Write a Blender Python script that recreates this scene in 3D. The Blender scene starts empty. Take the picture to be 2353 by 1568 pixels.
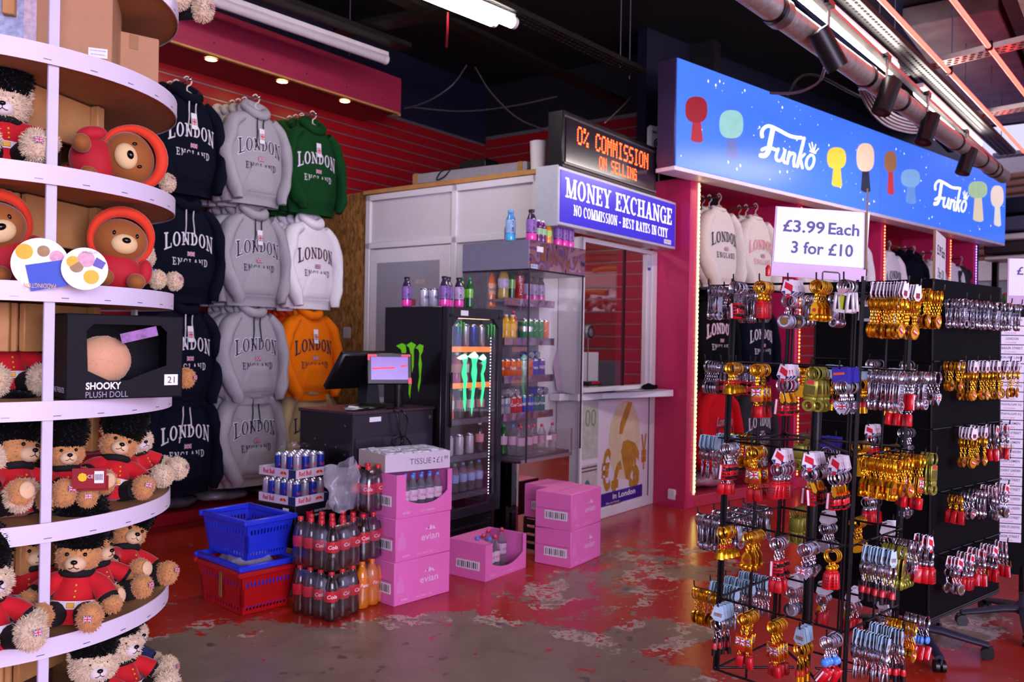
import bpy, bmesh, math, random
from mathutils import Vector, Matrix, noise
random.seed(11)
SC = bpy.context.scene
COL = SC.collection
PI = math.pi
R = math.radians

# ---------------------------------------------------------------- camera, world, light, exposure
FPX, EYE, ROLL = 1968.0, 1.55, 0.0175
cam_d = bpy.data.cameras.new('camera'); cam_d.sensor_width = 36.0; cam_d.lens = 36.0 * FPX / 2353.0
cam_d.clip_start = 0.05; cam_d.clip_end = 80
cam_d.dof.use_dof = True; cam_d.dof.focus_distance = 3.0; cam_d.dof.aperture_fstop = 4.5
cam = bpy.data.objects.new('camera', cam_d); COL.objects.link(cam)
cam.matrix_world = Matrix.Translation((0, 0, EYE)) @ Matrix.Rotation(-ROLL, 4, 'Y') @ Matrix.Rotation(R(90), 4, 'X')
SC.camera = cam

world = bpy.data.worlds.new('street_daylight'); SC.world = world; world.use_nodes = True
bg = world.node_tree.nodes['Background']
bg.inputs[0].default_value = (0.70, 0.66, 1.0, 1); bg.inputs[1].default_value = 0.95

SC.view_settings.view_transform = 'Standard'; SC.view_settings.look = 'None'
SC.view_settings.gamma = 1.0; SC.view_settings.use_curve_mapping = False
SC.view_settings.exposure = 0.27

cy = SC.cycles
cy.max_bounces = 5; cy.diffuse_bounces = 2; cy.glossy_bounces = 3; cy.transmission_bounces = 3; cy.transparent_max_bounces = 8
cy.caustics_reflective = False; cy.caustics_refractive = False; cy.use_adaptive_sampling = True; cy.adaptive_threshold = 0.06; cy.adaptive_min_samples = 12

def area_light(name, loc, target, size, power, col):
    l = bpy.data.lights.new(name, 'AREA'); l.shape = 'RECTANGLE'; l.size, l.size_y = size
    l.energy = power; l.color = col
    o = bpy.data.objects.new(name, l); COL.objects.link(o); o.location = loc
    o.rotation_euler = (Vector(target) - Vector(loc)).to_track_quat('-Z', 'Y').to_euler()
    return o
# daylight through the open shop front behind and to the right of the camera
area_light('shopfront_daylight', (3.2, -2.6, 2.3), (0.4, 6.0, 1.2), (5.0, 2.8), 470, (0.84, 0.74, 1.0))

# ---------------------------------------------------------------- frames of the place
A1 = R(36.6); AF = R(48.8)
D1 = Vector((math.sin(A1), math.cos(A1), 0)); D2 = Vector((-math.cos(A1), math.sin(A1), 0))
F1 = Vector((math.sin(AF), math.cos(AF), 0)); F2 = Vector((-math.cos(AF), math.sin(AF), 0))
ROT = PI / 2 - A1; ROTF = PI / 2 - AF
def P(s, t, z=0.0):
    v = D1 * s + D2 * t; return Vector((v.x, v.y, z))
def PF(s, t, z=0.0):
    v = F1 * s + F2 * t; return Vector((v.x, v.y, z))

# ---------------------------------------------------------------- materials
def lin(c):
    return tuple(((x / 12.92) if x <= 0.04045 else ((x + 0.055) / 1.055) ** 2.4) for x in c)
def hexc(h):
    h = h.lstrip('#'); return lin(tuple(int(h[i:i + 2], 16) / 255 for i in (0, 2, 4)))
_M = {}
def mat(name, col, rough=0.5, metal=0.0, emit=0.0, trans=0.0, alpha=1.0, var=0.08, vs=18.0, bump=0.0, bs=120.0,
        sheen=0.0, ecol=None, ior=1.45, coat=0.0, spec=0.5):
    if name in _M: return _M[name]
    m = bpy.data.materials.new(name); m.use_nodes = True
    nt = m.node_tree; b = nt.nodes['Principled BSDF']
    c = hexc(col) if isinstance(col, str) else col
    b.inputs['Base Color'].default_value = (*c, 1)
    b.inputs['Roughness'].default_value = rough; b.inputs['Metallic'].default_value = metal
    b.inputs['IOR'].default_value = ior; b.inputs['Specular IOR Level'].default_value = spec
    if coat: b.inputs['Coat Weight'].default_value = coat; b.inputs['Coat Roughness'].default_value = 0.08
    if sheen: b.inputs['Sheen Weight'].default_value = sheen; b.inputs['Sheen Roughness'].default_value = 0.4
    if trans: b.inputs['Transmission Weight'].default_value = trans
    if alpha < 1: b.inputs['Alpha'].default_value = alpha
    if emit:
        ec = hexc(ecol) if isinstance(ecol, str) else (ecol or c)
        b.inputs['Emission Color'].default_value = (*ec, 1); b.inputs['Emission Strength'].default_value = emit
    tc = nt.nodes.new('ShaderNodeTexCoord')
    if var:
        n = nt.nodes.new('ShaderNodeTexNoise'); n.inputs['Scale'].default_value = vs; n.inputs['Detail'].default_value = 3
        nt.links.new(tc.outputs['Object'], n.inputs['Vector'])
        mr = nt.nodes.new('ShaderNodeMapRange'); mr.inputs['To Min'].default_value = 1 - var * 1.6; mr.inputs['To Max'].default_value = 1 + var * 1.6
        nt.links.new(n.outputs['Fac'], mr.inputs['Value'])
        mx = nt.nodes.new('ShaderNodeMix'); mx.data_type = 'RGBA'; mx.blend_type = 'MULTIPLY'; mx.inputs[0].default_value = 1
        mx.inputs[6].default_value = (*c, 1); nt.links.new(mr.outputs[0], mx.inputs[7])
        nt.links.new(mx.outputs[2], b.inputs['Base Color'])
    if bump:
        n2 = nt.nodes.new('ShaderNodeTexNoise'); n2.inputs['Scale'].default_value = bs; n2.inputs['Detail'].default_value = 2
        nt.links.new(tc.outputs['Object'], n2.inputs['Vector'])
        bp = nt.nodes.new('ShaderNodeBump'); bp.inputs['Strength'].default_value = bump; bp.inputs['Distance'].default_value = 0.004
        nt.links.new(n2.outputs['Fac'], bp.inputs['Height']); nt.links.new(bp.outputs[0], b.inputs['Normal'])
    _M[name] = m; return m
def film(name, col, alpha, rough=0.08, clean=False):          # thin clear plastic or glass sheet: mostly see-through, glossy
    if name in _M: return _M[name]
    m = bpy.data.materials.new(name); m.use_nodes = True; nt = m.node_tree
    for n in list(nt.nodes): nt.nodes.remove(n)
    out = nt.nodes.new('ShaderNodeOutputMaterial'); mix = nt.nodes.new('ShaderNodeMixShader')
    tr = nt.nodes.new('ShaderNodeBsdfTransparent'); gl = nt.nodes.new('ShaderNodeBsdfGlossy' if clean else 'ShaderNodeBsdfPrincipled')
    lw = nt.nodes.new('ShaderNodeLayerWeight'); lw.inputs[0].default_value = .5
    pw = nt.nodes.new('ShaderNodeMath'); pw.operation = 'POWER'; pw.inputs[1].default_value = 4.0; nt.links.new(lw.outputs['Facing'], pw.inputs[0])
    fr = nt.nodes.new('ShaderNodeMath'); fr.operation = 'MULTIPLY_ADD'; fr.inputs[1].default_value = .6; fr.inputs[2].default_value = .03; nt.links.new(pw.outputs[0], fr.inputs[0])
    ad = nt.nodes.new('ShaderNodeMath'); ad.operation = 'ADD'; ad.inputs[1].default_value = alpha; ad.use_clamp = True
    gl.inputs['Color' if clean else 'Base Color'].default_value = (*(hexc(col)), 1); gl.inputs['Roughness'].default_value = rough
    if not clean: gl.inputs['Specular IOR Level'].default_value = 1.0
    nt.links.new(fr.outputs[0], ad.inputs[0]); nt.links.new(ad.outputs[0], mix.inputs[0])
    nt.links.new(tr.outputs[0], mix.inputs[1]); nt.links.new(gl.outputs[0], mix.inputs[2]); nt.links.new(mix.outputs[0], out.inputs[0])
    _M[name] = m; return m

# ---------------------------------------------------------------- mesh builder
class MB:
    def __init__(s): s.v = []; s.f = []; s.m = []
    def add(s, vs, fs, mi=0, M=None):
        o = len(s.v)
        s.v += [tuple(M @ Vector(v)) for v in vs] if M is not None else [tuple(v) for v in vs]
        s.f += [tuple(i + o for i in f) for f in fs]; s.m += [mi] * len(fs); return s
    def box(s, c, d, mi=0, b=0.0, M=None):
        hx, hy, hz = d[0] / 2, d[1] / 2, d[2] / 2; b = min(b, hx * .9, hy * .9, hz * .9)
        if b <= 0:
            vs = [(c[0] + x * hx, c[1] + y * hy, c[2] + z * hz) for x in (-1, 1) for y in (-1, 1) for z in (-1, 1)]
            return s.add(vs, [(0, 1, 3, 2), (4, 6, 7, 5), (0, 4, 5, 1), (2, 3, 7, 6), (0, 2, 6, 4), (1, 5, 7, 3)], mi, M)
        vs = []; ix = {}
        for x in (-1, 1):
            for y in (-1, 1):
                for z in (-1, 1):
                    for a in range(3):
                        e = [hx - b, hy - b, hz - b]; e[a] += b
                        ix[(x, y, z, a)] = len(vs); vs.append((c[0] + x * e[0], c[1] + y * e[1], c[2] + z * e[2]))
        fs = []
        def face(keys, n):
            p = [Vector(vs[ix[k]]) for k in keys]
            nn = (p[1] - p[0]).cross(p[2] - p[0])
            f = [ix[k] for k in keys]
            fs.append(tuple(f if nn.dot(Vector(n)) > 0 else f[::-1]))
        for a in range(3):
            u, w = [i for i in range(3) if i != a]
            for sg in (-1, 1):
                ks = []
                for su, sw in ((-1, -1), (1, -1), (1, 1), (-1, 1)):
                    q = [0, 0, 0]; q[a] = sg; q[u] = su; q[w] = sw; ks.append((*q, a))
                n = [0, 0, 0]; n[a] = sg; face(ks, n)
            for su in (-1, 1):
                for sw in (-1, 1):
                    q0 = [0, 0, 0]; q0[a] = -1; q0[u] = su; q0[w] = sw; q1 = list(q0); q1[a] = 1
                    n = [0, 0, 0]; n[u] = su; n[w] = sw
                    face([(*q0, u), (*q1, u), (*q1, w), (*q0, w)], n)
        for x in (-1, 1):
            for y in (-1, 1):
                for z in (-1, 1): face([(x, y, z, 0), (x, y, z, 1), (x, y, z, 2)], (x, y, z))
        return s.add(vs, fs, mi, M)
    def tube(s, path, r, n=8, mi=0, closed=False, flat=None, M=None, cap=True):
        path = [Vector(p) for p in path]; k = len(path); rs = r if isinstance(r, (list, tuple)) else [r] * k
        vs = []; up = None
        for i, p in enumerate(path):
            a = path[(i - 1) % k] if (closed or i > 0) else p; b = path[(i + 1) % k] if (closed or i < k - 1) else p
            d = (b - a)
            if d.length < 1e-9: d = Vector((0, 0, 1))
            d.normalize()
            if up is None:
                up = Vector((0, 0, 1)) if abs(d.z) < .9 else Vector((0, 1, 0))
            sd = d.cross(up)
            if sd.length < 1e-6: sd = d.orthogonal()
            sd.normalize(); u2 = sd.cross(d).normalized(); up = u2
            for j in range(n):
                t = 2 * PI * j / n
                vs.append(p + sd * (math.cos(t) * rs[i]) + u2 * (math.sin(t) * rs[i] * (flat or 1)))
        fs = []
        for i in range(k if closed else k - 1):
            for j in range(n):
                a = i * n + j; b = i * n + (j + 1) % n; c = ((i + 1) % k) * n + (j + 1) % n; d = ((i + 1) % k) * n + j
                fs.append((a, b, c, d))
        if cap and not closed:
            fs.append(tuple(range(n - 1, -1, -1))); fs.append(tuple((k - 1) * n + j for j in range(n)))
        return s.add(vs, fs, mi, M)
    def cyl(s, p0, p1, r0, r1=None, n=12, mi=0, M=None):
        return s.tube([p0, p1], [r0, r0 if r1 is None else r1], n, mi, M=M)
    def lathe(s, prof, n=16, mi=0, M=None, mis=None, caps=True):
        vs = []; fs = []; ms = []
        for r, z in prof:
            for j in range(n): vs.append((r * math.cos(2 * PI * j / n), r * math.sin(2 * PI * j / n), z))
        for i in range(len(prof) - 1):
            for j in range(n):
                fs.append((i * n + j, i * n + (j + 1) % n, (i + 1) * n + (j + 1) % n, (i + 1) * n + j)); ms.append(mis[i] if mis else mi)
        if caps and prof[0][0] > 1e-5: fs.append(tuple(range(n - 1, -1, -1))); ms.append(ms[0])
        if caps and prof[-1][0] > 1e-5: fs.append(tuple((len(prof) - 1) * n + j for j in range(n))); ms.append(ms[-1] if not mis else mis[-1])
        o = len(s.m); s.add(vs, fs, mi, M); s.m[o:] = ms; return s
    def ell(s, c, r, nu=16, nv=10, mi=0, M=None, fn=None):
        if not isinstance(r, (list, tuple)): r = (r, r, r)
        vs = []; fs = []
        for i in range(nv + 1):
            ph = PI * i / nv
            for j in range(nu):
                th = 2 * PI * j / nu
                d = Vector((math.sin(ph) * math.cos(th), math.sin(ph) * math.sin(th), math.cos(ph)))
                k = fn(d) if fn else 1.0
                vs.append((c[0] + d.x * r[0] * k, c[1] + d.y * r[1] * k, c[2] + d.z * r[2] * k))
        for i in range(nv):
            for j in range(nu):
                a = i * nu + j; b = i * nu + (j + 1) % nu; fs.append((a, a + nu, b + nu, b))
        return s.add(vs, fs, mi, M)
    def torus(s, c, Rr, r, nu=16, nv=6, mi=0, M=None, axis='y'):
        pts = []
        for i in range(nu):
            a = 2 * PI * i / nu; x, y = Rr * math.cos(a), Rr * math.sin(a)
            pts.append((c[0] + x, c[1], c[2] + y) if axis == 'y' else ((c[0], c[1] + x, c[2] + y) if axis == 'x' else (c[0] + x, c[1] + y, c[2])))
        return s.tube(pts, r, nv, mi, closed=True, M=M)
    def prism(s, poly, h, mi=0, M=None, h0=0.0):       # polygon in local xy (anti-clockwise), extruded h0..h along z
        n = len(poly); vs = [(x, y, h0) for x, y in poly] + [(x, y, h) for x, y in poly]
        fs = [tuple(range(n - 1, -1, -1)), tuple(range(n, 2 * n))] + [(i, (i + 1) % n, n + (i + 1) % n, n + i) for i in range(n)]
        return s.add(vs, fs, mi, M)
    def grid(s, fn, nu, nv, mi=0, M=None):
        vs = [fn(i / nu, j / nv) for j in range(nv + 1) for i in range(nu + 1)]
        fs = [(j * (nu + 1) + i, j * (nu + 1) + i + 1, (j + 1) * (nu + 1) + i + 1, (j + 1) * (nu + 1) + i) for j in range(nv) for i in range(nu)]
        return s.add(vs, fs, mi, M)
    def wobble(s, sc, amp, seed=0.0, start=0):
        for i in range(start, len(s.v)):
            v = Vector(s.v[i]); n = noise.noise_vector(v * sc + Vector((seed, seed * 1.7, 3.1))); s.v[i] = tuple(v + n * amp)
        return s
    def mesh(s, name='part', ang=38):
        me = bpy.data.meshes.new(name); me.from_pydata(s.v, [], s.f)
        me.polygons.foreach_set('material_index', s.m); me.polygons.foreach_set('use_smooth', [True] * len(s.f))
        me.update()
        if ang: me.set_sharp_from_angle(angle=R(ang))
        return me

def tag(o, label=None, cat=None, group=None, kind=None):
    if label: o['label'] = label
    if cat: o['category'] = cat
    if group: o['group'] = group
    if kind: o['kind'] = kind
    return o
def put(name, src, mats, parent=None, loc=None, rot=None, scale=None, label=None, cat=None, group=None, kind=None, ang=38):
    """one mesh object; src is an MB or a finished mesh (shared between alike pieces)"""
    if not isinstance(mats, (list, tuple)): mats = [mats]
    if isinstance(src, MB):
        me = src.mesh(name, ang)
        for m in mats: me.materials.append(m)
        o = bpy.data.objects.new(name, me)
    else:
        me = src
        while len(me.materials) < len(mats): me.materials.append(mats[len(me.materials)])
        o = bpy.data.objects.new(name, me)
        for i, m in enumerate(mats):
            if me.materials[i] is not m: o.material_slots[i].link = 'OBJECT'; o.material_slots[i].material = m
    COL.objects.link(o)
    if parent is not None: o.parent = parent
    if loc is not None: o.location = loc
    if rot is not None: o.rotation_euler = rot
    if scale is not None: o.scale = scale if isinstance(scale, (list, tuple)) else (scale,) * 3
    return tag(o, label, cat, group, kind)
def thing(name, label, cat, loc=(0, 0, 0), rotz=0.0, group=None, rot=None, kind=None):
    o = bpy.data.objects.new(name, None); o.empty_display_size = 0.05; COL.objects.link(o)
    o.location = loc; o.rotation_euler = rot if rot is not None else (0, 0, rotz)
    return tag(o, label, cat, group, kind)
_kids = {}
def dup(root, loc=None, rot=None, label=None, group=None, scale=None):
    c = root.copy(); COL.objects.link(c)
    if loc is not None: c.location = loc
    if rot is not None: c.rotation_euler = rot
    if scale is not None: c.scale = (scale,) * 3 if not isinstance(scale, (list, tuple)) else scale
    if label: c['label'] = label
    if group: c['group'] = group
    def rec(src, dst):
        for ch in src.children:
            k = ch.copy(); COL.objects.link(k); k.parent = dst; rec(ch, k)
    rec(root, c); return c
def once(cache={}):
    def deco(fn):
        def w(*a):
            k = (fn.__name__, a)
            if k not in cache: cache[k] = fn(*a)
            return cache[k]
        return w
    return deco

# ---------------------------------------------------------------- lettering
_T = {}
def text_mesh(s, bold=0.0, shear=0.0, depth=0.0015, space=1.0, align='CENTER'):
    k = (s, bold, shear, depth, space, align)
    if k in _T: return _T[k]
    cu = bpy.data.curves.new('lettering', 'FONT'); cu.body = s; cu.size = 1.0; cu.extrude = 0.0
    cu.offset = bold; cu.shear = shear; cu.space_character = space; cu.align_x = align; cu.resolution_u = 3
    o = bpy.data.objects.new('tmp', cu); me = bpy.data.meshes.new_from_object(o)
    bpy.data.objects.remove(o); bpy.data.curves.remove(cu); me.materials.clear()
    xs = [v.co.x for v in me.vertices] or [0, 1]; ys = [v.co.y for v in me.vertices] or [0, 1]
    _T[k] = (me, max(xs) - min(xs), max(ys) - min(ys), (max(xs) + min(xs)) / 2, (max(ys) + min(ys)) / 2)
    return _T[k]
def text(s, parent, loc, h, m, w=None, rz=0.0, rx=PI / 2, ry=0.0, bold=0.0, shear=0.0, name='lettering', space=1.0):
    """flat lettering of height h (and width w) centred at loc in the parent's frame, facing local -y when rz is 0"""
    me, tw, th, cx, cy = text_mesh(s, bold, shear, 0, space)
    sy = h / th if th else h; sx = (w / tw) if w else sy
    Mx = Matrix.Translation(loc) @ Matrix.Rotation(rz, 4, 'Z') @ Matrix.Rotation(rx, 4, 'X') @ Matrix.Rotation(ry, 4, 'Z') @ Matrix.Diagonal((sx, sy, 1, 1)) @ Matrix.Translation((-cx, -cy, 0))
    o = put(name, me, m, parent); o.matrix_local = Mx; return o

def _arc(cx, cy, rx, ry, a0, a1, tx, ty, n=14):
    out = []
    for i in range(n):
        a, b = R(a0 + (a1 - a0) * i / n), R(a0 + (a1 - a0) * (i + 1) / n)
        f = lambda t, k: (cx + (rx - k * tx) * math.cos(t), cy + (ry - k * ty) * math.sin(t))
        out.append([f(a, 0), f(b, 0), f(b, 1), f(a, 1)])
    return out
def serif_word(word, th=.2, tn=.085, grow=0.0, gap=.1, slab=.09):
    """serif capitals as quads: list of (quads, x) with unit height; grow thickens every stroke (outline)"""
    g = grow; V = th + 2 * g; H = tn + 2 * g
    def ln(x0, y0, x1, y1, w): return [[(x0 - w / 2, y0), (x0 + w / 2, y0), (x1 + w / 2, y1), (x1 - w / 2, y1)]]
    def hb(x0, x1, y, hh=None): q = (hh or H) / 2; return [[(x0 - g, y - q), (x1 + g, y - q), (x1 + g, y + q), (x0 - g, y + q)]]
    sl = slab / 2 + g
    def sf(x, y, w=.42): yy = y + (slab / 2 if y < .5 else -slab / 2); return [[(x - w / 2 - g, yy - sl), (x + w / 2 + g, yy - sl), (x + w / 2 + g, yy + sl), (x - w / 2 - g, yy + sl)]]
    def vs(x, y, h, w=.08): return [[(x - w / 2 - g, y - g), (x + w / 2 + g, y - g), (x + w / 2 + g, y + h + g), (x - w / 2 - g, y + h + g)]]
    def stem(x): return ln(x, -g, x, 1 + g, V) + sf(x, 0) + sf(x, 1)
    oo = lambda a0=0, a1=360: _arc(.42, .5, .42 + g, .52 + g, a0, a1, V, H)
    G = {
        'L': (.74, stem(.2) + hb(.2, .7, .05) + vs(.7, 0, .3)), 'I': (.42, stem(.21)),
        'O': (.84, oo()), 'C': (.8, oo(50, 310) + vs(.72, .66, .3)), 'G': (.86, oo(50, 360) + vs(.72, .68, .28) + sf(.72, .42, .36) and oo(50, 310) + vs(.72, .66, .3) + ln(.72, 0, .72, .45, V) + [[(.52 - g, .4 - g), (.88 + g, .4 - g), (.88 + g, .48 + g), (.52 - g, .48 + g)]]),
        'N': (.92, ln(.18, -g, .18, 1 + g, H * 1.3) + ln(.76, -g, .76, 1 + g, H * 1.3) + ln(.16, 1, .76, 0, V) + sf(.18, 0, .36) + sf(.14, 1, .3) + sf(.76, 1, .36)),
        'D': (.84, stem(.2) + _arc(.3, .5, .5 + g, .5 + g, -90, 90, V, H)),
        'E': (.72, stem(.2) + hb(.2, .66, .05) + hb(.2, .66, .95) + hb(.2, .52, .5) + vs(.65, 0, .28) + vs(.65, .72, .28) + vs(.5, .38, .24, .06)),
        'A': (.88, ln(.16, 0, .44, 1, H * 1.3) + ln(.72, 0, .44, 1, V) + hb(.24, .62, .34) + sf(.15, 0, .3) + sf(.73, 0, .38)),
        'M': (1.12, ln(.18, -g, .18, 1 + g, H * 1.3) + ln(.94, -g, .94, 1 + g, V) + ln(.22, 1, .55, 0, V) + ln(.9, 1, .55, 0, H * 1.2) + sf(.18, 0, .34) + sf(.94, 0, .4) + sf(.16, 1, .34) + sf(.96, 1, .36)),
        'Y': (.88, ln(.44, 0, .44, .48, V) + ln(.44, .45, .15, 1, V) + ln(.44, .45, .73, 1, H * 1.3) + sf(.44, 0) + sf(.15, 1, .36) + sf(.73, 1, .3)),
        'X': (.9, ln(.74, 0, .16, 1, V) + ln(.16, 0, .72, 1, H * 1.3) + sf(.74, 0, .36) + sf(.16, 1, .36) + sf(.15, 0, .3) + sf(.73, 1, .3)),
        'H': (.94, stem(.2) + stem(.74) + hb(.2, .74, .5)), 'T': (.78, ln(.39, -g, .39, 1 + g, V) + sf(.39, 0) + hb(.08, .7, .95) + vs(.08, .72, .28) + vs(.7, .72, .28)),
        'B': (.8, stem(.2) + _arc(.36, .75, .36 + g, .25 + g, -90, 90, V, H, 8) + _arc(.36, .26, .4 + g, .27 + g, -90, 90, V, H, 8) + hb(.2, .4, .95) + hb(.2, .4, .5) + hb(.2, .4, .04)),
        'R': (.86, stem(.2) + _arc(.36, .74, .36 + g, .26 + g, -90, 90, V, H, 8) + hb(.2, .4, .95) + hb(.2, .4, .5) + ln(.72, 0, .42, .5, V) + sf(.74, 0, .3)),
        'S': (.66, _arc(.32, .74, .28 + g, .26 + g, 40, 270, V * .8, H, 10) + _arc(.32, .26, .3 + g, .27 + g, -140, 90, V * .8, H, 10)),
        '-': (.5, [[(.05, .34), (.42, .34), (.42, .46), (.05, .46)]]), ' ': (.34, []),
    }
    x = 0; out = []
    for ch in word:
        w, q = G[ch]; out.append((q, x, w)); x += w + gap
    return out, x - gap
def serif_mb(word, h, w, mapf=None, grow=0.0, **k):
    """serif word as a flat mesh in local xz (facing -y) centred at the origin"""
    gl, tw = serif_word(word, grow=grow, **k); mb = MB(); sx = w / tw
    for quads, x0, _ in gl:
        for q in quads:
            pts = [((x0 + a) * sx - w / 2, b * h) for a, b in q]
            ar = sum(pts[i][0] * pts[(i + 1) % 4][1] - pts[(i + 1) % 4][0] * pts[i][1] for i in range(4))
            if ar < 0: pts = pts[::-1]
            mb.add([mapf(a, b) if mapf else (a, 0, b - h / 2) for a, b in pts], [(0, 1, 2, 3)])
    return mb

def serif_line(line, h, w, m, parent, loc):
    """a line of serif capitals, one object per word"""
    _, tw = serif_word(line); k = w / tw; x = 0
    for word in line.split(' '):
        _, ww = serif_word(word)
        put('lettering', serif_mb(word, h, ww * k), m, parent, (loc[0] - w / 2 + (x + ww / 2) * k, loc[1], loc[2])); x += ww + .1 + .34 + .1
# ================================================================ THE SETTING
def at_z(x, y, z):            # a point of the place on the horizontal plane z, sighted in the photograph
    dx, dy = x - 1176.5, y - 784; rz = -(dy - dx * ROLL) / FPX; d = (z - EYE) / rz
    return Vector(((dx + dy * ROLL) / FPX * d, d, z))
def at_t(x, y, t):            # ... on the vertical plane at offset t
    dx, dy = x - 1176.5, y - 784; r = Vector(((dx + dy * ROLL) / FPX, 1, -(dy - dx * ROLL) / FPX)); d = t / (r.x * D2.x + r.y * D2.y)
    return Vector((r.x * d, d, EYE + r.z * d))
def at_d(x, y, d):
    dx, dy = x - 1176.5, y - 784
    return Vector(((dx + dy * ROLL) / FPX * d, d, EYE - (dy - dx * ROLL) / FPX * d))

RED = mat('slat_red_laminate', '#930c19', .38, var=.1, vs=3)
DRED = mat('red_painted_board', '#9c2446', .45, var=.08, vs=2)
PINK = mat('pillar_red_paint', '#c82860', .35, var=.05, vs=2)
ALU = mat('aluminium_insert', '#8f8c94', .35, .7, var=.05)
BLACK = mat('black_paint', '#0d0c12', .6, var=.2, vs=4)
NAVY = mat('dark_navy_paint', '#12102a', .55, var=.15, vs=3)
WHITE = mat('white_laminate', '#dcd8de', .35, var=.03, vs=6)
UPVC = mat('white_frame_plastic', '#e6e2ea', .3, var=.03, vs=6)
PINE = mat('pine_wood', '#b98650', .55, var=.22, vs=9)
BLKM = mat('black_metal', '#08080b', .32, .3, var=.05)
BLKP = mat('black_plastic', '#0c0c10', .35, var=.08, vs=30)
STEEL = mat('galvanised_steel', '#8d8a88', .38, .85, var=.18, vs=14)

def floor_material():
    m = bpy.data.materials.new('worn_red_floor_paint'); m.use_nodes = True; nt = m.node_tree; N = nt.nodes; L = nt.links
    b = N['Principled BSDF']; tc = N.new('ShaderNodeTexCoord')
    def noise_(sc, det=6, rough=.6, dist=0.0):
        n = N.new('ShaderNodeTexNoise'); n.inputs['Scale'].default_value = sc; n.inputs['Detail'].default_value = det
        n.inputs['Roughness'].default_value = rough; n.inputs['Distortion'].default_value = dist
        L.new(tc.outputs['Object'], n.inputs['Vector']); return n
    def mth(op, a, b_, c=None):
        k = N.new('ShaderNodeMath'); k.operation = op
        for i, v in enumerate((a, b_, c)):
            if v is None: continue
            if isinstance(v, (int, float)): k.inputs[i].default_value = v
            else: L.new(v, k.inputs[i])
        return k.outputs[0]
    def mixc(f, a, c):
        x = N.new('ShaderNodeMix'); x.data_type = 'RGBA'
        L.new(f, x.inputs[0])
        for i, v in ((6, a), (7, c)):
            if isinstance(v, tuple): x.inputs[i].default_value = (*v, 1)
            else: L.new(v, x.inputs[i])
        return x.outputs[2]
    def blob(cx, cy, rx, ry, rot, w):           # worn paths where feet have taken the paint off
        mp = N.new('ShaderNodeMapping'); mp.vector_type = 'TEXTURE'; mp.inputs['Location'].default_value = (cx, cy, 0)
        mp.inputs['Rotation'].default_value = (0, 0, R(rot)); mp.inputs['Scale'].default_value = (rx, ry, 1)
        L.new(tc.outputs['Object'], mp.inputs['Vector'])
        ln = N.new('ShaderNodeVectorMath'); ln.operation = 'LENGTH'; L.new(mp.outputs[0], ln.inputs[0])
        r = N.new('ShaderNodeMapRange'); r.inputs['From Min'].default_value = .55; r.inputs['From Max'].default_value = 1.25
        r.inputs['To Min'].default_value = w; r.inputs['To Max'].default_value = 0; L.new(ln.outputs['Value'], r.inputs['Value']); return r.outputs[0]
    big = noise_(1.5, 7, .66, .3).outputs['Fac']; mid = noise_(5.5, 6, .65, .5).outputs['Fac']; fine = noise_(30, 2, .55).outputs['Fac']
    w = mth('MAXIMUM', blob(-.55, 3.70, 1.55, 1.05, 0, .42), blob(.95, 5.9, .7, 1.4, -32, .13))
    w = mth('MAXIMUM', w, blob(2.45, 4.75, .7, .3, 35, .16))
    w = mth('MAXIMUM', w, blob(.85, 4.55, .45, .3, 30, .20))
    v = mth('ADD', mth('ADD', mth('MULTIPLY', big, .55), mth('MULTIPLY', mid, .5)), mth('MULTIPLY', fine, .20))
    v = mth('ADD', v, w)
    ramp = N.new('ShaderNodeValToRGB'); ramp.color_ramp.elements[0].position = .745; ramp.color_ramp.elements[1].position = .757; L.new(v, ramp.inputs[0])
    chip = N.new('ShaderNodeValToRGB'); chip.color_ramp.elements[0].position = .665; chip.color_ramp.elements[1].position = .68; L.new(noise_(13, 4, .6, .4).outputs['Fac'], chip.inputs[0])
    flk = N.new('ShaderNodeValToRGB'); flk.color_ramp.elements[0].position = .655; flk.color_ramp.elements[1].position = .67; L.new(noise_(6.5, 5, .68, .6).outputs['Fac'], flk.inputs[0])
    bare = mth('MINIMUM', mth('MAXIMUM', ramp.outputs[0], chip.outputs[0]), mth('SUBTRACT', 1.0, flk.outputs[0]))
    conc = mixc(mth('MULTIPLY', mid, 1.0), hexc('#5e4c43'), hexc('#97816f'))
    spot = N.new('ShaderNodeValToRGB'); spot.color_ramp.elements[0].position = .645; spot.color_ramp.elements[1].position = .68; L.new(noise_(9, 2, .5).outputs['Fac'], spot.inputs[0])
    conc = mixc(mth('MULTIPLY', spot.outputs[0], .75), conc, hexc('#3d363a'))
    edge = N.new('ShaderNodeValToRGB')
    e = edge.color_ramp.elements; e[0].position = .74; e[0].color = (0, 0, 0, 1); e[1].position = .75; e[1].color = (1, 1, 1, 1)
    x = edge.color_ramp.elements.new(.785); x.color = (1, 1, 1, 1); y = edge.color_ramp.elements.new(.815); y.color = (0, 0, 0, 1); L.new(v, edge.inputs[0])
    screed = mth('MULTIPLY', edge.outputs[0], mth('GREATER_THAN', noise_(2.6, 3, .6).outputs['Fac'], .53))
    conc = mixc(mth('MULTIPLY', screed, .8), conc, hexc('#c3b2a6'))
    red = mixc(big, hexc('#8e1a0e'), hexc('#cc361a'))
    L.new(mixc(bare, red, conc), b.inputs['Base Color'])
    rr = N.new('ShaderNodeMapRange'); rr.inputs['To Min'].default_value = .17; rr.inputs['To Max'].default_value = .36
    L.new(mth('MULTIPLY', mth('ADD', bare, mid), .6), rr.inputs['Value']); L.new(rr.outputs[0], b.inputs['Roughness'])
    bp = N.new('ShaderNodeBump'); bp.inputs['Strength'].default_value = .35; bp.inputs['Distance'].default_value = .002; bp.invert = True
    L.new(bare, bp.inputs['Height']); L.new(bp.outputs[0], b.inputs['Normal'])
    return m
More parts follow.
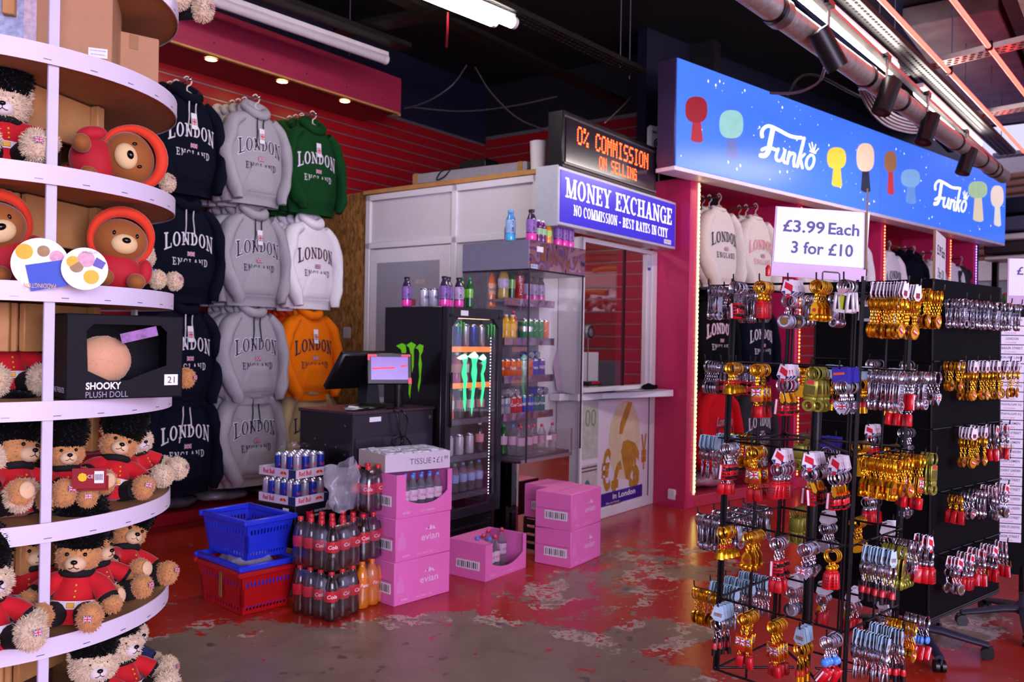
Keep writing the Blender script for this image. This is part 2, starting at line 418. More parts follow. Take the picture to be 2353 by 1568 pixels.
def structure(name, mb, m, label, parent=None, ang=38):
    return put(name, mb, m, parent, label=label, kind='structure', ang=ang)
mb = MB(); mb.box((2, 7, -.05), (20, 22, .1)); structure('floor', mb, floor_material(), 'worn red painted concrete floor with bare grey patches')

def dbox(mb, s0, s1, t0, t1, z0, z1, mi=0, b=0.0):      # box given in the shop's own axes
    mb.box(((s0 + s1) / 2, (t0 + t1) / 2, (z0 + z1) / 2), (s1 - s0, t1 - t0, z1 - z0), mi, b); return mb
def shop(name, mb, m, label, **k):
    o = structure(name, mb, m, label, **k); o.rotation_euler = (0, 0, ROT); return o
def shop_thing(name, label, cat, s=0, t=0, z=0, group=None, rot=0.0):
    return thing(name, label, cat, P(s, t, z), ROT + rot, group)

# left wall behind the hoodies: aluminium backing with red planks, black above
WT, BS = 6.75, 8.45
wl = shop('wall_left', dbox(MB(), -2, BS + .1, WT + .006, WT + .15, 0, 4.75), ALU, 'red slat wall behind the hanging hoodies')
sm = dbox(MB(), 2.4, BS, WT, WT + .03, 0, .098, 0, .003).mesh('slat')
for i in range(35): put('slat', sm, RED, wl, (0, 0, .16 + i * .11))
put('upper_boarding', dbox(MB(), -2, BS, WT - .01, WT + .03, 4.03, 4.75), NAVY, wl)
wb = shop('wall_back', dbox(MB(), BS + .006, BS + .15, 3.72, WT, 0, 4.75), ALU, 'red slat wall above and behind the exchange booth')
sm = dbox(MB(), BS, BS + .03, 3.72, WT, 0, .108, 0, .003).mesh('slat')
for i in range(17): put('slat', sm, RED, wb, (0, 0, 2.05 + i * .12))
put('upper_boarding', dbox(MB(), BS - .01, BS + .03, 3.72, WT, 4.12, 4.75), BLACK, wb); put('end_board', dbox(MB(), BS - .012, BS + .16, 3.695, 3.72, 0, 4.75), BLACK, wb)
ce = shop('ceiling', dbox(MB(), -4, 14, -4, WT + .1, 4.75, 4.85), BLACK, 'black painted ceiling above the shop')
CONC = mat('ceiling_concrete', '#8f8984', .85, var=.28, vs=5, bump=.5, bs=14)
put('concrete_beam', dbox(MB(), 2.0, 14, -1.2, .85, 4.25, 4.74, 0, .01), CONC, ce)
put('concrete_beam', dbox(MB(), 4.0, 6.9, 1.15, 1.95, 4.5, 4.74, 0, .01), CONC, ce)
put('concrete_beam', dbox(MB(), 8.6, 13, 1.1, 1.9, 4.55, 4.74, 0, .01), CONC, ce)
put('joist', dbox(MB(), 3, 14, .90, 1.0, 4.4, 4.74), BLACK, ce); put('joist', dbox(MB(), 3, 14, 2.3, 2.42, 4.45, 4.74), BLACK, ce)
# wall above and behind the lit sign
wr = structure("wall_right", MB().box((11.0, 5.72, 2.375), (8.6, .12, 4.75)), NAVY, "dark navy wall behind the lit blue sign"); wr.rotation_euler = (0, 0, ROTF)

# red bulkhead over the hoodies with warm downlights
so = shop('trim_1', dbox(MB(), 2.3, 6.32, 6.16, 6.2, 3.86, 4.21), DRED, 'red bulkhead board above the hoodies')
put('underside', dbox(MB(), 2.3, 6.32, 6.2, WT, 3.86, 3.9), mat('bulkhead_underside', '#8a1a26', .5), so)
put('edge_batten', dbox(MB(), 2.3, 6.30, 6.165, 6.2, 3.842, 3.86), PINE, so)
put('end_block', dbox(MB(), 6.30, 6.36, 6.2, 6.26, 3.84, 3.98), PINE, so)
put('seam', dbox(MB(), 2.3, 6.32, 6.157, 6.16, 3.905, 3.91), mat('board_seam', '#8f3348', .5), so)
sc_m = MB().cyl((0, 0, 0), (0, 0, -.004), .009, n=8).mesh('screw')
WARM = mat('warm_lamp_disc', '#fff2c8', .4, emit=40, ecol='#ffd98a', var=0)
RIM = mat('downlight_rim', '#e8dcb8', .4, var=0)
for i, s in enumerate((3.45, 4.21, 4.94, 5.69)):
    d = shop_thing('downlight', ('downlight in the bulkhead hidden behind the round shelves', 'round warm downlight above the navy hoodies', 'round warm downlight above the green hoodie column', 'round warm downlight nearest the end of the bulkhead')[i], 'light', s, 6.30, 3.858, 'downlights under the red bulkhead')
    put('rim', MB().lathe([(.052, 0), (.058, -.006), (.046, -.008)], 20, caps=False), RIM, d)
    put('lamp_disc', MB().lathe([(.046, -.0065), (.0, -.007)], 20, caps=False), WARM, d)
for i in range(8):
    put('screw', sc_m, mat('screw_head', '#5a2430', .5), so, (2.7 + i * .48, 6.157, 3.94), (R(-90), 0, 0))
# low red platform under the hoodies
shop('baseboard_left', dbox(MB(), 1.8, 5.79, 6.36, WT, 0, .10, 0, .006), mat('platform_red', '#a11426', .45), 'low red platform under the hoodies')
# chipboard panel beside the booth
OSB = bpy.data.materials.new('strand_board'); OSB.use_nodes = True
_nt = OSB.node_tree; _b = _nt.nodes['Principled BSDF']; _tc = _nt.nodes.new('ShaderNodeTexCoord'); _mp = _nt.nodes.new('ShaderNodeMapping'); _mp.inputs['Scale'].default_value = (9, 22, 8)
_v = _nt.nodes.new('ShaderNodeTexVoronoi'); _v.inputs['Scale'].default_value = 2.2; _n = _nt.nodes.new('ShaderNodeTexNoise'); _n.inputs['Scale'].default_value = 3; _n.inputs['Detail'].default_value = 6
_r = _nt.nodes.new('ShaderNodeValToRGB'); _r.color_ramp.elements[0].color = (*hexc('#5f3a17'), 1); _r.color_ramp.elements[0].position = .25; _r.color_ramp.elements[1].color = (*hexc('#c08a4a'), 1); _r.color_ramp.elements[1].position = .75
_a = _nt.nodes.new('ShaderNodeMix'); _a.data_type = 'FLOAT'; _a.inputs[0].default_value = .6
_nt.links.new(_tc.outputs['Object'], _mp.inputs[0]); _nt.links.new(_mp.outputs[0], _v.inputs['Vector']); _nt.links.new(_mp.outputs[0], _n.inputs['Vector'])
_nt.links.new(_v.outputs['Color'], _a.inputs[2]); _nt.links.new(_n.outputs['Fac'], _a.inputs[3]); _nt.links.new(_a.outputs[0], _r.inputs[0]); _nt.links.new(_r.outputs[0], _b.inputs['Base Color']); _b.inputs['Roughness'].default_value = .7
ob = shop('wall_chipboard', dbox(MB(), 5.8, 5.83, 6.09, WT - .005, 0, 2.97), OSB, 'brown strand board panel between the hoodies and the booth')
put('notice', dbox(MB(), 5.796, 5.7995, 6.28, 6.38, 1.55, 1.66), mat('paper_note', '#b9b0b4', .6), ob)

# ---------------------------------------------------------------- exchange booth
bt = shop_thing('exchange_booth', 'white panelled money exchange booth with glass counter window', 'booth')
GREYP = mat('grey_panel', '#b9b5bd', .42, var=.05, vs=3)
FROST = mat('frosted_pane', '#9c9aa8', .25, var=.06, vs=3)
CLEAR = film('clear_window_glass', '#ffffff', .07, .01, True)
S0, S1, T0, T1, TL, SG = 5.8, 7.5, 3.83, 6.08, 4.06, 6.12
def bp(name, s0, s1, t0, t1, z0, z1, m, b=.004, parent=bt):
    return put(name, dbox(MB(), s0, s1, t0, t1, z0, z1, 0, b), m, parent)
for t0, t1 in ((T1 - .06, T1), (4.93, 4.99), (TL, TL + .05)): bp('post', S0 - .02, S0 + .04, t0, t1, 0, 2.93, UPVC)
for z in (2.41, 2.87): bp('rail', S0 - .02, S0 + .035, TL, T1, z, z + .06, UPVC)
bp('upper_panel', S0 + .005, S0 + .02, 4.99, T1 - .06, 2.47, 2.87, WHITE); bp('upper_panel', S0 + .005, S0 + .02, TL + .05, 4.93, 2.47, 2.87, WHITE)
bp('timber_cap', S0 - .03, S0 + .09, TL - .02, T1 + .03, 2.932, 2.975, PINE)
bp('timber_post', S0 - .03, S0 + .04, TL - .085, TL - .004, 2.3, 2.96, PINE)
bp('side_panel', S0 + .005, S0 + .02, TL + .05, 4.93, 0, 2.41, WHITE)
dr = bp('door', S0 - .015, S0 + .02, 5.0, T1 - .07, .02, 2.40, UPVC)
put('pane', dbox(MB(), S0 - .02, S0 - .0155, 5.12, T1 - .17, 1.0, 2.27), FROST, dr)
put('bead', dbox(MB(), S0 - .019, S0 - .0155, 5.09, T1 - .14, 2.27, 2.30), UPVC, dr)
STK = mat('souvenir_sticker', '#a84a58', .5, var=.4, vs=60)
put('sticker', dbox(MB(), S0 - .0215, S0 - .0202, 5.30, 5.41, 2.06, 2.10), mat('skyline_sticker', '#c2a5aa', .5, var=.4, vs=80), dr)
put('sticker', dbox(MB(), S0 - .0215, S0 - .0202, 5.40, 5.48, 1.86, 1.92), STK, dr)
bp('front_panel', S0, SG, TL, TL + .03, 0, 2.93, WHITE); bp('front_return', SG, SG + .03, T0, TL, 0, 2.44, WHITE)
# front: frame, window, counter, poster panel
bp('post', S1 - .10, S1, T0, T0 + .06, 0, 2.44, UPVC); bp('post', SG, SG + .06, T0, T0 + .06, 0, 2.44, UPVC)
bp('jamb', S1 - .17, S1 - .12, T0 + .02, T0 + .07, 1.1, 2.42, UPVC)
bp('sill', SG + .06, S1 - .1, T0 - .01, T0 + .07, 1.12, 1.16, UPVC); bp('head', SG + .06, S1 - .1, T0, T0 + .06, 2.40, 2.44, UPVC)
w = bp('window_pane', SG + .06, 6.89, T0 + .015, T0 + .022, 1.16, 2.4, CLEAR, 0); bp('window_pane', 6.9, S1 - .17, T0 + .028, T0 + .035, 1.16, 2.4, CLEAR, 0)
bp('pane_edge', 6.885, 6.90, T0 + .012, T0 + .04, 1.16, 2.4, BLKM, 0)
ct = put('counter', MB().prism([(6.0, 3.95), (7.42, 3.60), (7.42, 3.828), (6.1, 3.828), (6.1, 4.05), (6.0, 4.05)], 1.115, h0=1.055), mat('counter_white', '#efeaf4', .2, var=.03), bt)
bp('inner_counter', SG + .06, S1 - .02, T0 + .08, T0 + .7, 1.04, 1.08, WHITE)
bp('ceiling_board', S0 + .05, S1, TL + .03, T1, 2.83, 2.86, WHITE)
rw = bp('end_wall', S1 + .001, S1 + .06, T0 + .07, T1, 0, 2.83, ALU, 0)
sm = dbox(MB(), S1 - .005, S1 + .03, T0 + .07, T1, 0, .112, 0, .003).mesh('slat')
for i in range(15): put('slat', sm, RED, rw, (0, 0, 1.0 + i * .124))
bp('back_wall', S0 + .05, S1, T1 - .03, T1, 0, 2.83, WHITE, 0)
bp('window_sticker', 7.33, 7.385, T0 + .012, T0 + .0145, 2.27, 2.35, mat('blue_white_sticker', '#d6dcf2', .4, var=.05), 0)
bp('window_sticker', 7.33, 7.385, T0 + .0112, T0 + .0118, 2.25, 2.275, mat('sticker_blue', '#2c4fb8', .4, var=.05), 0)
BL = mat('booth_fill_glow', '#fff6ea', .5, emit=7, ecol='#fff2e4', var=0)
bp('added_fill_panel', 6.2, 7.0, 4.4, 4.7, 2.815, 2.829, BL, 0)  # glowing panel added under the booth ceiling to brighten the dark interior
# poster panel below the counter
POST = mat('poster_white', '#e7e2f0', .12, var=.03, coat=.6)
bp('front_frame', SG, S1 - .1, T0, T0 + .05, 0, .09, UPVC)
ps = bp('poster', SG + .03, S1 - .1, T0 + .01, T0 + .03, .09, 1.055, POST, 0)
bp('frame_gap', S1 - .112, S1 - .1, T0 + .006, T0 + .0095, .09, 1.055, BLKM, 0)
GOLD_P = mat('printed_gold', '#b98a35', .2, var=.35, vs=9, coat=.5); PALEG = mat('printed_pale_gold', '#ddd0ae', .2, var=.12, vs=7, coat=.5)
BANN = mat('banner_blue', '#2a2393', .25, var=.03, coat=.4); PW = mat('print_white', '#f4f2fb', .3, var=0)
def disc(cx, cz, rx, rz, y, n=32): return [(cx + rx * math.cos(2 * PI * i / n), y, cz + rz * math.sin(2 * PI * i / n)) for i in range(n)]
put('printed_globe', MB().add(disc(6.93, .66, .29, .36, T0 + .0085), [tuple(range(32))]), PALEG, ps)
def blobpoly(pts, y): return MB().add([(a, y, b) for a, b in pts], [tuple(range(len(pts)))])
put('printed_africa', blobpoly([(6.86, .56), (6.9, .45), (6.96, .3), (7.03, .28), (7.08, .38), (7.13, .5), (7.18, .56), (7.12, .62), (6.98, .66), (6.9, .65)], T0 + .0080), GOLD_P, ps)
put('printed_europe', blobpoly([(6.82, .72), (6.88, .72), (6.93, .80), (7.02, .92), (7.06, 1.0), (6.98, 1.01), (6.9, .92), (6.84, .82)], T0 + .0080), GOLD_P, ps)
for ch, x, z, h, wd in (('€', 6.60, .42, .38, .16), ('£', 6.79, .28, .40, .2), ('$', 7.12, .36, .46, .2), ('¥', 7.3, .52, .34, .11)):
    text(ch, ps, (x, T0 + .0075, z), h, GOLD_P, wd, bold=.03, name='printed_currency_sign')
put('banner', dbox(MB(), 6.2, 7.28, T0 + .006, T0 + .0095, .1, .215), BANN, ps)
text('in London', ps, (6.93, T0 + .0052, .172), .052, PW, .42, bold=.02); text('the currency', ps, (6.72, T0 + .0052, .118), .026, PW, .24)
NOTE = mat('printed_banknote', '#bcc4bb', .25, var=.2, vs=22, coat=.4); NT2 = mat('printed_dollar', '#c9c4c0', .25, var=.2, vs=30, coat=.4)
put('printed_banknote', dbox(MB(), 6.16, 6.45, T0 + .0075, T0 + .0095, .55, 1.04), NOTE, ps)
text('100', ps, (6.29, T0 + .0065, .90), .15, mat('print_green', '#7f9a6c', .4, var=.1), .24)
put('printed_banknote', dbox(MB(), 6.16, 6.45, T0 + .0075, T0 + .0095, .12, .5), NT2, ps)
for z in (.44, .47): put('print_line', dbox(MB(), 6.17, 6.44, T0 + .0066, T0 + .0072, z, z + .012), mat('print_dark', '#4c4a55', .4), ps)
put('printed_seal', MB().add(disc(6.28, .3, .05, .07, T0 + .0068), [tuple(range(32))]), mat('print_teal', '#4d7f86', .4), ps)
# money exchange light box
lb = shop_thing('money_exchange_sign', 'blue light box sign reading money exchange above the counter', 'sign')
put('case', dbox(MB(), 5.40, 7.41, 3.60, 3.755, 2.44, 2.885, 0, .006), mat('sign_case_grey', '#c9c8d4', .35, .2), lb)
SB = mat('sign_face_blue', '#3a30c0', .25, emit=.38, ecol='#3b2fd0', var=.06, vs=2)
put('face', dbox(MB(), 5.425, 7.385, 3.594, 3.6, 2.465, 2.86), SB, lb)
SWH = mat('sign_letter_white', '#ffffff', .3, emit=.75, ecol='#ffffff', var=0)
serif_line('MONEY EXCHANGE', .15, 1.82, SWH, lb, (6.40, 3.5925, 2.735)); serif_line('NO COMMISSION - BEST RATES IN CITY', .082, 1.62, SWH, lb, (6.42, 3.5925, 2.575))
put('maker_plate', dbox(MB(), 7.16, 7.30, 3.591, 3.5935, 2.475, 2.515), PW, lb); text('EXITSIGN LTD', lb, (7.23, 3.5905, 2.495), .016, mat('ink_navy', '#1d1b50', .5), .12)
put('side_cover', dbox(MB(), 5.385, 5.40, 3.60, 3.80, 2.43, 2.89), mat('side_cover_grey', '#a9adb8', .4), lb)
# ================================================================ LIT SIGN AND CLOTHES BAYS ON THE RIGHT
def F_sz(x, y, g):            # sighted point on the vertical plane at offset g of the bays, as (s, z)
    dx, dy = x - 1176.5, y - 784; r = Vector(((dx + dy * ROLL) / FPX, 1, -(dy - dx * ROLL) / FPX)); d = g / (r.x * F2.x + r.y * F2.y)
    return ((r.x * F1.x + r.y * F1.y) * d, EYE + r.z * d)
def bay_thing(name, label, cat, s=0, t=0, z=0, group=None, rot=0.0): return thing(name, label, cat, PF(s, t, z), ROTF + rot, group)
unit = bay_thing('clothes_bay_unit', 'red clothes display bays with lit edges under the blue sign', 'display unit')
BAYX = [6.54, 8.40, 10.34, 12.30, 13.2]
LEDY = mat('led_strip_warm', '#fff0b0', .4, emit=9, ecol='#ffe27a', var=0); LEDB = mat('led_strip_violet', '#c9b8ff', .4, emit=7, ecol='#8e6cff', var=0); LEDO = mat('led_strip_orange', '#ffb080', .4, emit=6, ecol='#ff7a3a', var=0)
STRIP = mat('led_channel', '#e9dfc8', .5, emit=.5, ecol='#ffe6a0', var=0)
for i, s in enumerate(BAYX):
    w = .13 if i == 0 else .09
    put('divider', MB().box((s + w / 2, 5.28, 1.555), (w, .66, 3.11), 0, .004), PINK, unit)
    lm = (LEDY, LEDO, LEDO, LEDO, LEDB)[i]
    led = put('led_channel', MB().box((s + w - .028, 4.944, 1.6), (.022, .012, 2.95)), STRIP if i == 0 else PINK, unit)
    dots = MB()
    for k in range(74): dots.box((s + w - .028, 4.936, .16 + k * .0395), (.016, .006, .02))
    put('led_dots', dots, lm, led, kind='stuff')
put('left_return', MB().box((6.531, 5.3, 1.555), (.016, .70, 3.11)), PINK, unit)
put('skirting', MB().box((6.53, 5.3, .06), (.035, .70, .12)), PINK, unit)
for i in range(4):
    a, b = BAYX[i] + (.13 if i == 0 else .09), BAYX[i + 1]
    put('platform', MB().box(((a + b) / 2, 5.28, .055), (b - a, .66, .11), 0, .006), mat('platform_pink', '#c2304e', .4), unit)
    bk = put('back_board', MB().box(((a + b) / 2, 5.606, 1.57), (b - a, .03, 3.07)), ALU, unit)
    sm = MB().box(((a + b) / 2, 5.60, .055), (b - a, .03, .108), 0, .003).mesh('slat')
    for k in range(25): put('slat', sm, RED, bk, (0, 0, .12 + k * .12))
put('canopy', MB().box((9.9, 5.3, 3.115), (6.75, .66, .02)), PINK, unit)
# power socket on the pillar
so_ = bay_thing('wall_socket', 'white double socket low on the red pillar', 'socket', 6.522, 5.10, .12)
put('plate', MB().box((-.006, 0, 0), (.03, .086, .10), 0, .006), UPVC, so_)
for y in (-.018, .018): put('switch', MB().box((-.023, y, .012), (.004, .012, .02)), WHITE, so_)

fs = bay_thing('blue_light_box_sign', 'long blue illuminated sign with white script lettering over the clothes bays', 'sign')
SZ0, SZ1 = 3.125, 4.075
put('case', MB().box((9.93, 4.86, (SZ0 + SZ1) / 2), (7.8, .2, SZ1 - SZ0 + .02), 0, .006), mat('sign_case_purple', '#4a3a60', .4, .2), fs)
put('bottom_trim', MB().box((9.93, 4.86, SZ0 - .02), (7.8, .21, .035)), mat('sign_trim_white', '#e9e4ee', .4), fs)
FB = mat('sign_panel_blue', '#3f72e0', .3, emit=.75, ecol='#3b6ee6', var=.10, vs=1.3)
put('panel', MB().box((7.955, 4.755, (SZ0 + SZ1) / 2), (3.82, .01, SZ1 - SZ0)), FB, fs); put('panel', MB().box((11.85, 4.755, (SZ0 + SZ1) / 2), (3.93, .01, SZ1 - SZ0)), FB, fs)
LW = mat('sign_white_print', '#ffffff', .3, emit=1.15, ecol='#ffffff', var=0)
def zpt(a, b, y=4.748):       # zoomed print position -> sign plane
    s, z = F_sz(1520 + a / 2.825, 130 + b / 2.825, 4.75); return (s, y, z)
def ribbon(mb, pts, w, y=4.748):
    n = len(pts)
    q = []
    for i, p in enumerate(pts):
        a = Vector(pts[max(i - 1, 0)]); b = Vector(pts[min(i + 1, n - 1)]); d = (b - a).normalized(); nn = Vector((-d.y, d.x))
        ww = (w[i] if isinstance(w, list) else w) / 2
        q.append((Vector(p) + nn * ww, Vector(p) - nn * ww))
    for i in range(n - 1):
        for_ = [q[i][0], q[i][1], q[i + 1][1], q[i + 1][0]]
        mb.add([zpt(v.x, v.y, y) for v in for_], [(0, 1, 2, 3)])
    for p, ww in ((pts[0], w[0] if isinstance(w, list) else w), (pts[-1], w[-1] if isinstance(w, list) else w)):
        mb.add([zpt(p[0] + math.cos(t * PI / 5) * ww / 2, p[1] + math.sin(t * PI / 5) * ww / 2, y) for t in range(10)], [tuple(range(10))])
def smooth(pts, k=5):
    out = []; n = len(pts)
    for i in range(n - 1):
        p0, p1, p2, p3 = [Vector(pts[max(0, min(n - 1, j))]) for j in (i - 1, i, i + 1, i + 2)]
        for t in range(k):
            u = t / k; out.append(tuple(.5 * ((2 * p1) + (p2 - p0) * u + (2 * p0 - 5 * p1 + 4 * p2 - p3) * u * u + (3 * p1 - p0 - 3 * p2 + p3) * u ** 3)))
    out.append(tuple(pts[-1])); return out
def logo_letters():
    L = []
    def mk(*rs):
        mb = MB()
        for pts, w in rs:
            sp = smooth(pts); ribbon(mb, sp, w)
        L.append(mb)
    mk(([(652, 520), (650, 490), (668, 462), (700, 452), (760, 478), (830, 515), (885, 527), (903, 527)], 22),
       ([(722, 470), (712, 520), (702, 570), (692, 615), (672, 642), (645, 643)], 30), ([(652, 606), (690, 592), (738, 605)], 20))
    mk(([(757, 600), (742, 648), (750, 674), (772, 674), (790, 645), (801, 610)], 17), ([(801, 610), (790, 668), (800, 690)], 17))
    mk(([(829, 622), (815, 694)], 17), ([(822, 655), (846, 628), (864, 640), (857, 680), (860, 712)], 17))
    mk(([(925, 530), (908, 600), (880, 714)], 19), ([(928, 634), (896, 668)], 14), ([(900, 664), (914, 724)], 15))
    mk(([(966, 640), (945, 664), (938, 704), (954, 730), (976, 714), (990, 674), (982, 644), (964, 640)], 15))
    mk(([(958, 566), (972, 606), (1000, 622)], 6), ([(975, 558), (984, 606)], 6), ([(1000, 572), (990, 608)], 6), ([(1018, 598), (1000, 618)], 6), ([(964, 614), (997, 628)], 9))
    return L
for k, off in ((0, 0.0), (1, 4.0)):
    for i, mb in enumerate(logo_letters()):
        o = put('crown_mark' if i == 5 else 'script_letter', mb, LW, fs)
        if k:   # the second panel repeats the print of the first
            o.location = (off, 0, 0)
def eroval(cx, cy, rx, ry, p=2.6, n=28):
    out = []
    for i in range(n):
        t = 2 * PI * i / n; c, s_ = math.cos(t), math.sin(t)
        out.append((cx + rx * math.copysign(abs(c) ** (2 / p), c), cy + ry * math.copysign(abs(s_) ** (2 / p), s_)))
    return out
def prnt(pts, m, y, name, par):
    return put(name, MB().add([zpt(a, b, y) for a, b in pts], [tuple(range(len(pts)))[::-1]]), m, par)
def em(name, c): return mat(name, c, .3, emit=.55, ecol=c, var=.12, vs=9)
figs = [(225, 345, 72, 85, 560, '#8f2230', '#a02a3a'), (452, 440, 78, 92, 668, '#8fc7c4', '#5b6fb8'), (1135, 660, 62, 70, 850, '#e6c94a', '#dfc143'),
        (1322, 655, 58, 92, 885, '#e5cdb5', '#2b2f45'), (1485, 682, 40, 68, 900, '#9a6a4a', '#c03a42'), (1615, 790, 62, 58, 960, '#7fb2e8', '#6a9be0'),
        (2052, 865, 62, 55, 1075, '#a9cba0', '#e3d5b4'), (2178, 908, 42, 70, 1105, '#f0dccc', '#e9e2d4')]
for k, (cx, cy, rx, ry, yb, hc, bc) in enumerate(figs):
    hb_ = prnt([(cx - rx * .32, cy + ry * .8), (cx + rx * .42, cy + ry * .9), (cx + rx * .6, yb - 10), (cx + rx * .3, yb), (cx - rx * .3, yb - 8), (cx - rx * .5, yb - 20)], em('figure_body_%d' % k, bc), 4.7488, 'printed_figure', fs)
    prnt(eroval(cx, cy, rx, ry), em('figure_head_%d' % k, hc), 4.7480, 'printed_head', hb_)
rnd = random.Random(4)
spark = MB()
for i in range(110):
    s_, z_ = rnd.uniform(6.1, 13.75), rnd.uniform(SZ0 + .05, SZ1 - .05); q = rnd.choice((.004, .006, .011))
    spark.add([(s_ - q, 4.7492, z_), (s_, 4.7492, z_ - q * 1.4), (s_ + q, 4.7492, z_), (s_, 4.7492, z_ + q * 1.4)], [(0, 1, 2, 3)])
put('printed_sparkles', spark, LW, fs, kind='stuff')

# ================================================================ CEILING SERVICES
TUBE = mat('lit_tube_diffuser', '#ffffff', .4, emit=24, ecol='#fff6ee', var=0)
DULL = mat('unlit_tube_diffuser', '#b9aeb8', .4, var=.03); ENDC = mat('lamp_end_cap', '#cfc6cc', .4)
def D_of(x, y, z):
    p = at_z(x, y, z); return p
def beam(mb, p0, p1, w, h, mi=0):      # rectangular bar between two points of the place
    p0, p1 = Vector(p0), Vector(p1); d = p1 - p0; L = d.length
    M = Matrix.Translation((p0 + p1) / 2) @ d.to_track_quat('X', 'Z').to_matrix().to_4x4()
    return mb.box((0, 0, 0), (L, w, h), mi, 0, M)
def tube_light(name, label, p0, p1, lit, twin=False, r=.03, group='strip lights on the ceiling'):
    p0, p1 = Vector(p0), Vector(p1); t = thing(name, label, 'light', p0, 0, group)
    d = p1 - p0; L = d.length; t.rotation_euler = d.to_track_quat('X', 'Z').to_euler()
    put('batten', MB().box((L / 2, 0, .045), (L, .12 if twin else .07, .04), 0, .004), ENDC, t)
    for y in ((-.045, .045) if twin else (0,)):
        e = .0 if y <= 0 else .12
        put('tube', MB().tube([(.03, y, 0), (L - .03 - e, y, 0)], r, 16), TUBE if lit else DULL, t)
        put('end_cap', MB().tube([(L - .032 - e, y, 0), (L - e, y, 0)], r * 1.06, 16), ENDC, t)
    return t
tube_light('strip_light', 'unlit white strip light along the red bulkhead', P(2.9, 5.62, 4.02), P(5.40, 5.45, 4.02), False, r=.04)
tube_light('strip_light', 'lit twin tube strip light above the drinks counter', P(2.9, 4.13, 3.92), P(5.12, 3.87, 3.92), True, True, .042)
tube_light('strip_light', 'long lit strip light nearest the silver duct, upper of two', P(4.4, 1.76, 3.7), P(7.03, 1.607, 3.7), True, r=.05)
tube_light('strip_light', 'lit strip light further along the silver duct, lower of two', P(7.75, 1.568, 3.7), P(10.13, 1.47, 3.7), True, r=.05)
NEON = mat('red_neon_line', '#ff8a78', .4, emit=6, ecol='#ff3b30', var=0)
for i, (a, b, lab) in enumerate([((5.0, 1.42), (11.0, 1.135), 'red neon line beside the strip lights'), ((5.2, 1.06), (9.6, .82), 'red neon line nearest the concrete beam')]):
    t = thing('neon_line', lab, 'light', P(*a, 3.75), 0, 'red neon lines'); d = P(*b, 3.75) - P(*a, 3.75)
    put('tube', MB().tube([(0, 0, 0), d], .017, 10), NEON, t)
    put('clip', MB().tube([d * .42 + Vector((0, 0, -.02)), d * .42 + Vector((0, 0, .04))], .026, 8), BLKM, t)
# perforated trunking
TRAY = mat('black_trunking', '#15130f', .5, .4, var=.2, vs=30); TRAYW = mat('galvanised_tray', '#b5b2b4', .4, .6, var=.1)
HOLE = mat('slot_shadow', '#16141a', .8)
def tray(label, p0, p1, w, m, holes=True, sides=.04):
    p0, p1 = Vector(p0), Vector(p1); d = p1 - p0; L = d.length
    t = thing('cable_tray', label, 'cable tray', p0, 0, 'cable trays'); t.rotation_euler = d.to_track_quat('X', 'Z').to_euler()
    put('base', MB().box((L / 2, 0, 0), (L, w, .004)), m, t)
    for y in (-w / 2, w / 2): put('side', MB().box((L / 2, y, sides / 2), (L, .004, sides)), m, t)
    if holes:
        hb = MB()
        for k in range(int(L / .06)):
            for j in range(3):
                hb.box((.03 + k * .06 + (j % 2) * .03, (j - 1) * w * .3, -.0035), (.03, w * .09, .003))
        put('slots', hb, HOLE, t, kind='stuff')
    return t
tray('black perforated trunking carrying the twin tube light', P(2.9, 4.0, 3.99), P(6.87, 3.74, 3.99), .16, TRAY)
tray('dark trunking over the unlit strip light', P(2.9, 5.50, 4.12), P(5.5, 5.32, 4.12), .16, TRAY, False)
tray('dark trunking running across behind the lamps', P(3.5, 4.75, 4.2), P(8.0, 4.55, 4.1), .14, TRAY, False)
tray('trunking above the strip lights by the duct', P(4.4, 1.68, 3.80), P(11.3, 1.33, 3.80), .16, mat('grey_trunking', '#3c3a38', .45, .5, var=.1), True)
tray('silver perforated cable tray nearest the camera', at_z(2065, 172, 3.86), at_z(2420, 85, 3.86), .17, TRAYW)
tray('silver perforated cable tray in the middle', at_z(2215, 274, 3.86), at_z(2420, 238, 3.86), .17, TRAYW)
tray('silver perforated cable tray furthest away', at_z(2285, 363, 3.86), at_z(2420, 347, 3.86), .17, TRAYW)
tray('dark cross trunking above the bulkhead end', P(5.0, 5.6, 4.16), P(5.3, 3.4, 4.16), .2, TRAY, False)
# silver duct with joint collars
dc = thing('spiral_duct', 'silver round duct with collars running beside the strip lights', 'duct', (0, 0, 0))
q0, q1 = P(4.35, 1.76, 3.46), P(10.8, 1.31, 3.46)
put('pipe', MB().tube([q0, q1], .075, 24), mat('duct_steel', '#aeaaa2', .42, .6, var=.3, vs=26, bump=.3, bs=60), dc)
for f in (.06, .30, .42, .53, .68, .83, .90, .93): put('collar', MB().tube([q0.lerp(q1, f), q0.lerp(q1, f + .006)], .083, 20), BLKM, dc)
put('open_end', MB().tube([q0.lerp(q1, .068), q0.lerp(q1, .08)], .088, 20), STEEL, dc)
tr = thing('lighting_track', 'grey lighting track between duct and strip lights', 'track', (0, 0, 0))
put('rail', beam(MB(), P(4.4, 1.62, 3.60), P(11.0, 1.36, 3.60), .045, .03), mat('track_grey', '#8b888a', .35, .6), tr)
SPOT = mat('spotlight_black', '#141318', .35, .2); SPW = mat('spot_face', '#e8e4da', .4, emit=.7, ecol='#fff4dc', var=0)
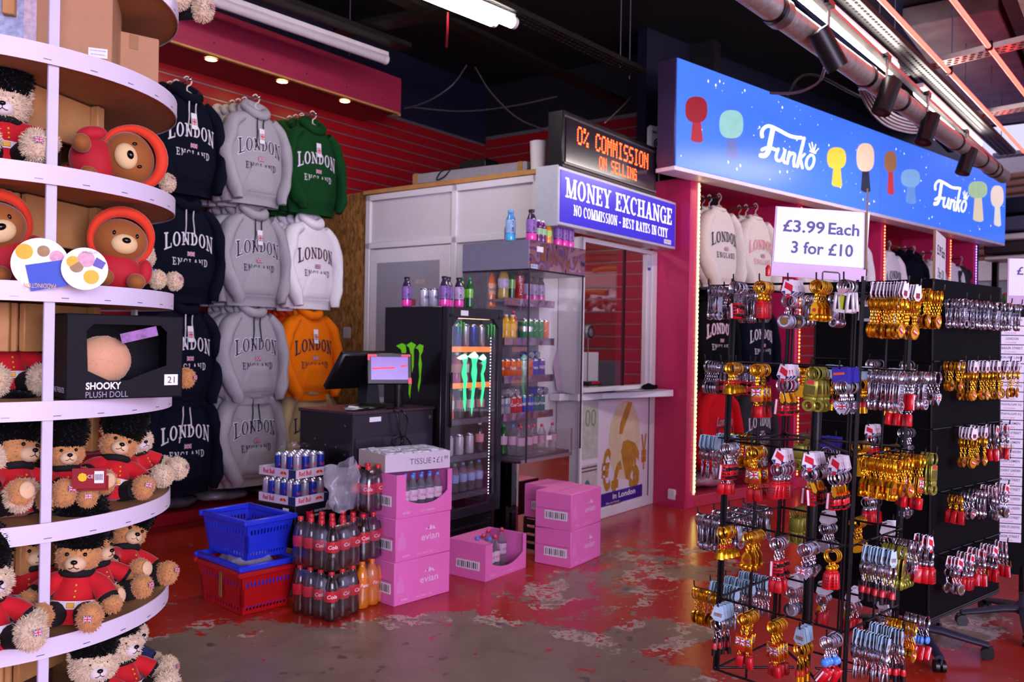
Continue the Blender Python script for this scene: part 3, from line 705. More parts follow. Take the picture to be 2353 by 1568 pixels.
for i, (s, t, lab) in enumerate([(5.209, 1.577, 'black cylinder spotlight nearest the camera, face showing white'), (6.421, 1.529, 'black cylinder spotlight second along the track'), (7.545, 1.477, 'black cylinder spotlight third along the track'), (9.037, 1.423, 'black cylinder spotlight furthest along the track')]):
    sp = thing('spotlight', lab, 'spotlight', P(s, t - .02, 3.32), ROT, 'track spotlights'); sp.scale = (1.2, 1.2, 1.2); a = (-.4, .25, .2, .25)[i]
    M = Matrix.Rotation(a, 4, 'X') @ Matrix.Rotation((-.5, .3, .35, .25)[i], 4, 'Y')
    put('body', MB().lathe([(.0, .11), (.05, .11), (.055, .105), (.055, -.1), (.048, -.1)], 24, M=M), SPOT, sp)
    put('lens', MB().lathe([(.047, -.099), (0, -.101)], 24, M=M), SPW if i == 0 else mat('spot_dim', '#3b3836', .3), sp)
    put('stem', MB().tube([(0, 0, .1), (0, 0, .235)], .008, 8), STEEL, sp); put('adapter', MB().box((0, 0, .235), (.1, .03, .03)), BLKM, sp)
# hanging rods and cables
rod_m = MB().tube([(0, 0, 0), (0, 0, 1)], .005, 6).mesh('rod'); RODM = mat('threaded_rod', '#7d7488', .4, .7)
for i, (x, y, z, lab) in enumerate([(1425, 155, 3.98, 'left of two thin rods holding the black trunking end'), (1446, 182, 3.98, 'right of two thin rods holding the black trunking end'), (2055, 120, 3.86, 'thin hanging rod above the upper strip light end'), (2020, 100, 3.86, 'thin hanging rod beside the upper strip light'), (2187, 150, 3.86, 'thin hanging rod between the neon lines'), (2217, 262, 3.86, 'thin hanging rod behind the first neon line'), (2276, 300, 3.86, 'thin hanging rod over the middle cable tray'), (2300, 350, 3.86, 'thin hanging rod over the furthest cable tray'), (803, 128, 4.1, 'thin hanging rod above the unlit strip light')]):
    p = at_z(x, y, z); put('hanging_rod', rod_m, RODM, None, p, None, (1, 1, 4.74 - z), lab, 'rod', 'hanging rods')
def cable(label, pts, r, m, group='loose ceiling cables'):
    p = smooth3(pts); o = Vector(p[0])
    return put('cable', MB().tube([Vector(q) - o for q in p], r, 6), m, None, o, label=label, cat='cable', group=group)
def smooth3(pts, k=6):
    pts = [Vector(p) for p in pts]; out = []; n = len(pts)
    for i in range(n - 1):
        p0, p1, p2, p3 = [pts[max(0, min(n - 1, j))] for j in (i - 1, i, i + 1, i + 2)]
        for t in range(k):
            u = t / k; out.append(.5 * ((2 * p1) + (p2 - p0) * u + (2 * p0 - 5 * p1 + 4 * p2 - p3) * u * u + (3 * p1 - p0 - 3 * p2 + p3) * u ** 3))
    out.append(pts[-1]); return out
CBL = mat('grey_cable', '#3c383f', .5); CBP = mat('violet_cable', '#5b4658', .5); CBR = mat('red_cable', '#b01830', .5)
cable('dark cable looping from trunking down to the left', [at_d(1072, 150, 8.2), at_d(1040, 195, 8.1), at_d(985, 232, 8.2), at_d(930, 250, 8.4)], .008, CBL)
cable('thin dark cable hanging towards the display board', [at_d(1092, 155, 8.2), at_d(1130, 215, 8.1), at_d(1190, 272, 8), at_d(1262, 302, 7.8)], .008, CBL)
cable('dark cable slung across below the trunking', [at_d(940, 246, 8.8), at_d(1060, 256, 8.8), at_d(1170, 245, 8.6), at_d(1280, 222, 8.4)], .008, CBL)
cable('red cable hanging from the twin tube light', [at_d(1029, 28, 6.5), at_d(1028, 70, 6.6), at_d(1026, 108, 7)], .009, CBR)
cable('violet cables drooping below the silver duct', [at_d(1895, 155, 6.4), at_d(1880, 190, 6.6), at_d(1830, 213, 6.8), at_d(1770, 214, 7.0)], .012, CBP)
cable('black cable arching behind the silver duct', [at_d(1810, 225, 7.1), at_d(1835, 180, 7.0), at_d(1880, 175, 7.0), at_d(1960, 215, 7.3), at_d(2020, 240, 7.6)], .014, BLKP)
for j in range(5):
    cable('violet cable of the bundle slung over the sign, strand %s' % ('lowest', 'second lowest', 'middle', 'second highest', 'highest')[j], [at_d(1975 + j * 6, 205, 6.9), at_d(2000 + j * 7, 255 - j * 3, 7.4), at_d(2040 + j * 5, 290 - j * 6, 8.0), at_d(2095, 305 - j * 7, 8.6), at_d(2125, 300 - j * 5, 9)], .012, CBP)
cable('pale cable down the slat wall beside the display board', [at_d(1528, 220, 8.5), at_d(1524, 300, 8.45), at_d(1514, 400, 8.4), at_d(1518, 450, 8.4)], .008, mat('pale_cable', '#a58d8f', .5))
cable('pale thin cable rising from the display board', [at_d(1390, 282, 8.4), at_d(1430, 245, 8.9), at_d(1450, 222, 9.3)], .008, mat('pale_cable', '#a58d8f', .5))
# ================================================================ HOODIES AND SWEATSHIRTS
def lerp_tab(tab, z):
    for (z0, a), (z1, b) in zip(tab, tab[1:]):
        if z0 >= z >= z1: u = (z0 - z) / (z0 - z1); u = u * u * (3 - 2 * u); return a + (b - a) * u
    return tab[-1][1] if z < tab[-1][0] else tab[0][1]
HWT = [(0, .085), (-.05, .16), (-.12, .235), (-.3, .262), (-.6, .272), (-.70, .268), (-.735, .245), (-.79, .238)]
DPT = [(0, .035), (-.1, .06), (-.3, .085), (-.6, .105), (-.70, .105), (-.735, .085), (-.79, .08)]
def chest(x, z, off=0.0):
    hw, dp = lerp_tab(HWT, z), lerp_tab(DPT, z); u = min(.999, abs(x) / hw)
    y = -dp * (1 - u ** 2.6) ** .5
    w = .012 * noise.noise(Vector((x * 5, z * 3.2, 1.3))) + .012 * max(0, -z - .45) * math.sin(x * 26 + 3 * noise.noise(Vector((x * 3, z * 4, 2))))
    return y - w * (1 - u ** 3) - off
@once()
def body_mesh():
    mb = MB(); n, k = 40, 30
    zs = [0, -.025, -.05, -.085, -.12] + [-.12 - (.58) * i / 19 for i in range(1, 20)] + [-.715, -.735, -.75, -.77, -.785, -.79]
    vs = []
    for z in zs:
        hw, dp = lerp_tab(HWT, z), lerp_tab(DPT, z)
        for j in range(n):
            a = 2 * PI * j / n; x = -hw * math.cos(a)
            if math.sin(a) >= 0: y = chest(x * .999, z)
            else: y = dp * .6 * (1 - min(.999, abs(x) / hw) ** 2.6) ** .5
            vs.append((x, y, z))
    fs = [(i * n + j, (i + 1) * n + j, (i + 1) * n + (j + 1) % n, i * n + (j + 1) % n) for i in range(len(zs) - 1) for j in range(n)]
    mb.add(vs, fs); mb.f.append(tuple(range(n))); mb.m.append(0)
    return mb.mesh('body', 60)
@once()
def sleeve_mesh(side, var):
    p = [(.15, 0, -.07), (.225, -.005, -.13), (.275, -.02, -.27), (.30, -.035, -.42), (.29 - .03 * var, -.075, -.55), (.265 - .05 * var, -.115, -.66), (.25 - .06 * var, -.13, -.71), (.245 - .06 * var, -.132, -.76)]
    p = smooth3([(side * a, b, c) for a, b, c in p], 4); n = len(p)
    tab = [.07, .085, .083, .076, .074, .075, .062, .046]
    rs = [tab[min(7, int(i / 4))] * (1 - (i / 4 % 1)) + tab[min(7, int(i / 4) + 1)] * (i / 4 % 1) for i in range(n)]
    mb = MB().tube(p, rs, 18, flat=.62); mb.wobble(9, .014, side * 2 + var); return mb.mesh('sleeve', 60)
@once()
def hood_mesh():
    mb = MB(); pts = []; rs = []
    for i in range(24):
        a = 2 * PI * i / 24 - PI / 2; pts.append((.098 * math.cos(a), .055 * math.sin(a) - .005 * (math.sin(a) < 0), .02 + .055 * math.sin(a))); rs.append(.036 - .008 * math.sin(a))
    mb.tube(pts, rs, 10, closed=True)
    mb.ell((0, .05, .0), (.14, .055, .10), 18, 10); mb.wobble(12, .012, 4); return mb.mesh('hood', 60)
@once()
def collar_mesh():
    mb = MB(); pts = []
    for i in range(24):
        a = 2 * PI * i / 24 - PI / 2; pts.append((.09 * math.cos(a), .045 * math.sin(a), -.005 + .022 * math.sin(a)))
    mb.tube(pts, .013, 8, closed=True); return mb.mesh('collar', 60)
@once()
def pocket_mesh():
    def f(u, v):
        z = -.69 + .22 * v; half = .165 - .075 * max(0, v - .25) / .75; x = (u * 2 - 1) * half
        e = 1 if 0 < u < 1 and 0 < v < 1 else 0
        return (x, chest(x, z, .004 + .014 * e * (1 + .3 * noise.noise(Vector((x * 9, z * 9, 0))))), z)
    return MB().grid(f, 14, 8).mesh('pocket', 60)
@once()
def string_mesh(side, ln):
    p = [(side * .035, chest(side * .035, -.06, .03), -.035), (side * .03, chest(side * .03, -.12, .012), -.12), (side * .034, chest(side * .034, -.2, .008), -.2), (side * (.03 + ln * .02), chest(side * .03, -.26 - ln * .06, .007), -.26 - ln * .06)]
    return MB().tube(smooth3(p, 4), .0055, 6).mesh('drawstring', 60)
def arch(zc, h, drop, off):
    def f(a, b):
        z = zc + b * (1 + 1.2 * (a / .36) ** 2) - drop * (a / .18) ** 2; return (a, chest(a, z, off), z)
    return f
def gridded(word, h, w, mapf, grow=0.0, **k):
    return serif_mb(word, h, w, mapf, grow, **k)
@once()
def london_mesh(grow): return gridded('LONDON', .098, .40, arch(-.34, .098, .045, .0045 if grow else .007), grow, gap=.14).mesh('lettering', 0)
@once()
def england_mesh(w): return gridded(w, .050, .29, arch(-.50, .050, .004, .006), 0.0, gap=.26, th=.15, tn=.1).mesh('lettering', 0)
@once()
def flag_mesh(w, h):
    mb = MB(); q = lambda pts, mi, y: mb.add([(a * w / 2, y, b * h / 2) for a, b in pts], [tuple(range(len(pts)))], mi)
    q([(-1, -1), (1, -1), (1, 1), (-1, 1)], 0, 0)
    for sx in (1, -1):
        d = [(-1, -1 + .0), (-.8, -1), (1, .8), (1, 1), (.8, 1), (-1, -.8)]
        q([(sx * a, b) for a, b in d][::sx], 1, -.0006); d2 = [(-1, -1), (-.92, -1), (1, .92), (1, 1), (.92, 1), (-1, -.92)]; q([(sx * a, b) for a, b in d2][::sx], 2, -.0010)
    for wd, mi, y in ((.34, 1, -.0014), (.2, 2, -.0018)):
        q([(-1, -wd), (1, -wd), (1, wd), (-1, wd)], mi, y); ww = wd * h / w; q([(-ww, -1), (ww, -1), (ww, 1), (-ww, 1)], mi, y - .0002)
    return mb.mesh('flag', 0)
UJB = mat('flag_blue', '#22307e', .5, var=.05); UJW = mat('flag_white', '#ece6ee', .5, var=.03); UJR = mat('flag_red', '#c4182e', .5, var=.05); FLAG = [UJB, UJW, UJR]
CORD = mat('cord_white', '#cfc8d2', .7); CORDB = mat('cord_navy', '#14172a', .7); TAGW = mat('swing_tag_white', '#e4e0ea', .5, var=.05)
HANGER = mat('hanger_white', '#d9d2c6', .35); HANGC = mat('hanger_clear', '#cfc6bd', .15, trans=.4); RAIL = mat('chrome_rail', '#b9b3b5', .15, .95)
@once()
def hanger_mesh():
    mb = MB(); mb.tube(smooth3([(0, 0, .05), (0, 0, .085), (.03, 0, .11), (.035, 0, .14), (.0, 0, .165), (-.032, 0, .145)], 4), .0055, 8)
    mb.tube(smooth3([(-.2, 0, -.08), (-.1, 0, -.01), (0, 0, .05), (.1, 0, -.01), (.2, 0, -.08)], 4), .009, 8, flat=.6); return mb.mesh('hanger')
def fabric(name, c, sh=.0): return mat('fabric_' + name, c, .92, var=.10, vs=90, bump=.35, bs=260, sheen=sh, spec=.12)
NAVYF = fabric('navy', '#0b0e1e'); GREYF = fabric('heather_grey', '#a19da6'); GRNF = fabric('forest_green', '#12401f'); WHTF = fabric('white', '#e6e1ea'); ORGF = fabric('orange', '#e8740c'); DORF = fabric('deep_orange', '#d4400f'); BGEF = fabric('beige', '#b39b77'); REDF = fabric('red', '#cf1826'); BLKF = fabric('black', '#0b0b10'); STNF = fabric('stone_white', '#d6ccc6'); CHRF = fabric('charcoal', '#34323a')
PRW = mat('print_offwhite', '#d8d2de', .7, var=.1, vs=120); PRN = mat('print_navy', '#161a3e', .7, var=.05); PRM = mat('print_maroon', '#4e1026', .7, var=.05); PRP = mat('print_pink', '#e08a94', .7)
def garment(root_kind, label, cat, loc, rotz, f, letters=None, outline=None, hood=True, front=True, strings=None, tagged=False, group=None, sub='ENGLAND', var=0, flag=True, tagcol=None):
    g = thing(root_kind, label, cat, loc, rotz, group)
    put('body', body_mesh(), f, g)
    for sd in (-1, 1): put('sleeve', sleeve_mesh(sd, var if sd < 0 else 1 - var * .5), f, g)
    put('hood', hood_mesh(), f, g) if hood else put('collar', collar_mesh(), f, g)
    if not front: return g
    if hood: put('pocket', pocket_mesh(), f, g)
    if strings:
        put('drawstring', string_mesh(-1, 1 + var), strings, g); put('drawstring', string_mesh(1, .2), strings, g)
    if letters:
        if outline: put('lettering_outline', london_mesh(.045), outline, g)
        put('lettering', london_mesh(0.0), letters, g); put('lettering', england_mesh(sub), letters, g)
        if flag:
            put('flag_print', flag_mesh(.062, .036), FLAG, g, (0, chest(0, -.41, .008), -.41))
            put('flag_patch', flag_mesh(.036, .026), FLAG, g, (.318, -.078, -.33), (0, 0, R(38)))
    if tagged:
        tg = put('swing_tag', MB().box((0, 0, 0), (.05, .003, .125), 0, .001), tagcol or TAGW, g, (.0, chest(0, -.22, .022), -.22), (R(-6), 0, 0))
        put('tag_print', flag_mesh(.042, .05), FLAG, tg, (0, -.0025, -.005))
    return g
rowz = [3.43, 2.59, 1.78, 1.10]; colx = [3.84, 4.45, 5.06]; rown = ['top', 'second', 'third', 'bottom']
spec = {(0, 0): (NAVYF, 'navy', PRW, None, CORD, True), (0, 1): (NAVYF, 'navy', PRW, None, CORD, False), (0, 2): (NAVYF, 'navy', PRW, None, CORD, True), (0, 3): (NAVYF, 'navy', PRW, None, CORD, False),
        (1, 0): (GREYF, 'grey', PRN, UJW, CORDB, True), (1, 1): (GREYF, 'grey', PRN, UJW, CORDB, True), (1, 2): (GREYF, 'grey', PRN, UJW, CORDB, False), (1, 3): (GREYF, 'grey', PRN, UJW, CORDB, False),
        (2, 0): (GRNF, 'dark green', PRW, PRN, None, True), (2, 1): (WHTF, 'white', PRM, None, None, False), (2, 2): (ORGF, 'orange', PRN, None, None, True), (2, 3): (BGEF, 'beige', PRN, None, None, False)}
for (c, r), (f, cn, lt, ol, st_, tg) in spec.items():
    rz = random.Random(c * 7 + r); tilt = rz.uniform(-.06, .06)
    t0 = 6.02 + (.04 if c == 0 else 0)
    desc = {(2, 0): 'dark green hoodie with London lettering at the top of the right column', (2, 1): 'white hoodie with maroon London lettering under the green one', (2, 2): 'orange hoodie with navy London lettering under the white one', (2, 3): 'beige hoodie lowest in the right column, half behind the till desk'}.get((c, r), '%s London hoodie on show in the %s row, %s column' % (cn, rown[r], ('left', 'middle', 'right')[c]))
    garment('hoodie', desc, 'hoodie', P(colx[c], t0, rowz[r]), ROT + tilt, f, lt, ol, True, True, st_, tg, 'hoodies on the slat wall', var=rz.choice((0, .5, 1)), tagcol=None)
    nb = {0: 2, 1: 3, 2: 3}[c]
    for k in range(1, nb + 1):
        f2 = DORF if (c, r) == (2, 2) else f
        g = garment('hoodie', '%s hoodie hanging %s behind the one on show, %s row of the %s column' % ('deep orange' if f2 is DORF else cn, ('', 'just', 'second', 'third')[k], rown[r], ('left', 'middle', 'right')[c]), 'hoodie', P(colx[c] - .015 * k + rz.uniform(-.02, .02), t0 + .085 * k + .06, rowz[r] + rz.uniform(-.02, .012)), ROT + rz.uniform(-.05, .05), f2, front=False, group='hoodies on the slat wall', var=rz.choice((0, 1)))
    arm = shop_thing('garment_rail', 'chrome arm holding the %s hoodies in the %s row, %s column' % (cn, rown[r], ('left', 'middle', 'right')[c]), 'rail', colx[c], 0, rowz[r] + .115, 'clothes arms on the slat wall')
    put('bar', MB().box((0, (t0 - .03 + WT) / 2, 0), (.012, WT - t0 + .03 - .06, .022), 0, .002), RAIL, arm)
    put('end_ball', MB().ell((0, t0 - .04, 0), .016, 12, 8), RAIL, arm); put('bracket', MB().box((0, WT - .045, 0), (.03, .012, .12)), RAIL, arm)
    if r == 0:
        for k in range(nb + 1):
            put('hanger', hanger_mesh(), HANGER, None, P(colx[c] + .002, t0 + .085 * k + (.06 if k else 0), rowz[r] - .02), (0, 0, ROT), None, 'pale hanger, %s from the front, of the %s hoodies in the top row' % (('first', 'second', 'third', 'fourth')[k], cn), 'hanger', 'hangers in the top row')
# shop bracket pieces left empty on the slat wall
ea = shop_thing('empty_arm', 'empty chrome arm on the slat wall right of the green hoodie', 'rail', 5.72, 0, 3.40)
put('bar', MB().box((0, 6.6, 0), (.012, .26, .022), 0, .002), RAIL, ea); put('end_ball', MB().ell((0, 6.46, 0), .018, 12, 8), RAIL, ea); put('bracket', MB().box((0, WT - .02, -.02), (.05, .02, .1)), RAIL, ea)
# bags of folded clothes on the platform
BAG = mat('clear_bag_over_black', '#55535c', .16, var=.5, vs=14, bump=.8, bs=26, coat=.8); BAGG = mat('clear_bag_over_grey', '#a5a2ac', .18, var=.5, vs=10, bump=.8, bs=22, coat=.8)
k = 0
for lay in range(2):
    for i in range(5):
        s = 3.05 + i * .50 + lay * .2
        if s > 5.2: continue
        rb = random.Random(40 + k); mb = MB().ell((0, 0, .06), (.225, .165, .056), 22, 12, fn=lambda d: 1 / (abs(d.x) ** 3.2 + abs(d.y) ** 3.2 + abs(d.z) ** 2) ** .3)
        mb.wobble(7, .018, k * 3.3); mb.v = [(a, b, max(.001, c)) for a, b, c in mb.v]
        put('bagged_clothes', mb, (BAG, BAGG)[rb.random() < .35], None, P(s, 6.54 - .02 * lay, .101 + lay * .132), (R(rb.uniform(-3, 3)), 0, ROT + rb.uniform(-.15, .15)), None, 'plastic bag of folded dark clothes on the red platform, %s layer, %s from the left' % (('lower', 'upper')[lay], ('first', 'second', 'third', 'fourth', 'fifth')[i]), 'bag', 'bagged clothes under the hoodies', ang=70)
        k += 1
# clothes in the bays
def bay_row(items, t0=5.04):
    for (s, z, f, lab, lt, ol, hd, n, sub) in items:
        garment('hoodie' if hd else 'sweatshirt', lab, 'hoodie' if hd else 'sweatshirt', PF(s, t0, z), ROTF, f, lt, ol, hd, True, None, False, 'clothes in the red bays', sub=sub, var=.3)
        for k in range(1, n + 1):
            garment('hoodie' if hd else 'sweatshirt', ('', 'first', 'second', 'third', 'fourth')[k] + ' garment behind the ' + lab, 'hoodie' if hd else 'sweatshirt', PF(s - .012 * k, t0 + .085 * k + .03, z + .004 * (k % 2)), ROTF + .03 * ((k % 2) * 2 - 1), f, hood=hd, front=False, group='clothes in the red bays', var=.5 * (k % 2))
        arm = bay_thing('garment_rail', 'chrome rail for the ' + lab, 'rail', s, 0, z + .115, 'clothes arms in the red bays')
        put('bar', MB().box((0, (t0 + 5.58) / 2, 0), (.012, 5.58 - t0, .02), 0, .002), RAIL, arm)
        if z > 2.5:
            for k in range(n + 1):
                put('hanger', hanger_mesh(), HANGER if k % 2 else HANGC, None, PF(s, t0 + .085 * k + (.03 if k else 0), z - .02), (0, 0, ROTF), None, ('front', 'second', 'third', 'fourth', 'fifth')[k] + ' hanger of the ' + lab, 'hanger', 'hangers in the red bays')
bay_row([
    (7.10, 2.90, STNF, 'stone sweatshirt with navy London lettering, first in the left bay', PRN, None, False, 4, 'ENGLAND'),
    (7.74, 2.88, STNF, 'stone sweatshirt with pink lettering, second in the left bay', PRP, None, False, 2, 'ENGLAND'),
    (7.05, 2.0, BLKF, 'black hoodie with white lettering in the left bay', PRW, PRP, True, 2, 'ENGLAND'),
    (7.78, 1.96, NAVYF, 'navy hoodie with white lettering beside the black one', PRW, None, True, 1, 'ENGLAND'),
    (7.12, 1.10, REDF, 'red sweatshirt low in the left bay', None, None, False, 1, 'ENGLAND'),
    (7.78, 1.06, CHRF, 'charcoal sweatshirt beside the red one', PRW, None, False, 1, 'ENGLAND'),
    (8.75, 2.86, STNF, 'pale sweatshirt in the second bay behind the price card', PRN, None, False, 2, 'ENGLAND'),
    (9.85, 2.84, WHTF, 'white sweatshirt at the right of the second bay', PRN, None, False, 2, 'ENGLAND'),
    (10.75, 2.76, WHTF, 'white sweatshirt at the left of the third bay', PRN, None, False, 2, 'ENGLAND'),
    (11.45, 2.76, NAVYF, 'navy hoodie in the third bay', None, None, True, 2, 'ENGLAND'),
    (12.0, 2.74, STNF, 'pale sweatshirt at the right of the third bay', None, None, False, 1, 'ENGLAND'),
    (12.62, 2.76, WHTF, 'white sweatshirt in the last bay', None, None, False, 1, 'ENGLAND'),
    (13.0, 2.74, CHRF, 'dark tee shirt with red label in the last bay', None, None, False, 0, 'ENGLAND'),
])
rs_ = [o for o in bpy.data.objects if o.get('label') == 'red sweatshirt low in the left bay'][0]
text('London', rs_, (0, chest(0, -.3, .012), -.3), .09, mat('script_grey', '#8c8aa4', .6), .26, shear=.25, bold=.012)
put('underline', MB().box((0, chest(0, -.36, .01), -.362), (.22, .002, .012)), PRN, rs_); text('UNITED KINGDOM', rs_, (0, chest(0, -.43, .008), -.43), .02, PRW, .18)
pk = bay_thing('bagged_clothes', 'bag of folded clothes on the floor of the left bay', 'bag', 7.15, 5.2, .112)
put('bag', MB().ell((0, 0, .09), (.26, .17, .09), 22, 12, fn=lambda d: 1 / (abs(d.x) ** 3 + abs(d.y) ** 3 + abs(d.z) ** 2) ** .3).wobble(7, .03, 9), mat('clear_bag_over_pink', '#b98a98', .16, var=.5, vs=10, coat=.8), pk, ang=70)
# ================================================================ DRINKS, BOXES, FRIDGE, TILL
_TC = {}
def text_cyl(s, r, h, arc, zc, vertical=False, bold=0.0, shear=0.0):
    """lettering wrapped on a cylinder of radius r facing -y: height h, arc length arc (or running down the side)"""
    k = (s, r, h, arc, zc, vertical, bold, shear)
    if k in _TC: return _TC[k]
    me0, tw, th, cx, cy = text_mesh(s, bold, shear); me = me0.copy(); me.materials.clear()
    for v in me.vertices:
        a = (v.co.x - cx) / tw; b = (v.co.y - cy) / th
        u, z = (b * h, zc - a * arc) if vertical else (a * arc, zc + b * h)
        v.co = (r * math.sin(u / r), -r * math.cos(u / r), z)
    _TC[k] = me; return me
PETC = mat('clear_plastic_bottle', '#e8ecf6', .06, trans=.85, var=0, ior=1.2, alpha=.55)
CAPR = mat('cap_red', '#d0202c', .35, var=.03); CAPB = mat('cap_blue', '#5a86e0', .35, var=.03); CAPW = mat('cap_white', '#eceaf0', .35, var=.03); CAPK = mat('cap_black', '#15141a', .35, var=.03); CAPG = mat('cap_green', '#1c8a4a', .35, var=.03); CAPP = mat('cap_pink', '#d8557a', .35, var=.03); CAPL = mat('cap_light_blue', '#4fa6e6', .35, var=.03)
INKW = mat('ink_white', '#f2eef6', .5, var=0); INKK = mat('ink_black', '#17161c', .5, var=0); INKB = mat('ink_blue', '#20348e', .5, var=0); INKR = mat('ink_red', '#c21b2c', .5, var=0); INKP = mat('ink_pale_pink', '#f6cdee', .5, var=0); INKG = mat('ink_grey', '#55525c', .5, var=0)
def plas(name, c, r=.12, **k): return mat(name, c, r, var=.05, coat=.5, **k)
@once()
def bottle_meshes(r, h, waist, lab0, lab1, neck):
    body = [(0, 0), (r * .75, .0), (r * .95, h * .02), (r, h * .06), (r * (1 - waist * .3), h * .2), (r * (1 - waist), h * .34), (r * (1 - waist * .2), h * .46), (r, h * .58), (r * .97, h * .66), (r * .8, h * .76), (r * .52, h * .86), (neck, h * .91), (neck, h * .94)]
    b = MB().lathe(body, 18).mesh('body', 50)
    def rad(z):
        for (r0, z0), (r1, z1) in zip(body, body[1:]):
            if z0 <= z <= z1 and z1 > z0: return r0 + (r1 - r0) * (z - z0) / (z1 - z0)
        return r
    n = 5; l = MB().lathe([(rad(h * (lab0 + (lab1 - lab0) * i / n)) + .0012, h * (lab0 + (lab1 - lab0) * i / n)) for i in range(n + 1)], 18, caps=False).mesh('label', 60)
    c = MB().lathe([(neck * 1.22, h * .925), (neck * 1.22, h * .985), (neck * 1.1, h), (0, h)], 14).mesh('cap', 40)
    return b, l, c
def bottle(name, label, loc, r, h, liquid, labm, cap, parent=None, waist=.06, lab=(.34, .62), neck=None, rz=0.0, group=None, words=None, vertical=False, wm=None, sport=False, cat='bottle'):
    neck = neck or r * .36; b, l, c = bottle_meshes(r, h, waist, lab[0], lab[1], neck)
    if parent is None:
        t = thing(name, label, cat, loc, rz, group); put('body', b, liquid, t)
    else:
        t = put(name, b, liquid, parent, loc, (0, 0, rz))
    lo = put('label', l, labm, t)
    if parent is None and words: put('label_lettering', text_cyl(words, r * 1.02, (.5 * r if vertical else .6 * r), ((lab[1] - lab[0]) * h * .85 if vertical else r * 1.5), h * (lab[0] + lab[1]) / 2, vertical, .01), wm or INKW, lo)
    if sport:
        put('cap', MB().lathe([(neck * 1.25, h * .925), (neck * 1.25, h * .97)], 14), CAPR, t); put('spout', MB().lathe([(neck * 1.1, h * .97), (neck * .95, h * 1.01), (neck * .7, h * 1.03), (0, h * 1.03)], 12), CAPP, t)
    else: put('cap', c, cap, t)
    return t
@once()
def can_meshes(r, h):
    b = MB().lathe([(r * .78, 0), (r * .82, h * .01), (r, h * .06), (r, h * .90)], 20).mesh('body', 50)
    l = MB().lathe([(r, h * .90), (r * .84, h * .975), (r * .84, h), (r * .78, h), (r * .76, h * .98), (0, h * .98)], 20).mesh('lid', 50)
    return b, l
CANS = mat('can_aluminium', '#c9c7cf', .22, .9, var=.03)
def can(label, loc, m, r=.033, h=.115, parent=None, rot=None, words=None, wm=None, group=None, name='drink_can', band=None, vertical=False):
    b, l = can_meshes(r, h)
    if parent is None:
        t = thing(name, label, 'can', loc, 0, group, rot=rot); put('body', b, m, t)
    else: t = put(name, b, m, parent, loc, rot)
    put('lid', l, CANS, t)
    if band: put('band', MB().lathe([(r + .0008, h * .38), (r + .0008, h * .62)], 20, caps=False), band, t)
    if words and parent is None: put('can_lettering', text_cyl(words, r * 1.02, .5 * r if vertical else .7 * r, h * .6 if vertical else r * 1.5, h * .5, vertical, .015), wm or INKW, t)
    return t

# ---------------------------------------------------------------- drinks fridge
FS0, FS1, FT0, FT1, FH = 4.44, 5.07, 3.85, 4.45, 1.78
fr = shop_thing('drinks_fridge', 'black glass door drinks fridge with green claw marks', 'fridge')
def fpart(name, s0, s1, t0, t1, z0, z1, m, b=.003, parent=fr): return put(name, dbox(MB(), s0, s1, t0, t1, z0, z1, 0, b), m, parent)
FBK = mat('fridge_black', '#0b0a0f', .3, var=.08, coat=.3); FGR = mat('fridge_door_frame', '#1f1c26', .35, var=.05); FIN = mat('fridge_liner', '#4a4658', .5)
side = fpart('side_panel', FS0, FS0 + .03, FT0 + .05, FT1, 0, FH, FBK); fpart('side_panel', FS1 - .03, FS1, FT0 + .05, FT1, 0, FH, FBK)
fpart('back_panel', FS0 + .03, FS1 - .03, FT1 - .03, FT1, 0, FH, FIN); fpart('top_panel', FS0 + .03, FS1 - .03, FT0 + .05, FT1 - .03, FH - .05, FH, FBK)
pl = fpart('plinth', FS0 + .03, FS1 - .03, FT0 + .05, FT1 - .03, .0, .28, FBK)
put('vent_grille', dbox(MB(), FS0 + .06, FS1 - .06, FT0 + .035, FT0 + .05, .06, .24), BLKP, pl)
for z in (.09, .13, .17, .21): put('vent_slot', dbox(MB(), FS0 + .09, FS1 - .09, FT0 + .03, FT0 + .035, z, z + .015), FGR, pl)
door = fpart('door', FS0, FS0 + .055, FT0, FT0 + .045, .30, FH, FGR)
for a in ((FS1 - .055, FS1, .30, FH), (FS0 + .055, FS1 - .055, .30, .37), (FS0 + .055, FS1 - .055, FH - .075, FH)):
    put('door_rail', dbox(MB(), a[0], a[1], FT0, FT0 + .045, a[2], a[3], 0, .003), FGR, door)
for sx, sz in ((FS0 + .055, FH - .075), (FS1 - .055, FH - .075), (FS0 + .055, .37), (FS1 - .055, .37)):
    dx = .06 if sx < 4.8 else -.06; dz = -.06 if sz > 1 else .06; tri = [(sx, sz), (sx + dx, sz), (sx, sz + dz)]
    mb = MB(); mb.add([(a, FT0 + y, b) for y in (0, .04) for a, b in tri], [(0, 1, 2), (5, 4, 3), (0, 3, 4, 1), (1, 4, 5, 2), (2, 5, 3, 0)]); put('corner_gusset', mb, FGR, door)
for sx in (FS0 + .035, FS1 - .04): put('bolt', MB().tube([(sx, FT0 - .004, FH - .06), (sx, FT0 + .002, FH - .06)], .012, 10), BLKM, door)
put('price_label', dbox(MB(), FS0 + .14, FS0 + .22, FT0 - .002, FT0 - .0002, FH - .058, FH - .022), PW, door)
put('glass', dbox(MB(), FS0 + .055, FS1 - .055, FT0 + .012, FT0 + .016, .37, FH - .075), film('fridge_glass', '#ffffff', .035, .01, True), door)
put('handle', dbox(MB(), FS0 + .008, FS0 + .03, FT0 - .035, FT0 - .012, .95, 1.33, 0, .006), BLKP, door)
LEDW = mat('led_white', '#f2f4ff', .4, emit=2.2, ecol='#e6eaff', var=0)
led = MB()
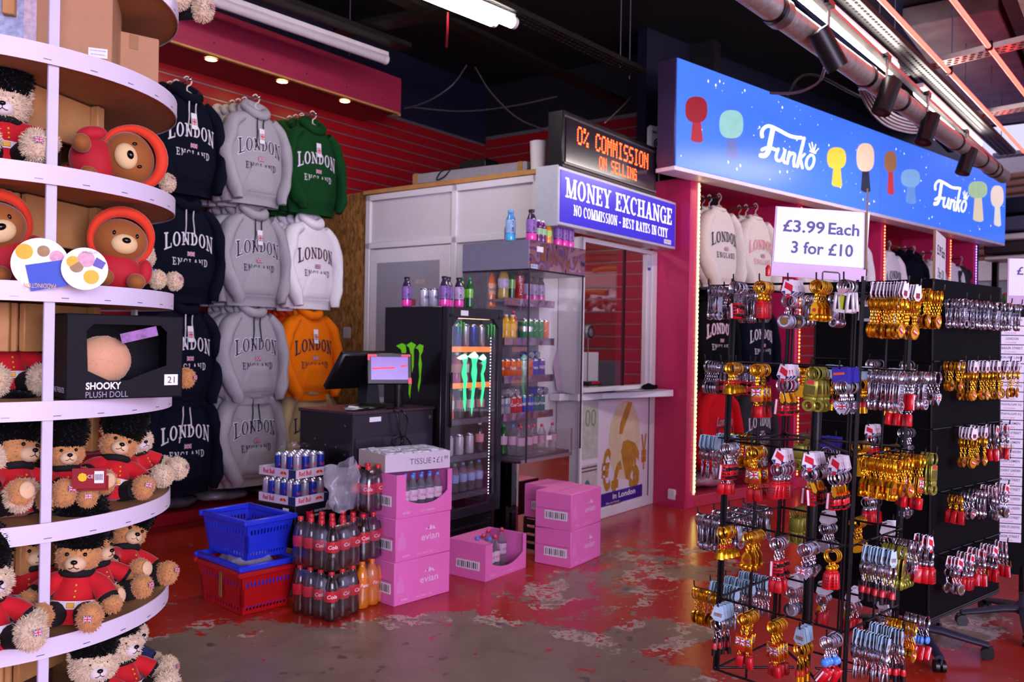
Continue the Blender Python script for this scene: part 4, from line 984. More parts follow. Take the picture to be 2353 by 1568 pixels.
for k in range(52): led.box((FS1 - .075, FT0 + .055, .42 + k * .0225), (.006, .004, .008))
put('led_dots', led, LEDW, fr, kind='stuff')
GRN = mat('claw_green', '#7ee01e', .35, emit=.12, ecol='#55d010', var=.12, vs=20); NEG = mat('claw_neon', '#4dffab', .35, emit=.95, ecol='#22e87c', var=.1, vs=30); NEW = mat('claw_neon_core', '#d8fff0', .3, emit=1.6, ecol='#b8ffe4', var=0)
def plane_s(a, b, s0):       # zoomed sight (till view) onto the fridge side
    x, y = 680 + a / 3.564, 680 + b / 3.564; dx, dy = x - 1176.5, y - 784; r = Vector(((dx + dy * ROLL) / FPX, 1, -(dy - dx * ROLL) / FPX)); d = s0 / (r.x * D1.x + r.y * D1.y)
    p = r * d; return (s0, p.x * D2.x + p.y * D2.y, EYE + p.z)
def plane_t(a, b, t0):
    p = at_t(680 + a / 3.564, 680 + b / 3.564, t0); return (p.x * D1.x + p.y * D1.y, t0, p.z)
sc1 = [(820, 410), (868, 388), (898, 402), (905, 450), (890, 520), (886, 600), (876, 700), (866, 600), (872, 500), (860, 440)]
sc2 = [(903, 405), (945, 378), (984, 402), (966, 440), (966, 520), (964, 580), (948, 640), (950, 700), (942, 760), (934, 842), (922, 800), (926, 720), (932, 640), (930, 560), (938, 470), (926, 425)]
sc3 = [(978, 428), (1012, 395), (1045, 408), (1040, 455), (1022, 490), (1032, 560), (1024, 650), (1022, 700), (1004, 792), (998, 740), (1010, 660), (1004, 560), (1012, 470), (1002, 440)]
for pg in (sc1, sc2, sc3): put('claw_mark', MB().add([plane_s(a, b, FS0 - .0015) for a, b in pg], [tuple(range(len(pg)))]), GRN, side)
dc1 = [(1318, 510), (1360, 484), (1386, 478), (1410, 498), (1396, 560), (1394, 620), (1406, 680), (1392, 760), (1396, 850), (1386, 952), (1372, 900), (1370, 780), (1372, 700), (1356, 640), (1374, 560), (1362, 520)]
dc2 = [(1408, 498), (1440, 470), (1466, 458), (1496, 495), (1478, 560), (1484, 620), (1476, 700), (1462, 790), (1452, 880), (1440, 988), (1432, 900), (1440, 780), (1448, 700), (1436, 640), (1446, 560), (1436, 512)]
dc3 = [(1494, 515), (1520, 488), (1536, 478), (1560, 510), (1552, 600), (1536, 640), (1550, 720), (1534, 820), (1520, 914), (1512, 860), (1524, 760), (1516, 640), (1530, 580), (1524, 530)]
for pg in (dc1, dc2, dc3):
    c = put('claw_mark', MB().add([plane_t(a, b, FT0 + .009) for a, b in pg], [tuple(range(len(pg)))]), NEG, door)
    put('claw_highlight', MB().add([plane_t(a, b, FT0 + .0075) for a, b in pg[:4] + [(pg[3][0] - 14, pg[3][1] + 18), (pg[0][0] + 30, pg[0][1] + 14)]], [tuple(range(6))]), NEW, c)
for ox in (0, 246):
    for k in range(3):
        x = 1325 + ox + k * 24; y = 212 + ox * .09 + (8 if k != 1 else 0)
        put('claw_mark', MB().add([plane_t(a, b, FT0 + .009) for a, b in ((x - 6, y), (x + 8, y - 6), (x + 14, y + 10), (x + 10, y + 60), (x + 6, y + 118), (x + 1, y + 60), (x + 3, y + 14))], [tuple(range(7))]), mat('claw_small_green', '#46b45a', .35, emit=.2, ecol='#2fa048', var=.05), door)
OST = mat('shelf_strip_orange', '#ff9648', .3, emit=.5, ecol='#ff8030', var=.25, vs=8); WIRE = mat('wire_shelf', '#6a6478', .35, .6)
fz = [1.50, 1.24, .98, .72, .45]
for i, z in enumerate(fz):
    sh = fpart('shelf', FS0 + .035, FS1 - .035, FT0 + .09, FT1 - .05, z - .012, z, WIRE, 0)
    put('shelf_strip', dbox(MB(), FS0 + .04, FS1 - .04, FT0 + .078, FT0 + .09, z - .035, z + .004), OST if i in (0, 1) else FIN, sh)
put('top_lamp', dbox(MB(), FS0 + .06, FS1 - .06, FT0 + .08, FT0 + .13, FH - .075, FH - .052), mat('fridge_lamp', '#fff1e0', .4, emit=2.5, ecol='#ffd0a0', var=0), fr)
ENB = mat('can_blue_silver', '#3a4cb4', .25, .5, var=.25, vs=30); ENS = mat('can_silver', '#b9b8c6', .25, .7); JUY = plas('juice_yellow', '#e8a81e'); JUO = plas('orange_drink', '#ee7312'); MAG = plas('magenta_drink', '#d8207e'); SPR = plas('green_drink', '#1f9a4c'); DKB = plas('dark_bottle', '#24202c'); SLV = mat('can_white_blue', '#cfd2e2', .25, .4, var=.2, vs=40); GRD = plas('green_glass', '#1c6a2c', trans=.3)
rowset = [[('c', ENB), ('c', ENS), ('c', ENB), ('c', ENS), ('c', ENB), ('c', ENS)], [('c', JUY), ('c', JUO), ('b', MAG), ('b', MAG), ('c', DKB), ('c', DKB)], [('b', SPR), ('b', JUO), ('b', DKB), ('b', DKB), ('b', DKB)], [('b', JUY), ('c', SLV), ('c', SLV), ('c', SLV), ('b', DKB)], [('w', CAPB), ('w', CAPB), ('w', CAPG), ('w', CAPB), ('w', CAPG), ('w', CAPB)]]
onam = ['first', 'second', 'third', 'fourth', 'fifth', 'sixth', 'seventh', 'eighth', 'ninth', 'tenth']; snam = ['top', 'second', 'third', 'fourth', 'bottom']
for i, row in enumerate(rowset):
    for j, (k, m) in enumerate(row):
        s = FS0 + .085 + j * (.46 / max(1, len(row) - 1)); loc = P(s, FT0 + .14, fz[i] + .001); lab = 'drink in the fridge, %s shelf, %s from the left' % (snam[i], onam[j])
        if k == 'c': can(lab.replace('drink', 'can'), loc, m, .031, .165 if i == 0 else .145, rot=(0, 0, ROT), group='cans in the fridge')
        elif k == 'b': bottle('drink_bottle', lab.replace('drink', 'bottle'), loc, .033, .22, m, INKW if j % 2 else PRP, CAPW if i else CAPK, rz=ROT, group='bottles in the fridge')
        else: bottle('drink_bottle', lab.replace('drink', 'water bottle'), loc, .032, .21, PETC, mat('label_blue', '#8fa6d8', .4), m, rz=ROT, group='bottles in the fridge')
# bottles on top of the fridge
PRM1 = plas('bottle_grape_dark', '#3c2a4a'); PRPK = plas('bottle_pink_base', '#f03ab0', emit=.0); PRLB = mat('label_violet', '#8c64b4', .35, var=.35, vs=60)
def prime(label, loc, top=PRM1, lab=PRLB, cap=CAPK, base=PRPK, words='PRIME', group='sports drink bottles', h=.215, r=.036):
    t = bottle('sports_drink_bottle', label, loc, r, h, top, lab, cap, waist=.03, lab=(.27, .68), neck=r * .5, rz=ROT - .5, group=group, words=words, vertical=True, wm=mat('label_dark_ink', '#221a35', .4))
    put('base_band', MB().lathe([(r * .78, h * .001), (r * .97, h * .02), (r * 1.03, h * .07), (r * 1.02, h * .17), (r * .99, h * .24)], 18), base, t); return t
fz_top = FH + .001
for x, lab, dt in ((968, 'pink label', 0), (1036, 'dark', 0), (1060, 'dark', .06), (1083, 'bold white lettered', 0)):
    pass
def top_at(x, z, t): p = at_t(x, 700, t); q = p; q.z = z; return q
for s, t, nm in ((4.475, 4.27, 'sports drink bottle standing alone at the back left of the fridge top'), (4.535, 3.965, 'sports drink bottle on the fridge top, left of the front three'), (4.60, 3.99, 'sports drink bottle on the fridge top, middle of the front three'), (4.68, 3.955, 'sports drink bottle with bold lettering, right of the front three')):
    prime(nm, P(s, t, fz_top), lab=mat('label_white_violet', '#b9a6cc', .35, var=.3, vs=50) if 'bold' in nm else PRLB)
for s, t, nm in ((4.49, 4.115, 'silver can behind the pink based bottles on the fridge'), (4.52, 4.05, 'pale soda can on the fridge top')): can(nm, P(s, t, fz_top), SLV, .033, .13, rot=(0, 0, ROT), words='PEPSI', wm=INKB, group='cans on the fridge top')
for s, t, nm in ((4.765, 4.0, 'slim green bottle on the fridge top, left'), (4.80, 3.955, 'slim green bottle on the fridge top, right')): bottle('green_bottle', nm, P(s, t, fz_top), .027, .225, GRD, plas('label_lime', '#74c23a'), CAPG, rz=ROT - .5, group='green bottles on the fridge', words='DEW', wm=INKK)

# ---------------------------------------------------------------- mirrored drinks display beside the fridge
du = shop_thing('drinks_display', 'mirrored acrylic drinks display between the fridge and the booth', 'display')
MIRR = mat('mirror_panel', '#d8d4dc', .03, 1.0, var=.0); IRI = None
def irid():
    m = bpy.data.materials.new('iridescent_foil'); m.use_nodes = True; nt = m.node_tree; b = nt.nodes['Principled BSDF']; tc = nt.nodes.new('ShaderNodeTexCoord'); n = nt.nodes.new('ShaderNodeTexNoise'); n.inputs['Scale'].default_value = 5; n.inputs['Distortion'].default_value = 2.2; n.inputs['Detail'].default_value = 1
    r = nt.nodes.new('ShaderNodeValToRGB'); cs = ['#8a5a9a', '#5b3f6a', '#b592c8', '#c98a5a', '#8f6fc0', '#d8b0c8', '#e0a05a']; r.color_ramp.elements[0].color = (*hexc(cs[0]), 1)
    for i, c in enumerate(cs[1:]):
        e = r.color_ramp.elements.new(.3 + .07 * i) if i < 5 else r.color_ramp.elements[-1]; e.color = (*hexc(c), 1)
    nt.links.new(tc.outputs['Object'], n.inputs['Vector']); nt.links.new(n.outputs['Fac'], r.inputs[0]); nt.links.new(r.outputs[0], b.inputs['Base Color'])
    b.inputs['Metallic'].default_value = .75; b.inputs['Roughness'].default_value = .12; return m
IRI = irid(); ACR = film('acrylic_sheet', '#ffffff', .03, .02, True); GEDGE = mat('acrylic_edge', '#3a3540', .3)
def dp_(name, s0, s1, t0, t1, z0, z1, m, b=0.0, parent=du): return put(name, dbox(MB(), s0, s1, t0, t1, z0, z1, 0, b), m, parent)
DS0, DS1 = 5.10, 5.80
hd = dp_('header_side', DS0, DS0 + .006, 3.65, 4.28, 2.085, 2.295, MIRR); dp_('header_front', DS0 + .006, 5.87, 3.64, 3.65, 2.085, 2.295, IRI); dp_('header_shelf', DS0 + .006, 5.87, 3.65, 4.03, 2.29, 2.296, ACR)
put('header_label', dbox(MB(), 5.19, 5.27, 3.637, 3.6395, 2.215, 2.255), PW, hd); put('header_label', dbox(MB(), 5.115, 5.2, 3.637, 3.6395, 2.088, 2.118), mat('label_pale_blue', '#b9d2f0', .4), hd)
text('FRESH TECH', hd, (5.157, 3.6362, 2.103), .014, INKB, .07)
dp_('header_base', DS0, 5.87, 3.64, 4.28, 2.072, 2.084, mat('display_edge_dark', '#2a262c', .3, .4))
dp_('side_pane', DS0, DS0 + .005, 3.645, 4.28, .66, 2.072, ACR); dp_('front_pane', DS0, 5.84, 3.64, 3.645, .70, 2.072, ACR); dp_('pane_edge', DS0 - .003, DS0 + .006, 3.636, 3.648, .66, 2.072, GEDGE); dp_('pane_edge', 5.838, 5.846, 3.636, 3.648, .70, 2.072, GEDGE)
dp_('back_panel', DS0 + .01, DS1, 4.035, 4.045, .1, 2.07, mat('display_back', '#8a828e', .25, .3)); dp_('rear_side', DS0 + .005, DS0 + .03, 4.05, 4.28, 1.7, 2.07, mat('display_back', '#8a828e', .25, .3))
shz = [1.865, 1.565, 1.275, .99, .685]
for i, z in enumerate(shz[:4]):
    sh = dp_('shelf', DS0 + .012, DS1 - .02, 3.875, 4.033, z - .02, z, mat('display_shelf', '#8a8088', .2, .4)); put('shelf_strip', dbox(MB(), DS0 + .012, DS1 - .02, 3.866, 3.875, z - .045, z + .012), IRI, sh)
bn = dp_('bottom_bin', DS0 + .02, 5.82, 3.73, 4.03, .655, .685, mat('bin_floor', '#5b5560', .3)); put('bin_front', dbox(MB(), DS0 + .03, 5.82, 3.71, 3.715, .64, .86), ACR, bn); put('bin_trim', dbox(MB(), DS0 + .03, 5.82, 3.703, 3.71, .64, .668), mat('bin_trim_silver', '#b9a9b5', .2, .7), bn); put('bin_trim', dbox(MB(), 5.81, 5.82, 3.703, 3.71, .64, .86), mat('bin_trim_silver', '#b9a9b5', .2, .7), bn); put('bin_label', dbox(MB(), 5.46, 5.53, 3.7065, 3.7095, .79, .825), PW, bn)
bs_ = dp_('base_front', DS0 + .05, 5.84, 3.74, 3.75, 0.005, .638, mat('mirror_bronze', '#e8d6ba', .06, 1.0, var=.0)); dp_('base_side', DS0 + .04, DS0 + .05, 3.75, 4.03, .005, .638, MIRR)
# rows of drinks
SEVEN = plas('can_green', '#158a3e'); FANT = mat('can_orange', '#ee6a14', .25, .2, var=.2, vs=60); FANP = plas('can_purple', '#6a2aa0'); PEPS = mat('can_silver_pepsi', '#c9ccd8', .25, .4); REDC = plas('can_red', '#c8142a'); BLUC = plas('can_blue', '#1b3ec0'); TEAL = plas('can_teal', '#12706e')
g1 = 'drinks on top of the display'
def up(s, t): return P(s, t, 2.297)
prime('blue sports drink bottle at the left end on top of the display', up(5.155, 3.86), plas('bottle_blue', '#4a86c8'), mat('label_blue_grey', '#8fb0dc', .35, var=.2, vs=50), CAPL, plas('bottle_blue_base', '#3fb2ea'), group=g1, h=.235, r=.039)
prime('large dark sports drink bottle with pink base on top of the display', up(5.20, 3.70), group=g1, h=.235, r=.040)
for i, s in enumerate((5.29, 5.35)): bottle('juice_bottle', 'small purple juice bottle on the display, %s' % ('left', 'right')[i], up(s, 3.70), .029, .17, plas('juice_purple', '#6a1a6e'), mat('label_green_purple', '#9ccf9a', .35, var=.3, vs=30), CAPW, rz=ROT - .5, group=g1)
bottle('juice_bottle', 'small orange juice bottle with white cap on the display', up(5.42, 3.70), .029, .165, plas('juice_orange', '#f0a020'), mat('label_pale_green', '#b6d86a', .35, var=.2, vs=30), CAPW, rz=ROT - .5, group=g1)
for i, (s, t) in enumerate(((5.49, 3.76), (5.57, 3.71), (5.66, 3.71), (5.745, 3.71))): prime('dark sports drink bottle on the display right end, %s from the left' % onam[i], up(s, t), group=g1, h=.215, r=.034)
prime('dark bottle half hidden behind the blue one on the display', up(5.22, 3.93), group=g1, h=.17, r=.03)
zB = shz[0] + .001; g2 = 'drinks on the upper display shelf'
for i, (s, t) in enumerate(((5.135, 4.19), (5.14, 4.12), (5.145, 4.05))): bottle('soda_bottle', 'large orange soda bottle on the upper shelf, %s from the left' % onam[i], P(s + .02, t, 1.80), .045, .30, JUO, mat('label_orange_white', '#f0b48a', .35, var=.3, vs=40), CAPG if i == 0 else mat('cap_orange', '#f07818', .35), rz=ROT - .6, group=g2, words='Fanta', wm=INKB)
for s, lq, lb, nm in ((5.17, plas('soda_yellow', '#d8b83a', trans=.3), mat('label_multi', '#c2b8d8', .35, var=.5, vs=30), 'yellow soda bottle with multicoloured label'), (5.275, GRD, plas('label_lime', '#74c23a'), 'green soda bottle beside the tall red can')): bottle('soda_bottle', nm, P(s, 3.93, zB), .042 if s < 5.2 else .03, .25, lq, lb, CAPG, rz=ROT - .5, group=g2)
can('tall red can on the upper display shelf', P(5.37, 3.93, zB), REDC, .038, .215, rot=(0, 0, ROT - .5), words='PUNCH', vertical=True, group=g2)
for i, s in enumerate((5.48, 5.575, 5.67)): prime('sports drink bottle on the upper display shelf, %s of three' % onam[i], P(s, 3.93, zB), group=g2, h=.2, r=.034, lab=mat('label_white_violet', '#b9a6cc', .35, var=.3, vs=50))
zC = shz[1] + .001; g3 = 'drinks on the middle display shelf'
for i, s in enumerate((5.135, 5.205, 5.28)): bottle('juice_bottle', 'yellow juice bottle with white cap, %s from the left' % onam[i], P(s, 3.925, zC), .034, .185, plas('juice_gold', '#eab224'), mat('label_gold', '#f0c44a', .35, var=.2, vs=30), CAPW, rz=ROT - .5, group=g3)
for i, s in enumerate((5.20, 5.345)): bottle('juice_bottle', 'pink juice bottle with pink cap, %s' % ('left', 'right')[i], P(s, 3.985 if i == 0 else 3.96, zC), .033, .22, plas('juice_rose', '#b8304e'), plas('label_rose', '#ea86a0'), CAPP, rz=ROT - .5, group=g3)
for i, s in enumerate((5.43, 5.50, 5.575, 5.65, 5.72)): can('green soda can, %s from the left on the middle shelf' % onam[i], P(s, 3.92, zC), SEVEN if i < 4 else FANT, .034, .16, rot=(0, 0, ROT - .5), words='7' if i > 1 else 'UP', group=g3, band=CANS if i < 2 else None)
zD = shz[2] + .001; g4 = 'drinks on the fourth display shelf'
for i, s in enumerate((5.14, 5.215, 5.29, 5.365, 5.44, 5.515, 5.585)): can('orange soda can, %s from the left' % onam[i], P(s, 3.925, zD), FANT if i not in (4, 6) else (SLV if i == 4 else BLUC), .034, .135, rot=(0, 0, ROT - .5), words='Fanta', wm=INKB if i % 2 else INKW, group=g4)
can('purple soda can at the right end of the orange ones', P(5.68, 3.925, zD), FANP, .035, .138, rot=(0, 0, ROT - .5), words='FANTA', group=g4)
for i, s in enumerate((5.42, 5.505)): can('can lying on its side above the orange cans, %s' % ('left', 'right')[i], P(s, 3.935, zD + .17), BLUC, .03, .11, rot=(R(90), 0, ROT), group=g4)
zE = shz[3] + .001; g5 = 'drinks on the lowest display shelf'
for i, (s, m, wd) in enumerate(((5.145, PEPS, 'PEPSI'), (5.225, PEPS, 'PEPSI'), (5.30, REDC, 'Cola'), (5.375, REDC, 'Cola'), (5.455, BLUC, 'MAX'), (5.53, BLUC, 'MAX'), (5.61, TEAL, 'Ice'), (5.69, TEAL, 'Ice'))): can('soda can standing in the lowest row, %s from the left' % onam[i], P(s, 3.925, zE), m, .034, .135, rot=(0, 0, ROT - .5), words=wd, wm=INKB if wd == 'PEPSI' else INKW, group=g5)
for i, s in enumerate((5.13, 5.215, 5.52, 5.605)): can('can lying on top of the lowest row, %s from the left' % onam[i], P(s, 3.93, zE + .17), BLUC if i > 1 else PEPS, .032, .12, rot=(R(90), 0, ROT), group=g5)
LPK = mat('label_pale_pink', '#dcb2cc', .4, var=.15, vs=40)
for i, (s, t) in enumerate(((5.22, 3.78), (5.32, 3.78), (5.42, 3.80), (5.50, 3.78), (5.65, 3.78), (5.40, 3.92))): bottle('water_bottle', 'small water bottle with red cap in the bottom bin, %s' % onam[i], P(s, t, .69), .032, .215, PETC, LPK, CAPR, rz=ROT - .5, group='water bottles in the bottom bin', sport=True)
for i, (s, t, c, q) in enumerate(((5.15, 3.99, CAPB, PETC), (5.16, 3.9, CAPG, GRD), (5.2, 3.84, CAPB, PETC))): bottle('water_bottle', 'bottle at the left side of the bottom bin, %s' % ('blue capped at the back', 'green', 'blue capped in front')[i], P(s, t, .69), .034, .23, q, LPK, c, rz=ROT, group='water bottles in the bottom bin')

# ---------------------------------------------------------------- till desk
td = shop_thing('till_desk', 'black till desk with drilled side panel', 'desk')
TDK = mat('desk_black', '#0d0b12', .35, var=.1, coat=.2); TDF = mat('desk_front_grey', '#27232f', .35, var=.05)
for a in ((3.68, 3.70, 3.97, 4.45, 0, 1.07), (4.40, 4.42, 3.97, 4.45, 0, 1.07)): put('side_panel', dbox(MB(), *a, 0, .002), TDK, td)
put('front_panel', dbox(MB(), 3.68, 4.42, 3.95, 3.968, 0, 1.07, 0, .002), TDF, td); put('desk_top', dbox(MB(), 3.67, 4.43, 3.94, 4.46, 1.07, 1.09, 0, .003), mat('desk_top_brown', '#3a2430', .3), td); put('back_panel', dbox(MB(), 3.70, 4.40, 4.43, 4.45, 0, 1.07), TDK, td)
for t, z in ((4.02, 1.0), (4.10, .86), (4.2, .87), (4.3, .9), (4.02, .82)): put('screw_cap', MB().tube([(3.678, t, z), (3.681, t, z)], .006, 8), STEEL, td)
put('front_sticker', dbox(MB(), 3.82, 3.92, 3.947, 3.9495, 1.02, 1.05), PW, td); put('lock', MB().tube([(4.385, 3.945, 1.02), (4.385, 3.952, 1.02)], .014, 12), STEEL, td)
put('front_slab', dbox(MB(), 3.70, 4.40, 3.943, 3.9495, .60, .92), mat('desk_slab', '#2e2938', .25), td)
tl = shop_thing('till_terminal', 'black touch screen till on an angled stand with customer display', 'till', 4.0, 4.16, 1.091)
put('monitor', MB().box((0, 0, 0), (.46, .05, .30), 0, .014, Matrix.Translation((-.03, .05, .25)) @ Matrix.Rotation(R(36), 4, 'X')), BLKP, tl)
Mc = Matrix.Translation((.05, -.15, .262)) @ Matrix.Rotation(R(-34), 4, 'Z') @ Matrix.Rotation(R(-8), 4, 'X')
cd = put('customer_display', MB().box((0, 0, 0), (.30, .02, .21), 0, .008, Mc), BLKP, tl)
put('screen', MB().box((0, -.0108, .002), (.245, .0016, .15), 0, 0, Mc), mat('screen_violet', '#8a6cc0', .15, emit=.22, ecol='#8a60d0', var=.08), cd)
REDG = mat('red_glow_print', '#ff2848', .3, emit=.5, ecol='#ff1838', var=0)
for a in ((-.115, .087, .06, .012), (.11, .087, .06, .012), (-.138, .07, .012, .03), (.135, -.082, .02, .04)): put('red_corner', MB().box((a[0], -.011, a[1]), (a[2], .0016, a[3]), 0, 0, Mc), REDG, cd)
for a in ((-.04, .005, .15), (.095, .014, .04)): put('screen_line', MB().box((a[0], -.0118, a[1]), (a[2], .0008, .012), 0, 0, Mc @ Matrix.Rotation(R(-3), 4, 'Y')), REDG, cd)
put('stand', MB().prism([(-.07, 0), (.075, 0), (.055, .03), (.03, .20), (-.05, .22), (-.06, .1)], .09, M=Matrix.Translation((.03, .06, .01)) @ Matrix.Rotation(R(90), 4, 'X')), BLKP, tl)
put('base', MB().lathe([(.0, 0), (.13, 0), (.135, .008), (.12, .02), (.05, .028), (0, .03)], 24, M=Matrix.Diagonal((1, .8, 1, 1))), BLKP, tl)
sp_ = shop_thing('handset', 'black cylindrical scanner standing beside the till', 'scanner', 4.21, 4.08, 1.091); put('body', MB().lathe([(.03, 0), (.032, .01), (.03, .12), (.036, .15), (.03, .175), (0, .18)], 16), BLKP, sp_)
pp = shop_thing('receipts', 'loose white papers on the till desk', 'paper', 3.80, 4.06, 1.092)
for k, (a, b, c, r_) in enumerate(((0, 0, .004, .2), (.05, -.02, .008, -.3), (-.02, .02, .014, .5))): put('sheet', MB().grid(lambda u, v: ((u - .5) * .14, (v - .5) * .07, c + .01 * math.sin(u * 5 + k) * v), 6, 4), PW, pp, (a, b, .002), (0, 0, r_))
cb = shop_thing('till_cable', 'coiled black cable hanging down the front of the till desk', 'cable', 4.0, 3.94, 1.09)
put('loop', MB().tube(smooth3([(.02, .06, .004), (.03, -.02, -.02), (.05, -.03, -.13), (.08, -.03, -.21), (.02, -.04, -.24), (-.03, -.04, -.20), (.03, -.045, -.17), (.12, -.03, -.19), (.2, -.03, -.28), (.28, -.03, -.34)]), .006, 6), BLKP, cb)
put('loop', MB().tube(smooth3([(.08, .06, .004), (.1, -.02, -.02), (.13, -.03, -.1), (.09, -.035, -.22), (.1, -.035, -.28)]), .005, 6), BLKP, cb)
# ================================================================ STACKED GOODS ON THE FLOOR
EVP = mat('carton_pink', '#ee76c4', .5, var=.05, vs=5); EVI = mat('carton_inside', '#4a3328', .7); EVW = mat('carton_print_pale', '#f8c8ea', .55, var=0)
def rot_of(dx, dy): return math.atan2(dy, dx)
MOUNT = [[(-.5, 0), (-.32, .42), (-.2, .2), (-.1, .3)], [(-.12, .0), (.0, .75), (.1, .45), (.16, .58), (.26, .0)], [(.1, 0), (.3, .5), (.5, 0)]]
def evian_prints(b, w, dp, h):
    text('evian', b, (.05 + w / 2, -.0015, h * .47), h * .16, EVW, w * .33, bold=.012)
    for pg in MOUNT[:]:
        put('mountain_mark', MB().add([(.05 + w / 2 + a * w * .2, -.0015, h * .62 + c * h * .17) for a, c in pg], [tuple(range(len(pg)))]), EVW, b)
    text('evian', b, (w * .18, -.0015, h * .12), h * .06, EVW, w * .12); text('24 x 500ml  FR', b, (w * .52, -.0015, h * .10), h * .04, EVW, w * .28)
    put('bottle_outline', MB().add([(w * .1 + a * .03, -.0012, h * .28 + c * h * .4) for a, c in ((-1, 0), (1, 0), (1, .6), (.4, .8), (.4, 1), (-.4, 1), (-.4, .8), (-1, .6))], [tuple(range(8))]), mat('carton_pink_mid', '#ee86cc', .5, var=0), b)
    bc = put('barcode_panel', MB().box((-.0012, dp * .42, h * .38), (.002, dp * .62, h * .24)), PW, b); bars = MB()
    for k in range(11): bars.box((-.0026, dp * .16 + k * dp * .052, h * .38), (.001, dp * (.012 + .016 * (k * 7 % 3) / 2), h * .17))
    put('barcode_bars', bars, INKK, bc, kind='stuff')
    put('tape_line', MB().box((-.001, dp / 2, h * .55), (.002, dp * .92, .003)), mat('carton_fold', '#b54f92', .6), b)
def evian_box(label, loc, rz, w=.44, dp=.30, h=.252, opened=0, group='pink water cartons'):
    t = thing('water_carton', label, 'carton', loc, rz, group)
    if not opened:
        b = put('carton', MB().box((w / 2, dp / 2, h / 2), (w, dp, h), 0, .004), EVP, t); evian_prints(b, w, dp, h)
        put('flap_seam', MB().box((w / 2, dp / 2, h + .0006), (w * .98, .004, .001)), mat('carton_fold', '#b54f92', .6), t)
    else:      # front and top cut away in a curve
        th = .005; n = 12
        cut = [(w * .16, h)] + [(w * .16, h * .55)] + [(w * (.16 + .76 * i / n), h * (.26 + .16 * abs(2 * i / n - 1) ** 2.2 * (1 if i < n / 2 else 1.5))) for i in range(n + 1)] + [(w * .92, h)]
        poly = [(0, 0), (w, 0), (w, h)] + cut[::-1] + [(0, h)]
        b = put('front_panel', MB().prism(poly, th, M=Matrix.Rotation(R(90), 4, 'X') @ Matrix.Translation((0, 0, -th))), EVP, t)
        text('evian', b, (w * .18, -.0012, h * .12), h * .08, EVW, w * .13); text('24 x 500ml', b, (w * .55, -.0012, h * .1), h * .045, EVW, w * .26)
        for a in (((th / 2), dp / 2, h / 2, th, dp - 2 * th, h), (w - th / 2, dp / 2, h / 2, th, dp - 2 * th, h), (w / 2, dp - th / 2, h / 2, w, th, h)): put('side_panel', MB().box(a[:3], a[3:], 0, .001), EVP, t)
        put('bottom', MB().box((w / 2, dp / 2, .004), (w - 2 * th, dp - 2 * th, .006)), EVI, t)
        sd = put('barcode_panel', MB().box((-.0012, dp * .45, h * .38), (.002, dp * .6, h * .24)), PW, t); bars = MB()
        for k in range(11): bars.box((-.0026, dp * .2 + k * dp * .05, h * .38), (.001, dp * (.012 + .016 * (k * 7 % 3) / 2), h * .17))
        put('barcode_bars', bars, INKK, sd, kind='stuff')
        if opened == 2: put('top_flap', MB().add([(0, 0, h), (w * .14, 0, h), (w * .3, dp * .55, h), (w * .95, dp * .85, h), (w, dp * .86, h), (w, dp, h), (0, dp, h)], [tuple(range(7))]), EVP, t)
    return t
R1 = rot_of(.673, .739); o1 = Vector((-.655, 4.946, 0))
for k, lab in enumerate(('bottom pink water carton of the tall stack', 'middle pink water carton of the tall stack')): evian_box(lab, o1 + Vector((.004 * k, 0, .253 * k)), R1 + .01 * k)
evian_box('opened pink water carton under the tissue tray', o1 + Vector((.004, 0, .507)), R1, opened=1)
LPK2 = mat('label_white_pink', '#d8b8d4', .4, var=.2, vs=40)
def in_box(o, rz, x, y, z): return o + Vector((x * math.cos(rz) - y * math.sin(rz), x * math.sin(rz) + y * math.cos(rz), z))
for i in range(5): bottle('water_bottle', 'blue capped water bottle in the opened top carton, %s from the left' % onam[i], in_box(o1, R1, .105 + i * .066, .05, .516), .031, .225, PETC, LPK2, CAPB, rz=R1, group='water bottles in the opened carton', words='evian', wm=INKR)
for i in range(5): bottle('water_bottle', 'blue capped water bottle in the second row of the opened top carton, %s' % onam[i], in_box(o1, R1, .105 + i * .066, .12, .516), .031, .225, PETC, LPK2, CAPB, rz=R1, group='water bottles in the opened carton')
# tissue tray
o2 = Vector((-.73, 5.02, .762)); R2 = rot_of(.80, .60)
tt = thing('tissue_tray', 'white cardboard tray of tissue packs with a handwritten price', 'tray', o2, R2)
CRD = mat('white_card_lavender_lit', '#dccfe0', .6, var=.06); CRD2 = mat('white_card_warm_lit', '#cfc3b8', .65, var=.06)  # one white card: lavender front light and warmer side light put into the colours
w, dp, h = .45, .34, .105
put('front_panel', MB().box((w / 2, .003, h / 2), (w, .006, h), 0, .001), CRD, tt); put('back_panel', MB().box((w / 2, dp - .003, h / 2), (w, .006, h), 0, .001), CRD, tt)
for x in (.003, w - .003): put('side_panel', MB().box((x, dp / 2, h / 2), (.006, dp - .014, h), 0, .001), CRD2, tt)
put('bottom', MB().box((w / 2, dp / 2, .003), (w - .014, dp - .014, .005)), CRD2, tt)
PEN = mat('marker_ink', '#3a3450', .5, var=0); text('TISSUE', tt, (.24, -.0012, .055), .035, PEN, .15, bold=-.01); text(':', tt, (.335, -.0012, .055), .03, PEN, bold=.03); text('£1', tt, (.372, -.0012, .055), .035, PEN, .04, bold=-.01); text('99', tt, (.42, -.0012, .065), .022, PEN, .028)
tp = MB().box((0, 0, 0), (.052, .08, .022), 0, .004).mesh('tissue_pack'); TPW = mat('tissue_wrap', '#d8d4ea', .2, var=.25, vs=40, coat=.5); k = 0
